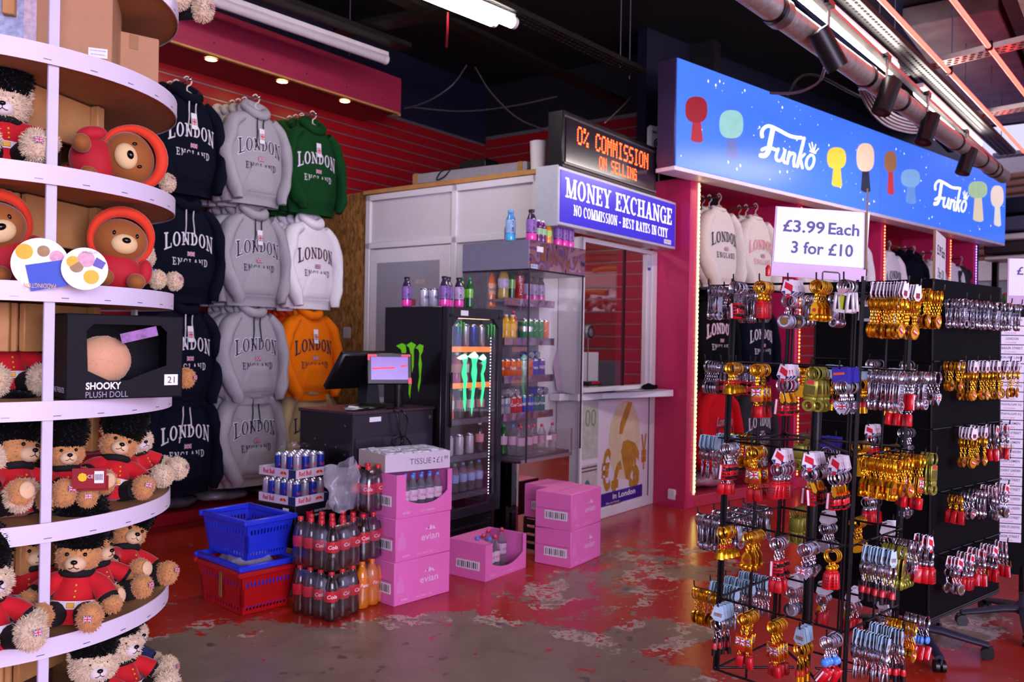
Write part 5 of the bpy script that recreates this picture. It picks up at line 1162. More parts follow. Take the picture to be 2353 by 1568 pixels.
for i in range(7):
    for j in range(3):
        rb = random.Random(k); k += 1
        put('tissue_pack', tp, TPW, None, in_box(o2, R2, .045 + i * .062, .055 + j * .093, .098 + .006 * rb.random()), (R(rb.uniform(-6, 6)), R(rb.uniform(-5, 5)), R2 + rb.uniform(-.1, .1)), None, 'tissue pack in the white tray, %s row, %s from the left' % (('front', 'middle', 'back')[j], onam[i]), 'tissue pack', 'tissue packs in the tray')
# opened carton on the floor and the pair of cartons by the booth
o3 = Vector((-.145, 5.495, 0)); R3 = rot_of(.58, .815)
evian_box('opened pink water carton standing alone on the floor', o3, R3, .46, .32, .235, 2)
for i, (x, y, c) in enumerate(((.10, .06, CAPB), (.16, .06, None), (.06, .13, CAPB), (.14, .14, None), (.27, .20, None), (.36, .15, None))): bottle('water_bottle', '%s water bottle in the floor carton, %s' % ('blue capped' if c else 'red spouted', onam[i]), in_box(o3, R3, x + .02, y, .008), .034, .25, PETC, LPK2, c or CAPR, rz=R3, group='water bottles in the floor carton', sport=c is None, words='evian', wm=INKR)
o4 = Vector((.427, 5.848, 0)); R4 = rot_of(.547, .837)
for k in (0, 1): evian_box(('lower', 'upper')[k] + ' pink water carton of the pair in front of the booth', o4 + Vector((0, 0, .254 * k)), R4, .44, .29, .253)
o5 = P(5.17, 3.45, 0); ck = thing('bottle_crate', 'dark slatted crate under the pink carton beside the drinks display', 'crate', o5, ROT)
for k in range(4): put('crate_slat', MB().box((.15, .004, .035 + k * .06), (.30, .008, .04), 0, .002), mat('crate_dark', '#2a1a1e', .5), ck); put('crate_slat', MB().box((.004, .13, .035 + k * .06), (.008, .23, .04), 0, .002), mat('crate_dark', '#2a1a1e', .5), ck)
for x, y in ((.01, .012), (.29, .012), (.01, .245), (.29, .245)): put('crate_post', MB().box((x, y, .122), (.02, .02, .244)), mat('crate_dark', '#2a1a1e', .5), ck)
put('crate_top', MB().box((.15, .128, .246), (.30, .25, .006)), mat('crate_dark', '#2a1a1e', .5), ck)
evian_box('pink water carton on the dark crate beside the drinks display', o5 + Vector((0, 0, .25)), ROT, .30, .25, .245)
# ---------------------------------------------------------------- shrink wrapped packs
COLA = plas('cola_liquid', '#2b1712', .1); COLB = mat('label_cola_red', '#cf2430', .35, var=.2, vs=40); FNT = plas('fanta_liquid', '#e8861a', .1); FNL = mat('label_fanta', '#f07a20', .35, var=.35, vs=40); WRAP = film('shrink_wrap', '#efeaff', .13, .2, True)
def pack(label, loc, rz, nx, ny, liquid, labm, cap, r=.0405, h=.268, wrap=True, words=None):
    t = thing('bottle_pack', label, 'bottle pack', loc, rz, 'shrink wrapped bottle packs'); rb = random.Random(int(loc[0] * 1e3))
    for i in range(nx):
        for j in range(ny):
            b = bottle('bottle', None, (r + .002 + i * r * 2.03, r + .002 + j * r * 2.03, 0), r, h, liquid, labm, cap, parent=t, waist=.10, lab=(.40, .62), neck=r * .34, rz=rb.uniform(-1, 1))
            if words and (j == 0 or i == 0):
                put('label_lettering', text_cyl(words, r * 1.03, r * .5, r * 1.4, h * .51, False, .012, .2), INKW, b)
    X, Y = nx * r * 2.03 + .004, ny * r * 2.03 + .004
    def ring(z, k): 
        out = []
        for a in range(28):
            th = 2 * PI * a / 28; c, s_ = math.cos(th), math.sin(th); e = 5.0
            out.append((X / 2 + (X / 2 + k) * math.copysign(abs(c) ** (2 / e), c), Y / 2 + (Y / 2 + k) * math.copysign(abs(s_) ** (2 / e), s_), z))
        return out
    if wrap:
        lv = [(.002, -.006), (.01, .002), (.06, .003), (.12, .003), (h * .62, .003), (h * .74, -.004), (h * .86, -.016), (h * .93, -.03)]
        mb = MB(); vs = []
        for z, k in lv: vs += ring(z, k)
        fs = [(i * 28 + j, i * 28 + (j + 1) % 28, (i + 1) * 28 + (j + 1) % 28, (i + 1) * 28 + j) for i in range(len(lv) - 1) for j in range(28)]
        mb.add(vs, fs); mb.wobble(30, .004, loc[0]); put('shrink_wrap', mb, WRAP, t, ang=70)
        put('wrap_label', MB().box((X + .0045, Y * .35, h * .73), (.002, .055, .038)), PW, t)
        lt = MB()
        for k in range(6): lt.box((X + .006, Y * .35 - .018 + k * .007, h * .73 + .004), (.001, .003 + .002 * (k % 2), .016))
        put('label_bars', lt, INKK, t, kind='stuff')
    return t
RC = rot_of(.55, .835)      # local x runs along the right face, local y to the left
oc = Vector((-.955, 4.64, 0.001))
for k in range(2): pack('%s large pack of dark cola bottles in front of the till' % ('lower', 'upper')[k], oc + Vector((.0, .005 * k, .269 * k)), RC + .015 * k, 3, 4, COLA, COLB, CAPR, words='Cola')
of = in_box(oc, RC, .262, .02, 0)
pack('pack of orange soda bottles on the floor beside the cola', of, RC, 3, 3, FNT, FNL, mat('cap_orange', '#f07818', .35), words='Fanta')
pack('cola pack on top of the orange soda pack', of + Vector((0, .004, .269)), RC - .02, 3, 3, COLA, COLB, CAPR, words='Cola')
pack('half empty cola pack on top beside the loose plastic', in_box(of, RC, .06, 0.02, .538), RC, 2, 2, COLA, COLB, CAPR, words='Cola')
lp = MB()
def fold(u, v):
    a = u * 2 * PI; rr = .075 + .03 * math.sin(3 * a + v * 4) + .02 * noise.noise(Vector((u * 9, v * 5, 1))); return (rr * math.cos(a), rr * 1.25 * math.sin(a), .015 + v * .25 + .05 * max(0, math.sin(a * 1 + 1.2)) * v * v)
lp.grid(fold, 40, 14); lp.wobble(16, .02, 7)
put('loose_wrap', lp, film('loose_plastic', '#e2def0', .22, .12), None, in_box(of, RC, .03, .20, .54), label='torn clear plastic wrap standing beside the top cola bottles', cat='plastic wrap', ang=80)
# ---------------------------------------------------------------- energy drink trays on dark cases
RN = rot_of(.55, .835); oN = Vector((-1.275, 5.12, 0))
CRM = mat('carton_cream', '#c9b59a', .6, var=.08); CDK = mat('case_black', '#141016', .4, var=.1); CMG = mat('case_print_red', '#d01838', .4, emit=.1)
for k in (0, 1):
    t = thing('cream_carton', '%s cream carton under the dark drink case' % ('lower', 'upper')[k], 'carton', oN + Vector((0, 0, .141 * k)), RN, 'cream cartons')
    put('carton', MB().box((.125, .16, .07), (.25, .32, .14), 0, .004), CRM, t); put('side_print', MB().box((.125, -.001, .06), (.18, .002, .035)), INKG, t); put('side_print', MB().box((-.001, .16, .06), (.002, .2, .03)), INKG, t)
t = thing('dark_drink_case', 'black drink case with red mark under the energy drink trays', 'carton', oN + Vector((0, 0, .283)), RN)
put('carton', MB().box((.14, .165, .127), (.29, .33, .254), 0, .004), CDK, t)
for a in ((.11, .20), ): put('red_mark', MB().add([(.11 + .04 * math.cos(q * PI / 4) * (1 if q % 2 else .55), -.0015, .185 + .04 * math.sin(q * PI / 4) * (1 if q % 2 else .55)) for q in range(8)], [tuple(range(8))]), CMG, t)
put('red_mark', MB().add([(-.007, .12 + .05 * math.cos(q * PI / 4) * (1 if q % 2 else .55), .09 + .06 * math.sin(q * PI / 4) * (1 if q % 2 else .55)) for q in range(8)], [tuple(range(8))[::-1]]), CMG, t)
text('SUGAR FREE DRINK', t, (.2, -.0015, .205), .014, INKW, .1); text('SERVE CHILLED', t, (.2, -.0015, .18), .012, INKW, .09); put('side_note', MB().box((-.006, .08, .2), (.002, .05, .07)), PW, t)
RBK = mat('tray_white_pink', '#d8c2d4', .45, var=.06); RBN = mat('tray_navy', '#232a5e', .45); RBR = mat('energy_red', '#d01f35', .45, var=0); RBY = mat('energy_yellow', '#f0a81c', .45, var=0); ECN = [mat('energy_can_blue', '#2a3fae', .25, .5, var=.1), mat('energy_can_silver', '#b4b3c4', .25, .6, var=.1)]
def bull_mark(par, cx, cz, sc, side):
    def m2(a, b): return (cx + a * sc, -.0022, cz + b * sc) if side == 0 else (-.0022, cx - a * sc, cz + b * sc)
    put('sun_disc', MB().add([m2(.5 * math.cos(q * PI / 8), .5 * math.sin(q * PI / 8)) for q in range(16)], [tuple(range(16))]), RBY, par)
    for sg in (-1, 1):
        pts = [(.1, .1), (.35, .45), (.75, .35), (1.1, .0), (1.3, .2), (1.15, -.25), (.85, -.55), (.6, -.2), (.3, -.35), (.15, -.1)]
        put('bull_mark', MB().add([m2(sg * a, b) + () if False else tuple(Vector(m2(sg * a, b)) + (Vector((0, -.0006, 0)) if side == 0 else Vector((-.0006, 0, 0)))) for a, b in pts], [tuple(range(len(pts)))]), RBR, par)
for k in (0, 1):
    z = .538 + .162 * k; t = thing('energy_drink_tray', '%s tray of slim blue and silver energy drink cans' % ('lower', 'upper')[k], 'tray', oN + Vector((0, 0, z)), RN, 'energy drink trays')
    W_, D_ = .26, .33
    fp = put('front_lip', MB().box((W_ / 2, .002, .026), (W_, .004, .052)), RBK, t); sp2 = put('side_lip', MB().box((.002, D_ / 2, .026), (.004, D_ - .008, .052)), RBK, t)
    for a in ((W_ / 2, D_ - .002, .026, W_, .004, .052), (W_ - .002, D_ / 2, .026, .004, D_ - .008, .052), (W_ / 2, D_ / 2, .003, W_ - .01, D_ - .01, .004)): put('tray_panel', MB().box(a[:3], a[3:]), RBK, t)
    text('Red Bull', fp, (.07, -.0015, .028), .03, RBR, .1, bold=.02); bull_mark(fp, .185, .027, .022, 0); put('navy_block', MB().box((.243, -.0008, .026), (.03, .002, .05)), RBN, fp)
    text('Red Bull', sp2, (-.0015, .24, .028), .03, RBR, .1, rz=-PI / 2, bold=.02); bull_mark(sp2, .11, .027, .022, 1); put('navy_block', MB().box((-.0008, .035, .026), (.002, .06, .05)), RBN, sp2)
    for i in range(4):
        for j in range(6):
            if k == 1 and (j > 3): continue
            can('slim energy drink can in the %s tray, row %s from the front, %s along' % (('lower', 'upper')[k], onam[i] if False else ('one', 'two', 'three', 'four', 'five', 'six')[j], onam[i]), in_box(oN, RN, .036 + i * .0625, .032 + j * .0535, z + .006), ECN[(i + j + k) % 2], .0262, .134, rot=(0, 0, RN), group='slim energy drink cans', words='Red Bull' if (i == 0 or j == 0) else None, wm=RBR, vertical=False)
put('crumpled_wrap', MB().grid(lambda u, v: ((u - .5) * .2, (v - .5) * .16, .02 * noise.noise(Vector((u * 6, v * 6, 3))) + .03 * math.exp(-((u - .4) ** 2 + (v - .5) ** 2) * 18)), 16, 12), WRAP, None, in_box(oN, RN, .12, .13, .88), (0, 0, RN), None, 'crumpled clear plastic on the upper energy drink tray', 'plastic wrap', ang=80)
# ---------------------------------------------------------------- shopping baskets
BLU = mat('basket_blue', '#2335d8', .35, var=.05, coat=.2); RDB = mat('basket_red', '#b01017', .35, var=.05, coat=.2)
def basket(label, loc, rz, m, Lx=.34, Ly=.50, H=.22, tp=.86):
    t = thing('shopping_basket', label, 'basket', loc, rz, 'shopping baskets'); cx, cy = Lx / 2, Ly / 2; x0, y0 = cx * tp, cy * tp
    def wall(ax, sg):
        mb = MB(); th = .004; half_t, half_b = (cy, y0) if ax == 'x' else (cx, x0); off_t, off_b = (cx, x0) if ax == 'x' else (cy, y0)
        def pt(u, z, k):
            f = z / H; hw = half_b + (half_t - half_b) * f; of_ = off_b + (off_t - off_b) * f - k
            return (sg * of_, u * hw, z) if ax == 'x' else (u * hw, sg * of_, z)
        def slab(u0, u1, z0, z1):
            vs = [pt(u, z, k) for k in (0, th) for u, z in ((u0, z0), (u1, z0), (u1, z1), (u0, z1))]
            mb.add(vs, [(0, 1, 2, 3), (7, 6, 5, 4), (0, 4, 5, 1), (1, 5, 6, 2), (2, 6, 7, 3), (3, 7, 4, 0)])
        slab(-1, 1, 0, H * .10); slab(-1, 1, H * .20, H * .70); slab(-1, 1, H * .84, H); slab(-1, -.9, H * .1, H * .84); slab(.9, 1, H * .1, H * .84)
        n = 13
        for i in range(n):
            u = -.86 + 1.72 * i / (n - 1); slab(u - .035, u + .035, H * .1, H * .2); slab(u - .035, u + .035, H * .7, H * .84)
        return mb
    for ax in ('x', 'y'):
        for sg in (-1, 1): put('wall', wall(ax, sg), m, t, ang=30)
    put('bottom', MB().box((0, 0, .004), (x0 * 2, y0 * 2, .006)), m, t)
    rm = MB(); w = .022
    for a, b in (((0, cy), (2 * cx + 2 * w, .028)), ((0, -cy), (2 * cx + 2 * w, .028))): rm.box((a[0], a[1], H + .012), (b[0], b[1], .032), 0, .006)
    for sg in (-1, 1): rm.box((sg * cx, 0, H + .012), (.028, 2 * cy - .03, .032), 0, .006)
    put('rim', rm, m, t)
    hn = MB()
    for yy in (-.02, .02): hn.tube([(-cx + .02, yy * 2.2, H + .03), (-cx * .6, yy, H + .036), (cx * .6, yy, H + .036), (cx - .02, yy * 2.2, H + .03)], .006, 6)
    return t
RB_ = rot_of(.68, .733); ob_ = in_box(Vector((-1.46, 4.70, 0)), RB_, .17, .25, 0)
bk = basket('red shopping basket at the bottom of the stack with a strip of tape', ob_ + Vector((0, 0, .002)), RB_, RDB)
put('tape', MB().box((-.171, -.02, .15), (.004, .03, .16)), mat('brown_tape', '#8a6430', .5), bk)
basket('blue shopping basket nested inside the red one', ob_ + Vector((0, 0, .035)), RB_, BLU, .335, .495, .22, .86)
basket('blue shopping basket standing across the top of the stack', ob_ + Vector((.0, .02, .292)), RB_ + .06, BLU, .31, .45, .205, .84)
put('plastic_bag', MB().ell((0, 0, .05), (.13, .2, .07), 24, 12).wobble(14, .05, 3), film('bag_film', '#dcd8ea', .30, .12), None, ob_ + Vector((0, 0, .2)), (0, 0, RB_), None, 'crumpled clear plastic bag inside the nested baskets', 'plastic bag', ang=80)
# ================================================================ ROUND SHELVES WITH PLUSH TOYS
CX, CY, RS = -1.77, 2.87, .59
SHELF = [2.72, 2.38, 2.035, 1.696, 1.353, 1.0, .665, .32]
BAND = mat('shelf_edge_white', '#ded6ea', .4, var=.03, vs=4); MDF = mat('shelf_board_brown', '#a87c50', .7, var=.12, vs=7); POSTM = mat('post_white_strip', '#d6cfe6', .25, var=.05, coat=.4)
un = thing('round_shelf_unit', 'round shelf unit with white edged shelves full of plush toys', 'shelf unit', (CX, CY, 0))
for z in SHELF:
    sh = put('shelf', MB().lathe([(0, z - .05), (RS - .004, z - .05), (RS - .004, z - .004), (0, z - .004)], 64), MDF, un)
    put('edge_band', MB().lathe([(RS - .004, z - .056), (RS, z - .056), (RS, z), (RS - .004, z)], 72, caps=False), BAND, sh)
    for a in range(-85, 60, 13):
        th = R(a + (z * 31) % 9); put('staple', MB().box((RS + .0004, 0, z - .044), (.001, .022, .0022), 0, 0, Matrix.Rotation(th, 4, 'Z')), mat('staple_grey', '#77707f', .4, .6), sh)
for a in (-42, 60, 165, 250):
    th = R(a); put('post', MB().box((RS - .02, 0, 1.55), (.012, .030, 3.1), 0, .002, Matrix.Rotation(th, 4, 'Z')), POSTM, un)
put('core', MB().lathe([(.25, 0), (.25, 2.9)], 6), mat('core_dark', '#3a1c14', .8), un)
for z in SHELF[:-1]:
    for k in range(6):
        th = R(60 * k - 12); put('core_board', MB().box((.292, 0, z - .13), (.022, .325, .15), 0, .003, Matrix.Rotation(th, 4, 'Z')), PINE, un)
        put('core_batten', MB().box((.318, .13, z - .13), (.03, .035, .15), 0, .003, Matrix.Rotation(th, 4, 'Z')), PINE, un)
def furry(mb, c, r, n, ln, seed, nu=20, nv=14, tuft=True):
    rb = random.Random(seed)
    if not isinstance(r, (tuple, list)): r = (r, r, r)
    mb.ell(c, r, nu, nv, fn=lambda d: 1 + .05 * noise.noise(d * 4 + Vector((seed, 0, 0))))
    if not tuft: return mb
    for i in range(n):
        d = Vector((rb.gauss(0, 1), rb.gauss(0, 1), rb.gauss(0, 1))).normalized(); p = Vector((c[0] + d.x * r[0], c[1] + d.y * r[1], c[2] + d.z * r[2])) 
        nn = Vector((d.x / r[0], d.y / r[1], d.z / r[2])).normalized(); q = (nn + Vector((rb.gauss(0, .5), rb.gauss(0, .5), rb.gauss(-.25, .5)))).normalized()
        sd = nn.cross(q); sd = sd.normalized() if sd.length > .01 else nn.orthogonal().normalized(); wv = nn.cross(sd).normalized()
        L = ln * rb.uniform(.6, 1.3); b = min(.0022, ln * .3)
        mb.add([p - nn * .002 + sd * b, p - nn * .002 - sd * b * .6 + wv * b, p - nn * .002 - sd * b * .6 - wv * b, p + q * L], [(0, 1, 3), (1, 2, 3), (2, 0, 3)])
    return mb
@once()
def bear_meshes(fl):
    ln = (.0065, .0085)[fl]; k = (1, 1.15)[fl]; q = (1, 2)[fl]; M = {}
    M['head'] = furry(MB(), (0, 0, 0), (.054 * k, .050 * k, .048 * k), 700 * q, ln, 1, 24, 16).mesh('head', 60)
    M['ear'] = furry(MB(), (0, 0, 0), (.019 * k, .011, .019 * k), 160 * q, ln * .8, 2, 12, 8).mesh('ear', 60)
    M['muzzle'] = MB().ell((0, 0, 0), (.026, .02, .021), 16, 10).mesh('muzzle', 60)
    M['nose'] = MB().ell((0, 0, 0), (.0085, .006, .006), 10, 6).mesh('nose', 60); M['eye'] = MB().ell((0, 0, 0), .0052, 10, 6).mesh('eye', 60)
    M['mouth'] = MB().tube([(0, 0, .006), (0, -.001, -.002), (.008, .001, -.007), (.012, .004, -.006)], .0011, 5).tube([(0, -.001, -.002), (-.008, .001, -.007), (-.012, .004, -.006)], .0011, 5).mesh('mouth', 60)
    M['hat'] = furry(MB(), (0, 0, 0), (.070, .068, .086), 1200, .009, 3, 24, 16).mesh('hat', 60)
    M['paw'] = furry(MB(), (0, 0, 0), (.024 * k, .023 * k, .023 * k), 260 * q, ln, 4, 14, 10).mesh('paw', 60)
    M['foot'] = furry(MB(), (0, 0, 0), (.030 * k, .034 * k, .036 * k), 360 * q, ln, 5, 16, 10).mesh('foot', 60)
    j = MB().lathe([(.0, .0), (.050, .002), (.058, .02), (.058, .05), (.050, .09), (.036, .125), (.02, .135), (0, .136)], 24, M=Matrix.Diagonal((1, .86, 1, 1))); j.wobble(14, .006, 1); M['jacket'] = j.mesh('jacket', 60)
    M['belt'] = MB().lathe([(.0605, .042), (.0615, .05), (.059, .062)], 28, M=Matrix.Diagonal((1, .88, 1, 1)), caps=False).mesh('belt', 60)
    M['collar'] = MB().torus((0, 0, .128), .034, .011, 18, 8, axis='z').mesh('collar', 60)
    M['button'] = MB().ell((0, 0, 0), .0035, 8, 5).mesh('button'); M['buckle'] = MB().box((0, 0, 0), (.018, .003, .013), 0, .001).mesh('buckle')
    for s in (-1, 1):
        a = MB().tube(smooth3([(s * .034, 0, .112), (s * .06, -.01, .098), (s * .08, -.028, .075)], 4), [.021 + .001 * i for i in range(9)], 12); a.wobble(20, .003, s); M['arm%d' % s] = a.mesh('sleeve', 60)
        M['cuff%d' % s] = MB().tube([(s * .077, -.025, .079), (s * .086, -.034, .068)], .0255, 12).mesh('cuff', 60)
        l = MB().tube(smooth3([(s * .022, .01, .03), (s * .036, -.04, .03), (s * .048, -.092, .031)], 4), [.03, .03, .0305, .031, .031, .031, .031, .031, .031], 14); l.wobble(18, .003, s); M['leg%d' % s] = l.mesh('trouser_leg', 60)
        M['stripe%d' % s] = MB().tube(smooth3([(s * .053, .005, .038), (s * .0675, -.04, .038), (s * .079, -.09, .039)], 4), .0022, 6).tube(smooth3([(s * .053, .005, .031), (s * .068, -.04, .031), (s * .080, -.09, .032)], 4), .0022, 6).mesh('stripe')
    return M
GOLDF = mat('fur_golden', '#c48a50', .9, var=.2, vs=50, sheen=.5); CREAMF = mat('fur_cream', '#d8c2a2', .9, var=.2, vs=50, sheen=.5); BLKFUR = mat('fur_black', '#050506', .95, var=.1, sheen=.1, spec=.1); MUZ = mat('muzzle_cream', '#e0bd92', .8, sheen=.4); MUZW = mat('muzzle_white', '#e2d6d2', .8, sheen=.4)
JRED = mat('felt_red', '#c80f1e', .85, var=.08, vs=40, sheen=.2); JNAVY = mat('felt_navy', '#1a2450', .85, var=.08, vs=40); JBLK = mat('felt_black', '#0a0a0d', .85, var=.08); JYEL = mat('piping_yellow', '#e6c818', .6); JWHT = mat('belt_white', '#e4dce4', .6); BRASS = mat('brass_yellow', '#e0a82a', .4, .3); GLOSSK = mat('gloss_black', '#050505', .12, var=0)
def bear(label, loc, face, fur=0, tilt=(0, 0), head=(0, 0, 0), sc=1.0, hat=True, jacket=None, group='guardsman bears on the round shelves', arms=(0, 0)):
    M = bear_meshes(fur); F_ = (GOLDF, CREAMF)[fur]; t = thing('plush_bear', label, 'plush toy', loc, 0, group)
    t.rotation_euler = (Matrix.Rotation(face + PI / 2, 4, 'Z') @ Matrix.Rotation(R(tilt[0]), 4, 'X') @ Matrix.Rotation(R(tilt[1]), 4, 'Y')).to_euler(); t.scale = (sc,) * 3
    J = jacket or JRED
    jk = put('jacket', M['jacket'], J, t); put('belt', M['belt'], JWHT, jk); put('buckle', M['buckle'], BRASS, jk, (0, -.0545, .052)); put('collar', M['collar'], JBLK, jk)
    for z in (.072, .086, .1): put('button', M['button'], BRASS, jk, (.006, -.048 + (z - .07) * .35, z))
    for s in (-1, 1):
        Ma = Matrix.Translation((s * .034, 0, .112)) @ Matrix.Rotation(R(arms[0 if s < 0 else 1]), 4, 'X') @ Matrix.Translation((-s * .034, 0, -.112))
        sl = put('sleeve', M['arm%d' % s], J, t); sl.matrix_local = Ma
        cf = put('cuff', M['cuff%d' % s], JBLK, t); cf.matrix_local = Ma
        pw = put('paw', M['paw'], F_, t); pw.matrix_local = Ma @ Matrix.Translation((s * .094, -.042, .058))
        pt_ = put('sleeve_patch', MB().box((0, 0, 0), (.004, .014, .009)), JWHT, t); pt_.matrix_local = Ma @ Matrix.Translation((s * .083, -.012, .092)) @ Matrix.Rotation(R(-s * 35), 4, 'Y')
        lg = put('trouser_leg', M['leg%d' % s], JBLK, t); put('stripe', M['stripe%d' % s], JYEL, lg)
        ft = put('foot', M['foot'], F_, t, (s * .056, -.118, .036)); (put('sole_flag', flag_mesh(.02, .015), FLAG, ft, (0, -.044 if fur else -.0385, .002)) if s > 0 else put('sole_pad', MB().ell((0, -.031, 0), (.019, .007, .022), 12, 8), MUZ, ft))
    h = put('head', M['head'], F_, t, (0, -.004, .172), (R(head[0]), R(head[1]), R(head[2])))
    for s in (-1, 1): put('ear', M['ear'], F_, h, (s * .046, .004, .034), (0, R(s * 35), 0)); put('eye', M['eye'], GLOSSK, h, (s * .021, -.0475, .012))
    mz = MUZ if fur == 0 else MUZW; put('muzzle', M['muzzle'], mz, h, (0, -.046, -.012)); put('nose', M['nose'], GLOSSK, h, (0, -.067, -.004)); put('mouth', M['mouth'], GLOSSK, h, (0, -.0665, -.014))
    if hat: put('bearskin_hat', M['hat'], BLKFUR, h, (0, .010, .078))
    return t
def on_shelf(x, y, d, z): p = at_d(x, y, d); return Vector((p.x, p.y, z + .001))
A = R
bear('golden guardsman bear leaning back at the left of the lower middle shelf', on_shelf(40, 1150, 2.56, 1.0), A(-30), 0, (-18, 8), (8, 0, 12), 1.15)
bear('golden guardsman bear half behind the post under a red tag', on_shelf(150, 1150, 2.68, 1.0), A(-60), 0, (-8, 0), (0, 0, 8), .98)
bear('golden guardsman bear right of the red swing tag', on_shelf(248, 1150, 2.82, 1.0), A(-45), 0, (-14, 14), (5, 8, -8), 1.08)
bear('fluffy cream guardsman bear at the right end of the lower middle shelf', on_shelf(330, 1090, 3.12, 1.0), A(-8), 1, (-10, -6), (0, 0, -25), .95)
bear('fluffy cream bear tucked behind at the right of the lower middle shelf', on_shelf(285, 1100, 3.2, 1.0), A(-30), 1, (0, 0), (0, 0, -10), .85)
bear('fluffy cream bear with feet over the edge, far left of the lower middle shelf', on_shelf(-30, 1190, 2.50, 1.0), A(-48), 1, (-20, 0), (0, 0, 0), 1.05, arms=(-20, -10))
bear('fluffy cream guardsman bear at the far left of the lower shelf', on_shelf(-25, 1480, 2.36, .665), A(-40), 1, (-12, 0), (0, 0, 10), 1.1)
bear('golden guardsman bear sitting in front by the post', on_shelf(165, 1430, 2.62, .665), A(-72), 0, (-6, 4), (6, 0, 0), 1.18, arms=(-12, 10))
bear('golden guardsman bear in profile behind the front one', on_shelf(232, 1390, 2.78, .665), A(-22), 0, (-12, 0), (4, 0, 6), 1.05)
bear('golden guardsman bear leaning at the right end of the lower shelf', on_shelf(285, 1340, 2.96, .665), A(-20), 0, (-16, 18), (10, 12, -14), 1.12)
bear('golden guardsman bear squeezed at the back of the lower shelf', on_shelf(60, 1390, 2.72, .665), A(-60), 0, (0, 0), (0, 0, 30), 1.1)
bear('cream bear in a navy jacket on the bottom shelf', on_shelf(300, 1510, 3.02, .32), A(-10), 1, (-8, 8), (0, 0, -10), .95, True, JNAVY)
bear('fluffy cream guardsman bear on the bottom shelf, nearest the edge', on_shelf(290, 1590, 2.85, .32), A(-25), 1, (-10, 0), (0, 0, 0), 1.1)
bear('fluffy cream guardsman bear on the bottom shelf beside the post', on_shelf(215, 1620, 2.68, .32), A(-60), 1, (-5, 0), (0, 0, 10), 1.1)
bear('cream guardsman bear at the left of the upper shelf', on_shelf(10, 300, 2.56, 2.035), A(-52), 1, (-8, 0), (12, 0, -10), 1.15, arms=(-25, -15))
bear('small cream guardsman bear lying at the right end of the upper shelf', on_shelf(322, 360, 3.08, 2.035), A(-20), 1, (-28, 10), (20, 0, 0), .82)
bear('small cream bear at the right end of the middle shelf', on_shelf(338, 640, 3.1, 1.696), A(-18), 1, (-14, 0), (0, 0, -30), .78, False, mat('felt_blue', '#2a4a9a', .8))
bear('fluffy cream guardsman bear left of the black window box', on_shelf(15, 880, 2.72, 1.353), A(-45), 1, (-4, 0), (0, 0, -10), 1.15)
bear('tan plush bear behind the right of the black window box', on_shelf(338, 820, 3.16, 1.353), A(-15), 0, (0, 0), (0, 0, -20), 1.05, False)
bear('fluffy cream bear at the edge of the topmost shelf', on_shelf(372, 30, 3.16, 2.72), A(-20), 1, (0, 0), (0, 0, 0), 1.1, False)
# red card tag in front of the bears
tg = thing('swing_tag', 'red card tag with barcode sticker hanging in front of the bears', 'tag', at_d(205, 1100, 2.55), A(12))
put('card', MB().box((0, 0, 0), (.095, .003, .062), 0, .001), mat('tag_red', '#8e1420', .45), tg); put('card', MB().box((.006, .012, -.016), (.09, .003, .045), 0, .001), mat('tag_red', '#8e1420', .45), tg)
put('sticker', MB().lathe([(.0, 0), (.013, 0)], 8, M=Matrix.Translation((-.018, -.002, .004)) @ Matrix.Rotation(R(90), 4, 'X'), caps=False), mat('sticker_yellow', '#e8c81c', .5), tg); put('sticker', MB().box((.028, -.002, .004), (.026, .001, .036)), PW, tg)
bb = MB()
for k in range(7): bb.box((.018 + k * .0032, -.0028, .004), (.0014, .0006, .018))
put('barcode_bars', bb, INKK, tg, kind='stuff'); text('CE', tg, (.004, -.002, .006), .01, INKW)
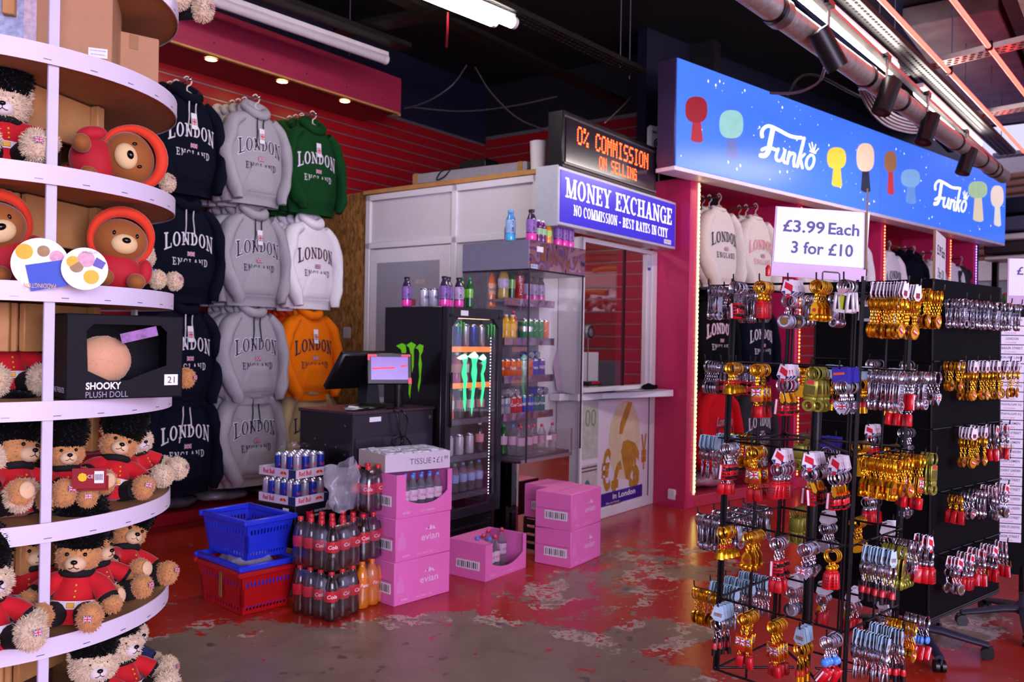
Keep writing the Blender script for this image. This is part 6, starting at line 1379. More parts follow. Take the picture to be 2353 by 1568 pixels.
# plain brown plush in red hoods
ORH = mat('plush_red_orange', '#dd3a16', .75, var=.06, vs=20, sheen=.3); BRN = mat('plush_brown', '#9a5a22', .75, var=.08, vs=20, sheen=.3); CRMP = mat('plush_cream', '#e6c78e', .75, var=.05, sheen=.3)
def hooded(label, loc, rot, sc=1.0):
    t = thing('hooded_plush', label, 'plush toy', loc, 0, 'plush toys in red hoods', rot=rot); t.scale = (sc,) * 3
    put('body', MB().ell((0, .01, .06), (.085, .07, .07), 24, 16).wobble(10, .006, 2), mat('plush_red', '#b81626', .75, var=.06, sheen=.3), t)
    h = put('head', MB().ell((0, 0, .165), (.088, .074, .075), 28, 18), BRN, t)
    hd_ = MB(); vs = []; n, k = 28, 12
    for i in range(k + 1):
        ph = R(4 + 96 * i / k)
        for j in range(n):
            th = 2 * PI * j / n; vs.append((.1 * math.sin(ph) * math.cos(th), .092 * math.cos(ph) + .004, .168 + .094 * math.sin(ph) * math.sin(th) + .004))
    fs_ = [(i * n + j, (i + 1) * n + j, (i + 1) * n + (j + 1) % n, i * n + (j + 1) % n) for i in range(k) for j in range(n)]
    hd_.add([v for v in vs], fs_); hd_.wobble(9, .006, 5)
    hh = put('hood', hd_, ORH, t); rim = MB(); rim.tube([(.096 * math.cos(2 * PI * j / 30), -.012 - .026 * math.sin(2 * PI * j / 30), .170 + .090 * math.sin(2 * PI * j / 30)) for j in range(30)], [.011 + .008 * max(0, math.sin(2 * PI * j / 30)) for j in range(30)], 10, closed=True); put('hood_rim', rim, ORH, hh)
    put('muzzle', MB().ell((0, -.062, .150), (.042, .026, .034), 20, 12), CRMP, h); put('nose', MB().ell((0, -.088, .160), (.014, .008, .010), 12, 8), GLOSSK, h)
    for s in (-1, 1): put('eye', MB().ell((s * .036, -.066, .182), (.0055, .004, .008), 10, 6), GLOSSK, h); put('foot', MB().ell((s * .05, -.07, .03), (.03, .035, .028), 16, 10), BRN, t); put('arm', MB().ell((s * .085, -.02, .07), (.025, .03, .045), 16, 10), mat('plush_red', '#b81626', .75), t)
    return t
hooded('brown plush in a red hood lying on its side on the upper shelf', at_d(168, 345, 2.74) + Vector((.0, 0, -.045)), (Matrix.Rotation(A(-60) + PI / 2, 4, 'Z') @ Matrix.Rotation(R(78), 4, 'Y')).to_euler(), 1.02)
hooded('brown plush in a red hood lying at the left of the middle shelf', on_shelf(38, 640, 2.58, 1.705), (Matrix.Rotation(A(-48) + PI / 2, 4, 'Z') @ Matrix.Rotation(R(-22), 4, 'Y')).to_euler(), 1.0)
hooded('brown plush in a red hood sitting upright on the middle shelf', on_shelf(262, 655, 2.84, 1.698), (Matrix.Rotation(A(-52) + PI / 2, 4, 'Z') @ Matrix.Rotation(R(6), 4, 'Y')).to_euler(), .98)
def card_disc(label, x, y, d, r, yaw, cols):
    t = thing('round_card_tag', label, 'tag', at_d(x, y, d), yaw, 'round card tags'); put('card', MB().lathe([(0, -.001), (r, -.001), (r, .001), (0, .001)], 40, M=Matrix.Rotation(R(90), 4, 'X')), PW, t)
    for (px_, pz, rr, c) in cols: put('print_patch', MB().lathe([(rr * r, 0), (0, .0003)], 20, M=Matrix.Translation((px_ * r, -.0016, pz * r)) @ Matrix.Rotation(R(90), 4, 'X'), caps=False), c, t)
    return t
c_y = mat('tag_yellow', '#eab91e', .5); c_p = mat('tag_pink_print', '#d8a2b4', .5, var=.3, vs=80); c_b = mat('tag_blue_print', '#2c50c0', .5, var=.1); c_t = mat('tag_tan_print', '#a08050', .5, var=.3, vs=60)
t1 = card_disc('round white card tag with blue patch hanging on the middle shelf', 93, 607, 2.44, .074, A(25), [(-.55, .45, .3, c_y), (.1, .5, .22, c_t), (.55, .3, .25, c_p)])
put('blue_card', MB().box((.01, -.004, -.035), (.095, .002, .075), 0, 0, Matrix.Rotation(R(-12), 4, 'Y')), c_b, t1); text('PADDINGTON', t1, (0, -.0056, -.062), .013, c_y, .08, ry=PI)
t2 = card_disc('round white card tag with yellow chick print beside the post', 195, 618, 2.47, .061, A(25), [(.28, -.38, .34, c_y), (-.35, .1, .3, c_t), (-.5, .3, .28, c_y), (.05, .45, .38, c_p)])
put('violet_patch', MB().add([(.03, -.0017, .035), (.055, -.0017, .02), (.045, -.0017, .0), (.02, -.0017, .01)], [(3, 2, 1, 0)]), mat('tag_violet', '#5a54b0', .5), t2); text('GIFTED YEAR', t2, (.012, -.0018, .048), .007, INKG, .04, ry=PI)
# cardboard boxes on the top shelf
CARD = mat('cardboard', '#b98a66', .75, var=.06, vs=10); TAPE = mat('parcel_tape', '#a07848', .25)
b1 = thing('cardboard_box', 'large cardboard box with picture label on the top shelf', 'box', on_shelf(120, 60, 2.66, 2.38), A(20)); put('carton', MB().box((-.06, .16, .15), (.46, .32, .30), 0, .003), CARD, b1)
put('picture_label', MB().box((-.115, -.0012, .13), (.14, .002, .15)), mat('foil_picture', '#b9c0dc', .2, .3, var=.4, vs=50), b1); put('picture_side', MB().box((-.06, -.0024, .13), (.035, .001, .13)), mat('picture_print', '#cdb8c4', .4, var=.3, vs=60), b1)
nl = put('note_label', MB().box((.13, -.0012, .055), (.055, .002, .03)), PW, b1); text('NOT SUITABLE FOR CHILDREN', nl, (.13, -.0026, .062), .004, INKG, .045); text('KEEP THIS INFORMATION', nl, (.13, -.0026, .05), .004, INKG, .04)
b2 = thing('cardboard_box', 'small taped cardboard box beside the large one on the top shelf', 'box', on_shelf(318, 110, 3.02, 2.38), A(38)); put('carton', MB().box((0, .06, .11), (.13, .16, .22), 0, .003), CARD, b2); put('tape', MB().box((-.02, -.0212, .19), (.03, .001, .05)), TAPE, b2); put('side_label', MB().box((.0655, .06, .08), (.001, .03, .09)), PW, b2)
# black window box with a plain tan plush
WBK = mat('window_box_black', '#0e0c15', .6, var=.05, spec=.2)
wb_ = thing('window_box', 'black toy box with a cut out window and a plain tan round plush inside', 'toy box', at_d(150, 915, 2.50) * 1.0, A(42)); wb_.location.z = 1.354
W_, H_, D_ = .34, .255, .20; th = .004
hole = [(.055, .205), (.075, .225), (.27, .225), (.29, .205), (.29, .10), (.22, .075), (.175, .055), (.12, .055), (.06, .085)]
fpn = MB(); outer = [(0, 0), (W_, 0), (W_, H_), (0, H_)]
ring_o = [(0, .205), (0, H_), (W_, H_), (W_, .205), (W_, .10), (W_, 0), (.2, 0), (.1, 0), (0, 0)]; nH = len(hole)
for i in range(nH):
    a, b, c, d = ring_o[i], ring_o[(i + 1) % nH], hole[(i + 1) % nH], hole[i]; fpn.add([(p[0], y, p[1]) for y in (0, th) for p in (a, b, c, d)], [(0, 1, 2, 3)[::-1], (4, 5, 6, 7), (3, 2, 6, 7), (0, 4, 5, 1)])
fp_ = put('front_panel', fpn, WBK, wb_)
for a in ((W_ / 2, D_ / 2, th / 2, W_, D_, th), (W_ / 2, D_ / 2, H_ - th / 2, W_, D_, th), (th / 2, D_ / 2, H_ / 2, th, D_, H_), (W_ - th / 2, D_ / 2, H_ / 2, th, D_, H_), (W_ / 2, D_ - th / 2, H_ / 2, W_, th, H_)): put('panel', MB().box(a[:3], a[3:]), WBK, wb_)
text('SHOOKY', fp_, (.105, -.0012, .04), .022, INKW, .1, bold=.03); text('PLUSH DOLL', fp_, (.115, -.0012, .014), .018, mat('ink_pale_grey', '#a7a2b4', .5), .12, bold=-.005); text('21', fp_, (.305, -.0012, .055), .02, INKK); put('white_patch', MB().box((.305, -.0006, .055), (.042, .001, .034)), PW, fp_)
text('LINE FRIENDS', wb_, (-.0012, .07, .028), .016, INKW, .12, rz=-PI / 2)
pt_ = put('printed_strip', MB().box((.235, .0, .085), (.11, .003, .03), 0, 0, Matrix.Rotation(R(-14), 4, 'Y') @ Matrix.Translation((.01, -.006, .055))), mat('multi_print', '#8a5a9a', .4, var=.6, vs=60), wb_)
put('tan_plush', furry(MB(), (.12, .07, .115), (.085, .055, .075), 300, .004, 9), mat('plush_tan', '#d8a47c', .85, var=.1, sheen=.4), None, wb_.matrix_world.translation + Vector((0, 0, 0)), (0, 0, A(42)), None, 'plain tan round plush inside the black window box', 'plush toy')
bpy.data.objects['tan_plush'].location = wb_.location
# ================================================================ KEY RING RACKS
KG = mat('gold_plate', '#e8a820', .24, .9, var=.12, vs=60); KS = mat('silver_plate', '#b9b6c2', .2, .95, var=.1, vs=60); KR = mat('enamel_red', '#b80f1c', .3, var=.08, coat=.3); KO = mat('antique_olive', '#8c8a34', .35, .5, var=.2, vs=60); KLB = mat('card_light_blue', '#a9cbe0', .5, var=.12, vs=80); KP = mat('card_purple', '#3a34a8', .5, var=.1); KW = mat('card_white', '#e2dbe6', .5, var=.1, vs=80); KLM = mat('lime_slip', '#b6cf22', .5); KK = mat('enamel_black', '#101014', .3); KBZ = mat('clear_blue_bead', '#4a8ae0', .15, var=.1); KDB = mat('bronze', '#8a6a3a', .3, .8, var=.1)
def r2(mb, zc, m, Rr=.0175):
    mb.torus((0, 0, zc), Rr, .0014, 16, 5); mb.torus((0, .0026, zc), Rr, .0014, 16, 5); return mb
def chain(mb, z0, z1, w=.0034):
    n = max(2, int((z0 - z1) / .0072)); dz = (z0 - z1) / n
    for i in range(n):
        zc = z0 - (i + .5) * dz; pts = []
        for j in range(8):
            a = 2 * PI * j / 8; x, z = w * math.cos(a), dz * .68 * math.sin(a); pts.append((x, 0, zc + z) if i % 2 else (0, x, zc + z))
        mb.tube(pts, .0009, 4, closed=True)
    return mb
def fl(z, w, h, y=0): # flag print as MB list of mats blue/white/red
    out = []
    for mi, pts in ((0, [(-1, -1), (1, -1), (1, 1), (-1, 1)]), (1, [(-1, -1), (-.75, -1), (1, .75), (1, 1), (.75, 1), (-1, -.75)]), (1, [(-1, 1), (-1, .75), (.75, -1), (1, -1), (1, -.75), (-.75, 1)]), (1, [(-1, -.34), (1, -.34), (1, .34), (-1, .34)]), (1, [(-.26, -1), (.26, -1), (.26, 1), (-.26, 1)]), (2, [(-1, -.18), (1, -.18), (1, .18), (-1, .18)]), (2, [(-.15, -1), (.15, -1), (.15, 1), (-.15, 1)])):
        out.append((mi, [(a * w / 2, y - .0003 * len(out) - .0003, z + b * h / 2) for a, b in pts]))
    return out
@once()
def ktype(k):
    """parts of one key ring as (name, MB, material); hangs from z = 0, faces -y"""
    L = []; ringm = KG if k in ('gbox', 'gtower', 'gmedal', 'gflag', 'gbell', 'gguard', 'gtag', 'gcrown') else (KO if k == 'opener' else KS); tag0 = {'tagbus': 'uj', 'tagsil': 'uj', 'tagbox': 'uj', 'purple': 'p', 'gguard': 'lb', 'sguard': 'lb', 'gtag': 'w', 'lbflat': 'lb'}.get(k)
    z = 0.0
    if tag0:
        m = {'uj': KW, 'p': KP, 'lb': KLB, 'w': KW}[tag0]; w = .026 if tag0 != 'p' else .045; h = .040 if tag0 != 'p' else .034
        L.append(('card', MB().prism([(-w * .75, -h * .72), (-w * .3, -h), (w * .3, -h), (w * .75, -h * .72), (w * .45, .004), (-w * .45, .004)] if tag0 != 'p' else [(-w / 2, -h), (w / 2, -h), (w / 2, .004), (-w / 2, .004)], .0008, M=Matrix.Rotation(R(90), 4, 'X')), m))
        if tag0 == 'uj':
            L.append(('card_print', MB().add([(-.008, -.0012, -.002), (-.011, -.0012, -.018), (.011, -.0012, -.03), (.012, -.0012, -.012)], [(0, 1, 2, 3)]).add([(-.006, -.0012, -.036), (.006, -.0012, -.036), (.004, -.0012, -.044), (-.004, -.0012, -.044)], [(3, 2, 1, 0)]), UJR)); L.append(('card_corner', MB().add([(-.019, -.0012, -.028), (-.008, -.0012, -.038), (-.008, -.0012, -.026)], [(0, 1, 2)]).add([(.019, -.0012, -.028), (.008, -.0012, -.026), (.008, -.0012, -.038)], [(0, 1, 2)]), mat('card_navy', '#24386a', .5)))
        if tag0 == 'lb': L.append(('card_print', MB().box((0, -.0012, -.022), (.022, .0006, .010)), mat('card_picture', '#8a7a78', .5, var=.5, vs=120)))
        if tag0 == 'w': L.append(('card_print', MB().box((0, -.0012, -.026), (.018, .0006, .014)), mat('card_maroon', '#7a2238', .5, var=.3, vs=120)))
        if tag0 == 'p': L.append(('card_print', MB().box((-.004, -.0012, -.012), (.03, .0006, .006)), mat('card_orange', '#e0603a', .5)))
        z = -h + .004
    rz = z - .0165; L.append(('ring', r2(MB(), rz, ringm), ringm)); z = rz - .0165
    if k == 'opener':
        L.append(('opener', MB().box((0, 0, z - .022), (.034, .004, .044), 0, .002).box((0, 0, z - .05), (.03, .004, .012), 0, .002).torus((0, 0, z - .068), .013, .004, 16, 6), KO)); L.append(('engraving', MB().box((0, -.0024, z - .026), (.026, .0006, .022)), mat('olive_relief', '#5e5a1e', .5, .4, var=.3, vs=150))); L.append(('flag', MB().box((0, -.0026, z - .006), (.016, .0006, .009)), UJR)); return L
    if k == 'frame':
        L.append(('frame', MB().box((-.016, 0, z - .024), (.007, .008, .05), 0, .001).box((.016, 0, z - .024), (.007, .008, .05), 0, .001).box((0, 0, z - .0025), (.026, .008, .006)).box((0, 0, z - .046), (.026, .008, .008)), mat('frame_pearl', '#d8d4d8', .25, .3))); L.append(('slip', MB().box((0, .001, z - .024), (.011, .002, .036)), KLM)); L.append(('glass', MB().box((0, .0025, z - .024), (.025, .001, .04)), KK)); L.append(('heart', MB().prism([(0, -.012), (.011, .001), (.009, .009), (.004, .009), (0, .005), (-.004, .009), (-.009, .009), (-.011, .001)], .003, M=Matrix.Translation((0, -.006, z + .004)) @ Matrix.Rotation(R(90), 4, 'X')), mat('heart_white_red', '#c8a2a8', .3, .4))); return L
    if k == 'plate':
        L.append(('plate', MB().box((0, 0, z - .022), (.024, .003, .046), 0, .001).torus((0, 0, z - .056), .0125, .0035, 14, 6), KS))
        for i in range(3): L.append(('relief', MB().torus((0, -.002, z - .008 - i * .014), .004, .001, 10, 4), mat('plate_relief', '#7a7590', .3, .7)))
        return L
    cz = z - (.034 if k in ('gmedal', 'gtag') else (.020 if tag0 else .026))
    if k == 'bus' and True:
        sp = MB()
        pts = [(.0038 * math.cos(a * .9), .0038 * math.sin(a * .9), z - a * .00062) for a in range(44)]; sp.tube(pts, .0011, 4); L.append(('spring', sp, KS)); cz = z - .027
    else: L.append(('chain', chain(MB(), z, cz), ringm))
    if k in ('bus', 'tagbus', 'busflat'):
        h = .044; L.append(('bus', MB().box((0, 0, cz - h / 2), (.026, .017, h), 0, .003), KR)); L.append(('bus_side', MB().box((-.006, -.0092, cz - h / 2), (.005, .0012, h * .9)), KW)); 
        wl = MB()
        for i in range(4): wl.box((.0035, -.0090, cz - .008 - i * .0085), (.006, .0008, .005)); wl.box((.0105, -.009, cz - .008 - i * .0085), (.003, .0008, .005))
        L.append(('bus_windows', wl, mat('bus_window', '#4a0d14', .2))); L.append(('wheel', MB().tube([(.0135, .004, cz - .011), (.0135, -.01, cz - .011)], .0042, 8).tube([(.0135, .004, cz - .035), (.0135, -.01, cz - .035)], .0042, 8), KK))
        if k == 'busflat': L.append(('lower_chain', chain(MB(), cz - .044, cz - .054), KS)); L.append(('lower_charm', MB().box((-.004, .002, cz - .070), (.02, .013, .032), 0, .002), KR))
        if k == 'tagbus': L.append(('gold_plate_charm', MB().prism([(-.005, 0), (.005, 0), (.006, -.022), (0, -.028), (-.006, -.022)][::-1], .0012, M=Matrix.Translation((.006, -.010, cz + .016)) @ Matrix.Rotation(R(90), 4, 'X') @ Matrix.Rotation(.3, 4, 'Z')), KG))
    elif k in ('gbox', 'tagbox', 'gcrown'):
        h = .042; L.append(('phone_box', MB().box((0, 0, cz - h / 2), (.020, .020, h), 0, .002).box((0, 0, cz + .002), (.016, .016, .006), 0, .002), KR)); wl = MB()
        for i in range(4):
            for j in (-1, 0, 1): wl.box((j * .0052, -.0102, cz - .012 - i * .0072), (.0038, .0008, .0052))
        L.append(('panes', wl, mat('box_pane', '#6a0d16', .2)))
        L.append(('topper', MB().ell((0, -.002, cz + .012), (.009, .006, .008), 10, 8).torus((.006, -.002, cz + .016), .004, .002, 10, 5), KG if k != 'tagbox' else KS))
    elif k == 'gtower':
        L.append(('tower', MB().prism([(-.010, -.046), (.010, -.046), (.009, -.014), (.011, -.012), (.005, 0), (0, .006), (-.005, 0), (-.011, -.012), (-.009, -.014)], .005, M=Matrix.Translation((0, .0025, cz)) @ Matrix.Rotation(R(90), 4, 'X')), KG)); L.append(('clock_face', MB().tube([(0, -.003, cz - .018), (0, -.0036, cz - .018)], .005, 10), KR)); L.append(('figure', MB().ell((.008, -.005, cz - .036), (.006, .004, .008), 8, 6).ell((-.007, -.005, cz - .036), (.006, .004, .008), 8, 6), KG))
    elif k in ('gmedal', 'gtag', 'coin'):
        rr = .0195; m = KG if k != 'coin' else KS; L.append(('medal', MB().tube([(0, -.002, cz - rr), (0, .002, cz - rr)], rr, 22).torus((0, -.002, cz - rr), rr - .001, .0016, 22, 5), m)); L.append(('medal_print', MB().box((0, -.0026, cz - rr), (.020, .0008, .010), 0, 0, Matrix.Translation((0, 0, cz - rr)) @ Matrix.Rotation(.35, 4, 'Y') @ Matrix.Translation((0, 0, rr - cz))), UJR)); L.append(('medal_stripe', MB().box((0, -.0032, cz - rr + .001), (.019, .0008, .0035), 0, 0, Matrix.Translation((0, 0, cz - rr)) @ Matrix.Rotation(.35, 4, 'Y') @ Matrix.Translation((0, 0, rr - cz))), KW))
    elif k == 'tagsil': L.append(('medal', MB().tube([(0, -.003, cz - .019), (0, .003, cz - .019)], .019, 20).torus((0, -.003, cz - .019), .018, .002, 20, 5), KS)); L.append(('medal_print', MB().tube([(0, -.0036, cz - .019), (0, -.004, cz - .019)], .011, 14), KDB))
    elif k == 'gflag':
        L.append(('frame', MB().box((0, 0, cz - .022), (.032, .003, .044), 0, .001), KG)); q = [MB(), MB(), MB()]
        for mi, pts in fl(cz - .018, .026, .018, -.0017): q[mi].add(pts, [tuple(range(len(pts)))])
        for nm, b, m in (('flag_blue', q[0], UJB), ('flag_white', q[1], UJW), ('flag_red', q[2], UJR)): L.append((nm, b, m))
        L.append(('lettering_bar', MB().box((0, -.0022, cz - .035), (.026, .0008, .004)).box((0, -.0022, cz - .041), (.02, .0008, .0035)).box((0, -.0022, cz - .003), (.028, .0008, .005)), KR))
        L.append(('lower_chain', chain(MB(), cz - .044, cz - .056), KG)); L.append(('lower_charm', MB().box((.004, .002, cz - .072), (.02, .013, .032), 0, .002), KR))
    elif k == 'gbell': L.append(('bell', MB().lathe([(.003, .0), (.009, -.004), (.012, -.014), (.015, -.024), (.0165, -.028), (.014, -.029)], 16, M=Matrix.Translation((0, 0, cz))), KG)); L.append(('bow', MB().torus((-.005, 0, cz + .004), .004, .0018, 10, 5).torus((.005, 0, cz + .004), .004, .0018, 10, 5), KR)); L.append(('bell', MB().lathe([(.003, .0), (.008, -.004), (.011, -.012), (.0135, -.02), (.012, -.022)], 14, M=Matrix.Translation((.012, .006, cz - .004))), KG))
    elif k in ('gguard', 'sguard'): L.append(('figure', MB().lathe([(0, -.002), (.004, -.003), (.0045, -.012), (.0045, -.013)], 10, M=Matrix.Translation((0, 0, cz))), KK)); L.append(('coat', MB().lathe([(.0045, -.013), (.0075, -.018), (.0075, -.030), (.006, -.031)], 10, M=Matrix.Translation((0, 0, cz))), KR)); L.append(('legs', MB().lathe([(.006, -.031), (.0055, -.05), (0, -.05)], 10, M=Matrix.Translation((0, 0, cz))), KK if k == 'sguard' else KG)); L.append(('bar_charm', MB().box((.007, -.004, cz - .014), (.005, .0012, .034)), ringm))
    elif k in ('heart', 'purple'):
        hp = [(0, -.030), (.016, -.010), (.017, -.002), (.012, .004), (.005, .003), (0, -.002), (-.005, .003), (-.012, .004), (-.017, -.002), (-.016, -.010)]; L.append(('heart', MB().prism(hp, .003, M=Matrix.Translation((0, .0015, cz - .004)) @ Matrix.Rotation(R(90), 4, 'X')), KS)); q = [MB(), MB(), MB()]
        for mi, pts in fl(cz - .012, .022, .016, -.0018): q[mi].add(pts, [tuple(range(len(pts)))])
        for nm, b, m in (('flag_blue', q[0], UJB), ('flag_white', q[1], UJW), ('flag_red', q[2], UJR)): L.append((nm, b, m))
    elif k == 'bead': L.append(('bead', MB().ell((0, 0, cz - .008), (.011, .006, .011), 12, 8), KBZ)); L.append(('bus', MB().box((.004, 0, cz - .044), (.02, .015, .038), 0, .003, Matrix.Translation((0, 0, cz - .03)) @ Matrix.Rotation(.5, 4, 'Y') @ Matrix.Translation((0, 0, .03 - cz))), KR)); L.append(('bus_side', MB().box((0, -.0082, cz - .044), (.004, .001, .034), 0, 0, Matrix.Translation((0, 0, cz - .03)) @ Matrix.Rotation(.5, 4, 'Y') @ Matrix.Translation((0, 0, .03 - cz))), KW))
    elif k == 'lbflat': L.append(('figure', MB().box((0, 0, cz - .018), (.010, .004, .036), 0, .001), KS))
    return L
_KM = {}
def kmesh(k):
    if k not in _KM: _KM[k] = [(n, mb.mesh(n, 45), m) for n, mb, m in ktype(k)]
    return _KM[k]
KNAME = {'bus': 'silver key ring with spring and red double decker', 'gbox': 'gold key ring with red phone box', 'tagsil': 'silver medal key ring on a flag card', 'gtower': 'gold clock tower key ring', 'frame': 'silver picture frame key ring with lime slip', 'gbell': 'gold bells key ring', 'gflag': 'gold key ring with flag plate', 'tagbus': 'key ring with flag card and red double decker', 'opener': 'olive bottle opener key ring', 'purple': 'silver heart key ring on a purple card', 'busflat': 'silver key ring with flat red bus', 'heart': 'silver key ring with flag heart', 'gcrown': 'gold crown key ring with red phone box', 'sguard': 'silver guardsman key ring on a pale blue card', 'gguard': 'gold guardsman key ring on a pale blue card', 'bead': 'silver key ring with blue beads and red bus', 'gtag': 'gold medal key ring on a white card', 'gmedal': 'gold chain key ring with medal', 'plate': 'silver plate bottle opener key ring', 'tagbox': 'key ring with flag card and red phone box', 'lbflat': 'slim silver key ring on a pale blue card', 'coin': 'silver coin key ring'}
n_keys = [0]; KSC = 1.28; NUMW = ['one', 'two', 'three', 'four', 'five', 'six']
class Stuff:
    def __init__(s): s.mb = MB(); s.mats = []
    def add(s, k, M):
        for n, mb, m in ktype(k):
            if m not in s.mats: s.mats.append(m)
            s.mb.add(mb.v, mb.f, s.mats.index(m), M)
def hook_row(root, M0, k, n, ln, where, sep, indiv, stuff, rb, tip=True):
    """one wire hook (M0: origin at the bar, local -y outwards) with n key rings hung on it"""
    for i in range(n):
        y = -ln + .008 + i * sep
        if y > -.004: break
        sw = rb.uniform(-.13, .13); M = M0 @ Matrix.Translation((rb.uniform(-.001, .001), y, -.001)) @ Matrix.Scale(KSC, 4) @ Matrix.Rotation(sw, 4, 'Y') @ Matrix.Rotation(rb.uniform(-.25, .25), 4, 'Z') @ Matrix.Rotation(rb.uniform(-.05, .09), 4, 'X')
        if indiv and n_keys[0] < 300:
            n_keys[0] += 1; t = thing('key_ring', '%s, %s, hook %s' % (KNAME[k], ('foremost', 'second', 'third', 'fourth', 'fifth', 'sixth', 'seventh', 'eighth', 'ninth', 'tenth', 'eleventh', 'twelfth', 'thirteenth', 'fourteenth')[i], where), 'key ring', (0, 0, 0), 0, 'key rings on the wire racks'); t.matrix_world = M
            for nm, me, m in kmesh(k): put(nm, me, m, t)
        else: stuff.add(k, M)
def star_base(t, m, r=.31, seed=0):
    for k in range(5):
        a = R(72 * k + 20 + seed); M = Matrix.Rotation(a, 4, 'Z')
        lg = put('leg', MB().tube([(.03, 0, .115), (.12, 0, .108), (.24, 0, .085), (r, 0, .07)], [.034, .032, .027, .022], 12, flat=.62, M=M), m, t)
        put('castor', MB().tube([(r - .005, -.024, .03), (r - .005, -.006, .03)], .03, 16, M=M).tube([(r - .005, .006, .03), (r - .005, .024, .03)], .03, 16, M=M).box((r - .003, 0, .052), (.05, .014, .03), 0, .004, M), BLKP, lg)
    put('hub', MB().lathe([(.05, .09), (.055, .10), (.045, .14), (.03, .16), (.03, .2)], 20), m, t)
BASEP = mat('base_dark_plastic', '#2a2838', .42, var=.08)
WIREB = mat('rack_wire_black', '#0a090d', .35, .3, var=.05)
# ---- near rack: square wire tower
AX = math.atan2(-.688, .725); C1 = Vector((1.134, 3.19, 0)); TILT = .030
RM = Matrix.Translation(C1 + Vector((-TILT * 1.1, 0, 0))) @ Matrix.Rotation(TILT, 4, 'Y') @ Matrix.Rotation(AX, 4, 'Z')
rk = thing('key_ring_rack', 'square black wire rack of key rings nearest the camera', 'rack', (0, 0, 0)); rk.matrix_world = RM
H2 = .24; rows = [1.765, 1.475, 1.185, .885, .60]; ZB, ZT = .335, 1.775
for sx in (-1, 1):
    for sy in (-1, 1):
        for e in ((0, 0), (-.016, 0), (0, -.016)): put('post_wire', MB().tube([(sx * (H2 + e[0]), sy * (H2 + e[1]), ZB), (sx * (H2 + e[0]), sy * (H2 + e[1]), ZT + (.012 if e == (0, 0) else 0))], .0048, 8), WIREB, rk)
for z in rows + [ZB]:
    for a, b in (((-H2, -H2), (H2, -H2)), ((H2, -H2), (H2, H2)), ((H2, H2), (-H2, H2)), ((-H2, H2), (-H2, -H2))): put('bar', MB().tube([(*a, z), (*b, z)], .0042, 8), WIREB, rk)
for x in (-.11,): put('upright_wire', MB().tube([(x, -H2, ZB), (x, -H2, ZT)], .0042, 8), WIREB, rk)
put('upright_wire', MB().tube([(H2, .0, ZB), (H2, .0, ZT)], .0042, 8), WIREB, rk); put('upright_wire', MB().tube([(-H2, .02, ZB), (-H2, .02, ZT)], .0042, 8), WIREB, rk); put('upright_wire', MB().tube([(.02, H2, ZB), (.02, H2, ZT)], .0042, 8), WIREB, rk)
for z in (1.19, .34):
    for a in ((-H2, -H2), (H2, -H2), (H2, H2), (-H2, H2)): put('brace', MB().tube([(*a, z), (a[0] * .12, a[1] * .12, z + .012)], .0048, 8), WIREB, rk)
put('pole', MB().tube([(0, 0, .14), (0, 0, 1.35)], .019, 18), BLKM, rk); star_base(rk, BASEP)
hook_m = MB().tube([(0, 0, 0), (0, -.104, 0), (0, -.110, .004), (0, -.112, .026)], .0028, 6).mesh('hook'); hook_l = MB().tube([(0, 0, 0), (0, -.124, 0), (0, -.130, .004), (0, -.132, .024)], .0028, 6).mesh('hook')
face = {'FL': (0.0, 5, hook_m, .112, [-.175, -.075, .03, .13, .222]), 'R': (R(90), 4, hook_l, .132, [-.19, -.075, .05, .17]), 'BL': (R(-90), 4, hook_l, .132, [-.17, -.05, .07, .19]), 'BR': (R(180), 4, hook_m, .112, [-.17, -.05, .07, .19])}
plan = {'FL': [[('bus', 6), ('gbox', 6), ('tagsil', 7), ('gtower', 7), ('frame', 6)], [('gbell', 5), ('gflag', 7), ('tagbus', 7), ('opener', 8), ('purple', 8)], [('busflat', 6), ('gflag', 6), ('tagbox', 6), ('tagbus', 8), ('tagbus', 7)], [('gbell', 6), ('gtower', 8), ('busflat', 5), ('heart', 7), ('gcrown', 3)], [('sguard', 7), ('gflag', 7), ('gflag', 7), ('gguard', 6), ('bead', 7)]],
        'R': [[('gtag', 13), ('gtag', 13), ('gmedal', 12), ('gmedal', 9)], [('plate', 12), ('busflat', 8), ('plate', 12), ('heart', 9)], [('gtower', 12), ('gmedal', 12), ('gflag', 8), ('opener', 5)], [('sguard', 11), ('opener', 8), ('heart', 8), ('tagbox', 6)], [('lbflat', 14), ('sguard', 12), ('gmedal', 10), ('bead', 8)]],
        'BL': [[('coin', 7), ('plate', 8), ('coin', 8), ('plate', 6)], [('plate', 7), ('bus', 8), ('bus', 7), ('coin', 6)], [('plate', 9), ('gmedal', 9), ('lbflat', 9), ('lbflat', 8)], [('plate', 12), ('coin', 12), ('plate', 12), ('plate', 10)], [('lbflat', 13), ('lbflat', 13), ('lbflat', 13), ('gmedal', 12)]],
        'BR': [[('coin', 8), ('frame', 6), ('plate', 8), ('plate', 6)], [('gguard', 8), ('gguard', 8), ('gguard', 8), ('gmedal', 8)], [('gflag', 6), ('gtower', 7), ('purple', 6), ('opener', 6)], [('tagbus', 6), ('gmedal', 6), ('tagsil', 6), ('opener', 7)], [('tagbox', 6), ('tagbus', 6), ('tagbus', 6), ('tagsil', 6)]]}
rown5 = ['top', 'second', 'third', 'fourth', 'bottom']; st1 = Stuff(); rb = random.Random(3)
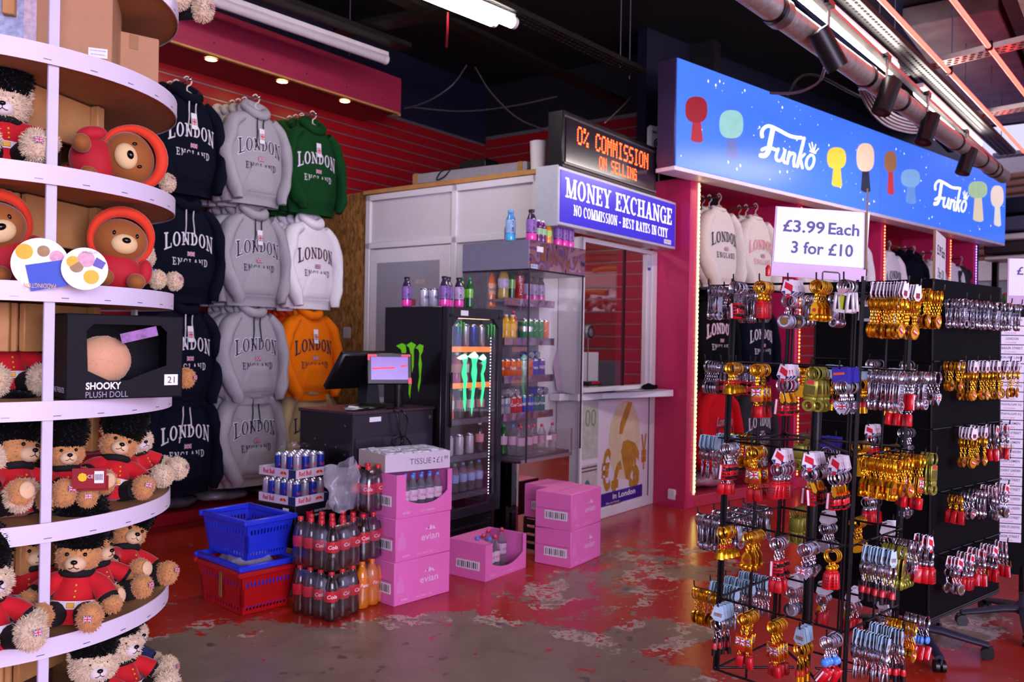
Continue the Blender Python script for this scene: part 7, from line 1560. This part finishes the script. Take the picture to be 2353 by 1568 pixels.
for f in ('FL', 'R', 'BL', 'BR'):
    ang, nh, hm, ln, pos = face[f]
    for ri, z in enumerate(rows):
        for hi in range(nh):
            M = Matrix.Rotation(ang, 4, 'Z') @ Matrix.Translation((pos[hi], -H2, z + .002)); hk = put('hook', hm, WIREB, rk); hk.matrix_local = M
            k, n = plan[f][ri][hi]
            hook_row(rk, RM @ M, k, n, ln, '%s row %s %s side' % (NUMW[hi], NUMW[ri], 'left' if f == 'FL' else 'right'), .012 if f in ('FL', 'BR') else .0095, f == 'FL' or (f == 'R' and hi < 2), st1, rb)
put('key_ring_rows', st1.mb, st1.mats, None, (0, 0, 0), label='further key rings hanging at the back and side of the near wire rack', cat='key rings', kind='stuff', ang=45)
ft_ = at_d(1765, 622, 2.98); put('red_fob', MB().lathe([(.0, 0), (.008, .001), (.009, .006), (.009, .03), (.006, .036), (.003, .038), (0, .04)], 14), KR, None, ft_ + Vector((0, 0, -.02)), label='red pillar box fob standing above the second hook', cat='key ring')
# ---- price cards
FOAM = mat('foam_board', '#c3a6c4', .6, var=.04); PAPER = mat('price_paper', '#dfe0f2', .5, var=.03); INKV = mat('ink_violet', '#332c78', .5, var=0); KRAFT = mat('kraft_edge', '#8a6a4a', .7)
def price_card(name, label, loc, rz, w=.352, h=.26, roll=0.0):
    t = thing('price_card', label, 'sign', loc, 0, 'price cards', rot=(0, R(roll), rz)); put('board', MB().box((0, .004, .13), (w, .006, .26)), FOAM, t)
    pp_ = put('paper', MB().box((.002, 0, .155), (w * .98, .0015, .206)), PAPER, t); text('£3.99', pp_, (-w * .19, -.0014, .190), .046, INKV, .155, bold=.018); text('Each', pp_, (w * .235, -.0014, .190), .044, INKV, .115, bold=.018); text('3 for £10', pp_, (w * .02, -.0014, .112), .046, INKV, .23, bold=.018); return t
pc = at_d(1880, 640, 3.19); price_card('price_card', 'white price card reading three for ten pounds above the near rack', pc + Vector((0, 0, -.002)), A(0), roll=3)
sc_ = thing('price_card', 'second price card seen edge on beside the front one', 'sign', at_d(1990, 625, 3.18), math.atan2(1, .4135), 'price cards'); put('board', MB().box((.17, 0, .16), (.34, .006, .30)), KRAFT, sc_)
hd2 = thing('wire_handle', 'black wire loop on top of the near rack below the price card', 'handle', at_d(1903, 640, 3.05), 0); put('loop', MB().tube([(-.02, 0, -.02), (-.02, 0, .02), (-.016, 0, .024), (.034, 0, .021), (.04, 0, .017), (.042, 0, -.02)], .0028, 6), WIREB, hd2)
# ---- middle rack: tapered black panels
E2 = math.atan2(.645, .764); C2 = Vector((2.03, 4.39, 0)); r2k = thing('key_ring_rack', 'black panelled key ring rack on a castor base, middle of the three', 'rack', C2, E2); RM2 = Matrix.Translation(C2) @ Matrix.Rotation(E2, 4, 'Z')
HX, HY = .40, .30; PANB = mat('rack_panel_black', '#040306', .8, var=.1, spec=.15)
def pan(x0, y0, x1, y1, zt=1.87, zb=.30):
    d = Vector((x1 - x0, y1 - y0)); n = Vector((d.y, -d.x)).normalized() * .006; mb = MB(); tp = .97
    vs = [(x0, y0, zb), (x1, y1, zb), (x1 * tp, y1 * tp, zt), (x0 * tp, y0 * tp, zt)]; vs += [(a - n.x, b - n.y, c) for a, b, c in vs]
    mb.add(vs, [(0, 1, 2, 3), (7, 6, 5, 4), (0, 4, 5, 1), (1, 5, 6, 2), (2, 6, 7, 3), (3, 7, 4, 0)]); put('panel', mb, PANB, r2k); put('edge_wire', MB().tube([vs[0], vs[3]], .0055, 8), WIREB, r2k)
pan(-HX, -HY, HX, -HY); pan(HX, -HY, HX, HY); pan(HX, HY, -HX, HY); pan(-HX, HY, -HX, -HY)
for z in (.30, .31): put('bottom_bar', MB().tube([(-HX, -HY, z), (HX, -HY, z)], .006, 8), WIREB, r2k)
put('pole', MB().tube([(.05, 0, .14), (.05, 0, .32)], .024, 18), BLKM, r2k)
ba = thing('castor_base', 'five armed black castor base under the middle rack', 'base', C2 + Vector((.08, .03, 0)), .3); star_base(ba, BASEP, .33, 10)
rows2 = [1.775, 1.49, 1.18, .885, .60]; st2 = Stuff()
plan2 = [[('plate', 6)] * 6, [('gmedal', 6), ('gtag', 5), ('gtag', 5), ('gtag', 5), ('gtag', 5), ('gtag', 4)], [None, ('gtag', 5), ('gtag', 5), ('tagbus', 4), ('tagbus', 3), None], [('gcrown', 4), ('coin', 4), ('plate', 5), ('tagsil', 5), ('tagsil', 4), None], [('tagsil', 4), ('tagbox', 5), ('tagbus', 5), ('tagbox', 5), ('tagbus', 4), None]]
left2 = [[('gcrown', 6), ('gcrown', 6)], [('frame', 5), ('heart', 7)], [('heart', 6), ('tagbox', 6)], [('heart', 6), ('tagbox', 6)], [('opener', 7), ('opener', 7)]]
for ri, z in enumerate(rows2):
    put('bar', MB().tube([(-HX, -HY - .004, z), (HX, -HY - .004, z)], .0045, 8), WIREB, r2k); put('bar', MB().tube([(-HX - .004, -HY, z), (-HX - .004, HY, z)], .0045, 8), WIREB, r2k)
    for hi in range(6):
        if plan2[ri][hi] is None: continue
        M = Matrix.Translation((-.33 + hi * .132, -HY - .004, z + .002)); hk = put('hook', hook_m, WIREB, r2k); hk.matrix_local = M; k, n = plan2[ri][hi]
        hook_row(r2k, RM2 @ M, k, n, .112, '%s row %s middle rack' % (NUMW[hi], NUMW[ri]), .016, True, st2, rb)
    for hi in range(2):
        M = Matrix.Rotation(R(-90), 4, 'Z') @ Matrix.Translation((.22 - hi * .16, -HX - .004, z + .002)); hk = put('hook', hook_m, WIREB, r2k); hk.matrix_local = M; k, n = left2[ri][hi]
        hook_row(r2k, RM2 @ M, k, n, .112, '', .016, False, st2, rb)
if st2.mb.v: put('key_ring_rows', st2.mb, st2.mats, None, (0, 0, 0), label='further key rings hanging on the middle black rack', cat='key rings', kind='stuff', ang=45)
c3 = at_d(2160, 690, 4.25); q3 = thing('price_card', 'price card on the middle rack seen from a sharp angle', 'sign', (c3.x, c3.y, 1.80), R(-112), 'price cards', rot=(0, 0, R(57)))
put('board', MB().box((0, .006, .15), (.40, .01, .34)), KRAFT, q3); p3 = put('paper', MB().box((0, 0, .17), (.38, .0015, .29)), mat('price_paper_plain', '#d4cfd0', .5), q3); text('£3.99 Each', p3, (0, -.0014, .23), .05, INKK, .3, bold=.01); text('3 for £10', p3, (0, -.0014, .12), .05, INKK, .24, bold=.01)
# ---- far rack with street name magnets
C3 = Vector((2.98, 4.95, 0)); r3 = thing('magnet_rack', 'black rack of white street name magnets at the right edge', 'rack', C3, R(-14)); put('panel', MB().box((.05, 0, 1.0), (.52, .02, 1.5), 0, .004), PANB, r3); put('pole', MB().tube([(0, 0, .14), (0, 0, .3)], .024, 16), BLKM, r3)
b3 = thing('castor_base', 'five armed black castor base at the right edge', 'base', (2.87, 4.75, 0), .1); star_base(b3, BASEP, .33, 0)
MGW = mat('magnet_white', '#d6cfe0', .4, var=.04); words = ['GENTLEMEN', 'WAY OUT', 'LONDON', 'BAKER STREET', 'DRURY LANE', 'BAKER STREET', 'WAY OUT', 'TRAFALGAR SQ', 'WAY OUT', 'TRAFALGAR SQ', 'TRAFALGAR SQ', 'GENTLEMEN', 'BAKER STREET', 'GENTLEMEN', 'COVENT GARDEN', 'GENTLEMEN', 'COVENT GARDEN', 'BAKER STREET', 'BAKER STREET', 'TOWER OF LONDON', 'TOWER OF LONDON', 'CAMDEN STREET', 'TOWER OF LONDON', 'BAKER STREET']
mg = MB().box((0, 0, 0), (.13, .004, .05), 0, .001).mesh('magnet'); mg2 = MB().box((0, 0, 0), (.05, .004, .05), 0, .001).mesh('magnet')
for i, wd in enumerate(words):
    z = 1.715 - i * .0545
    for c in range(2):
        M = r3.matrix_basis if False else Matrix.Translation(C3) @ Matrix.Rotation(R(-14), 4, 'Z'); p = M @ Vector(((-.185, -.012, z), (-.085, -.012, z))[c])
        o = put('street_magnet', mg2 if c == 0 else mg, MGW, None, p, (0, 0, R(-14)), None, 'white street name magnet, %s column, %s reading %s' % (('narrow', 'wide')[c], 'row ' + ['one', 'two', 'three', 'four', 'five', 'six', 'seven', 'eight', 'nine', 'ten', 'eleven', 'twelve', 'thirteen', 'fourteen', 'fifteen', 'sixteen', 'seventeen', 'eighteen', 'nineteen', 'twenty', 'twenty one', 'twenty two', 'twenty three', 'twenty four'][i], wd.lower()), 'magnet', 'street name magnets')
        if c: text(wd, o, (0, -.0026, .008), .014, INKK, min(.11, .011 * len(wd)), bold=.01); text('CITY OF LONDON', o, (-.01, -.0026, -.014), .007, INKR, .06)
        else: text('NW1', o, (.004, -.0026, -.01), .012, INKR, .028)
p4 = at_d(2395, 690, 4.75); price_card('price_card', 'price card cut off at the right edge of the picture', Vector((p4.x + .02, p4.y, 1.80)), R(-8), .40)
# ================================================================ DISPLAY BOARD, ROUTER, BOOTH BITS, STREET
DOT = {'0': '01110 10001 10001 10001 10001 10001 01110', '%': '11000 11001 00010 00100 01000 10011 00011', 'C': '01110 10001 10000 10000 10000 10001 01110', 'O': '01110 10001 10001 10001 10001 10001 01110', 'M': '10001 11011 10101 10101 10001 10001 10001', 'I': '01110 00100 00100 00100 00100 00100 01110', 'S': '01111 10000 10000 01110 00001 00001 11110', 'N': '10001 11001 10101 10011 10001 10001 10001', 'E': '11111 10000 10000 11110 10000 10000 11111', 'L': '10000 10000 10000 10000 10000 10000 11111', 'G': '01110 10001 10000 10111 10001 10001 01111', ' ': '00000 00000 00000 00000 00000 00000 00000'}
def st_(p): return (p.x * D1.x + p.y * D1.y, p.x * D2.x + p.y * D2.y, p.z)
a_, b_ = st_(at_t(1298, 251, 3.62)), st_(at_t(1510, 345, 3.62)); lo = 2.893
LB = shop_thing('led_display_board', 'black scrolling display board with red dot letters on top of the blue sign', 'display board')
s0, s1, zt = a_[0], b_[0], (a_[2] + b_[2]) / 2
put('case', dbox(MB(), s0 - .01, s1 + .01, 3.63, 3.77, lo, zt + .01, 0, .006), BLKP, LB); put('screen', dbox(MB(), s0 + .03, s1 - .03, 3.622, 3.63, lo + .05, zt - .045), mat('display_mesh', '#2b2430', .18, var=.15, vs=200, coat=.6), LB)
for a in ((s0 + .01, s1 - .01, zt - .045, zt - .03), (s0 + .01, s1 - .01, lo + .03, lo + .045)): put('bezel', dbox(MB(), a[0], a[1], 3.618, 3.63, a[2], a[3]), mat('bezel_grey', '#6a6068', .3, .5), LB)
LEDR = mat('led_red_dot', '#ff6a30', .4, emit=5, ecol='#ff4a1c', var=0)
def dots(word, x0, x1, zc, h):
    n = len(word); cw = (x1 - x0) / n; px = cw / 6.2; pz = h / 7; mb = MB()
    for i, ch in enumerate(word):
        for r_, row in enumerate(DOT[ch].split()):
            for c, v in enumerate(row):
                if v == '1': mb.box((x0 + i * cw + (c + .5) * px, 3.6195, zc + h / 2 - (r_ + .5) * pz), (px * .72, .003, pz * .72))
    return put('dot_lettering', mb, LEDR, LB, kind='stuff')
W_ = s1 - s0; dots('0% COMMISSION', s0 + W_ * .12, s0 + W_ * .9, lo + .285, .145); dots('ON SELLING', s0 + W_ * .34, s0 + W_ * .76, lo + .13, .105)
# router on the slat wall
rt = thing('wireless_router', 'white wall box with a round blue mark beside the display board', 'router', at_d(1505, 378, 8.3), ROT - .35)
put('body', MB().box((0, 0, .19), (.21, .07, .36), 0, .03), UPVC, rt); put('round_mark', MB().lathe([(0, 0), (.055, 0), (.055, .004)], 28, M=Matrix.Translation((0, -.037, .19)) @ Matrix.Rotation(R(90), 4, 'X')), mat('mark_navy', '#16305e', .4), rt); put('round_mark_inner', MB().lathe([(.042, .0045), (.036, .005)], 28, M=Matrix.Translation((0, -.0375, .19)) @ Matrix.Rotation(R(90), 4, 'X'), caps=False), PW, rt)
text('S', rt, (0, -.043, .19), .05, PW, bold=.02); text('SMARTEC', rt, (0, -.0365, .30), .03, INKG, .15, bold=.01)
# things on the booth roof
bn_ = shop_thing('waste_bin', 'plain white round bin on the corner of the booth roof', 'bin', 5.86, 4.11, 2.977); put('body', MB().lathe([(.0, 0), (.062, 0), (.074, .235), (.077, .24), (.072, .24), (.06, .01), (0, .01)], 28), WHITE, bn_)
lf = shop_thing('old_light_fitting', 'old grey light fitting with brown tape lying on the booth roof', 'light fitting', 5.98, 4.25, 2.978, rot=.06); FG = mat('fitting_grey', '#8f8a92', .5, var=.12)
put('tray', MB().box((0, .62, .05), (.22, 1.25, .095), 0, .006), FG, lf); put('gear_cover', MB().box((.09, .18, .045), (.14, .3, .088), 0, .006), BLKP, lf)
for y in (.06, 1.2): put('tape', MB().box((-.002, y, .05), (.226, .05, .1)), TAPE, lf)
put('cable', MB().tube(smooth3([(-.115, .8, .1), (-.125, .86, .04), (-.12, .95, .02), (-.12, .9, .09), (-.1, .82, .11), (-.06, .7, .12)]), .006, 6), BLKP, lf)
bx_ = shop_thing('roof_box', 'small dark box among the clutter on the booth roof', 'box', 6.05, 4.9, 3.075); put('carton', MB().box((0, 0, .05), (.2, .3, .1), 0, .004), BLKP, bx_)
# inside and on the booth counter
mn = shop_thing('computer_monitor', 'dark monitor seen from behind inside the booth window', 'monitor', 7.0, 4.1, 1.081, rot=-.5); put('panel', MB().box((0, 0, .17), (.34, .03, .24), 0, .008), mat('monitor_grey', '#3c3840', .4), mn); put('stand', MB().box((0, .03, .04), (.08, .05, .08)), BLKP, mn); put('base', MB().box((0, .04, .008), (.18, .14, .014), 0, .004), BLKP, mn)
bo = shop_thing('white_board', 'white sheet standing beside the monitor in the booth', 'board', 6.62, 4.12, 1.081, rot=-.4); put('sheet', MB().box((0, 0, .19), (.36, .012, .38), 0, .004), WHITE, bo)
fn = shop_thing('round_fan', 'small round grey fan on a thin stem behind the booth glass', 'fan', 6.52, 4.0, 1.081); put('stem', MB().tube([(0, 0, 0), (0, 0, .52)], .006, 8), STEEL, fn); put('head', MB().lathe([(0, 0), (.06, 0), (.065, .03), (.05, .045), (0, .05)], 24, M=Matrix.Translation((0, .02, .56)) @ Matrix.Rotation(R(90), 4, 'X')), mat('fan_grey', '#8a8690', .35, .4), fn); put('grille', MB().lathe([(.055, .052), (.04, .054)], 24, M=Matrix.Translation((0, .02, .56)) @ Matrix.Rotation(R(90), 4, 'X'), caps=False), BLKM, fn)
lh = shop_thing('leaflet_holder', 'clear leaflet holder with a faded pink leaflet on the counter', 'leaflet holder', 6.16, 3.98, 1.117, rot=-.35); put('stand', MB().prism([(-.16, 0), (.16, 0), (.13, .38), (-.18, .40)], .004, M=Matrix.Rotation(R(80), 4, 'X')), ACR, lh); put('leaflet', MB().prism([(-.11, .02), (.14, .01), (.1, .34), (-.14, .36)], .002, M=Matrix.Translation((0, -.006, 0)) @ Matrix.Rotation(R(80), 4, 'X')), mat('faded_leaflet', '#b9a2bc', .5, var=.12, vs=14), lh)
cl = shop_thing('black_gloves', 'crumpled black cloth on the booth sill', 'cloth', 7.28, 3.77, 1.117); put('cloth', MB().ell((0, 0, .022), (.13, .045, .024), 18, 10).wobble(20, .02, 2), BLKF, cl)
tb_ = shop_thing('till_tray', 'small red and black tray behind the booth glass', 'tray', 6.5, 3.93, 1.117 + .05); put('tray', MB().box((0, .02, .02), (.2, .1, .04), 0, .004), BLKP, tb_); put('lining', MB().box((0, -.032, .03), (.14, .002, .02)), REDF, tb_)
# street beyond the open side
sr = R(-48.8); so2 = PF(15.6, 2.9, 0)
st3 = thing('shopfront_opposite', 'pale shopfront with brown shutters and an orange ring logo across the way', 'building', so2, sr)
SHB = mat('shutter_brown', '#8a5a4a', .5, var=.15, vs=8); FAC = mat('fascia_cream', '#f0e8dc', .5, var=.04); ORL = mat('logo_orange', '#e8a84a', .4)
put('wall', MB().box((0, .3, 2.4), (9, .3, 4.8)), mat('rendered_wall', '#b9aeb0', .7), st3)
sl_ = MB().box((0, .1, 0), (8.8, .1, .11), 0, .03).mesh('shutter_slat')
for i in range(12): put('shutter_slat', sl_, SHB, st3, (0, 0, 3.08 + i * .125))
put('fascia', MB().box((0, .06, 2.88), (8.8, .16, .34), 0, .01), FAC, st3); put('window', MB().box((0, .1, 1.75), (8.6, .06, 1.9)), mat('shop_window', '#aeb2b8', .1, var=.2, vs=2, coat=.5), st3); put('window_bar', MB().box((0, .05, 2.45), (8.6, .04, .05)), FAC, st3)
for cx_ in (-.6, .95):
    lg_ = MB(); lg_.tube([(cx_ + .75 * math.cos(R(a)), -.03, 2.62 + .5 * math.sin(R(a))) for a in range(60, 300, 10)], .05, 8); lg_.tube([(cx_ + .1, -.03, 2.6), (cx_ + .55, -.03, 2.62), (cx_ + .5, -.03, 2.3)], .06, 8); put('ring_logo', lg_, ORL, st3)
fl_ = MB(); rbf = random.Random(8); fm = [mat('flower_pink', '#e08aa4', .7), mat('flower_white', '#f2e8ea', .7), mat('leaf_green', '#5a8a4a', .7), mat('flower_red', '#d0344e', .7)]
for i in range(150): fl_.ell((rbf.uniform(-2.4, 2.4), -.2 + rbf.uniform(-.12, .12), 2.2 + rbf.uniform(0, .25)), rbf.uniform(.04, .08), 8, 5, mi=rbf.randrange(4))
put('flower_bed', fl_, fm, None, so2, (0, 0, sr), label='pink and white flowers in front of the opposite shopfront', cat='flowers', kind='stuff')
put('planter', MB().box((0, -.2, 1.1), (5.0, .35, 2.2), 0, .02), mat('planter_dark', '#3c3436', .7), None, so2, (0, 0, sr), label='tall dark planter holding the flowers across the way', cat='planter')
sk = thing('stacked_awnings', 'dark rolled awnings and boards stacked at the end of the blue sign', 'boards', PF(14.3, 4.0, 0), sr)
for z, h, m in ((3.62, .26, NAVY), (3.36, .22, mat('awning_slate', '#5a5670', .6)), (3.22, .1, FAC), (3.02, .18, mat('awning_brown', '#3e2c30', .6)), (2.92, .07, FAC)): put('board', MB().box((0, .2, z + h / 2), (2.4, .5, h), 0, .02), m, sk)
for x in (-1.15, 1.15): put('upright', MB().box((x, .3, 1.46), (.08, .08, 2.92)), BLKM, sk)
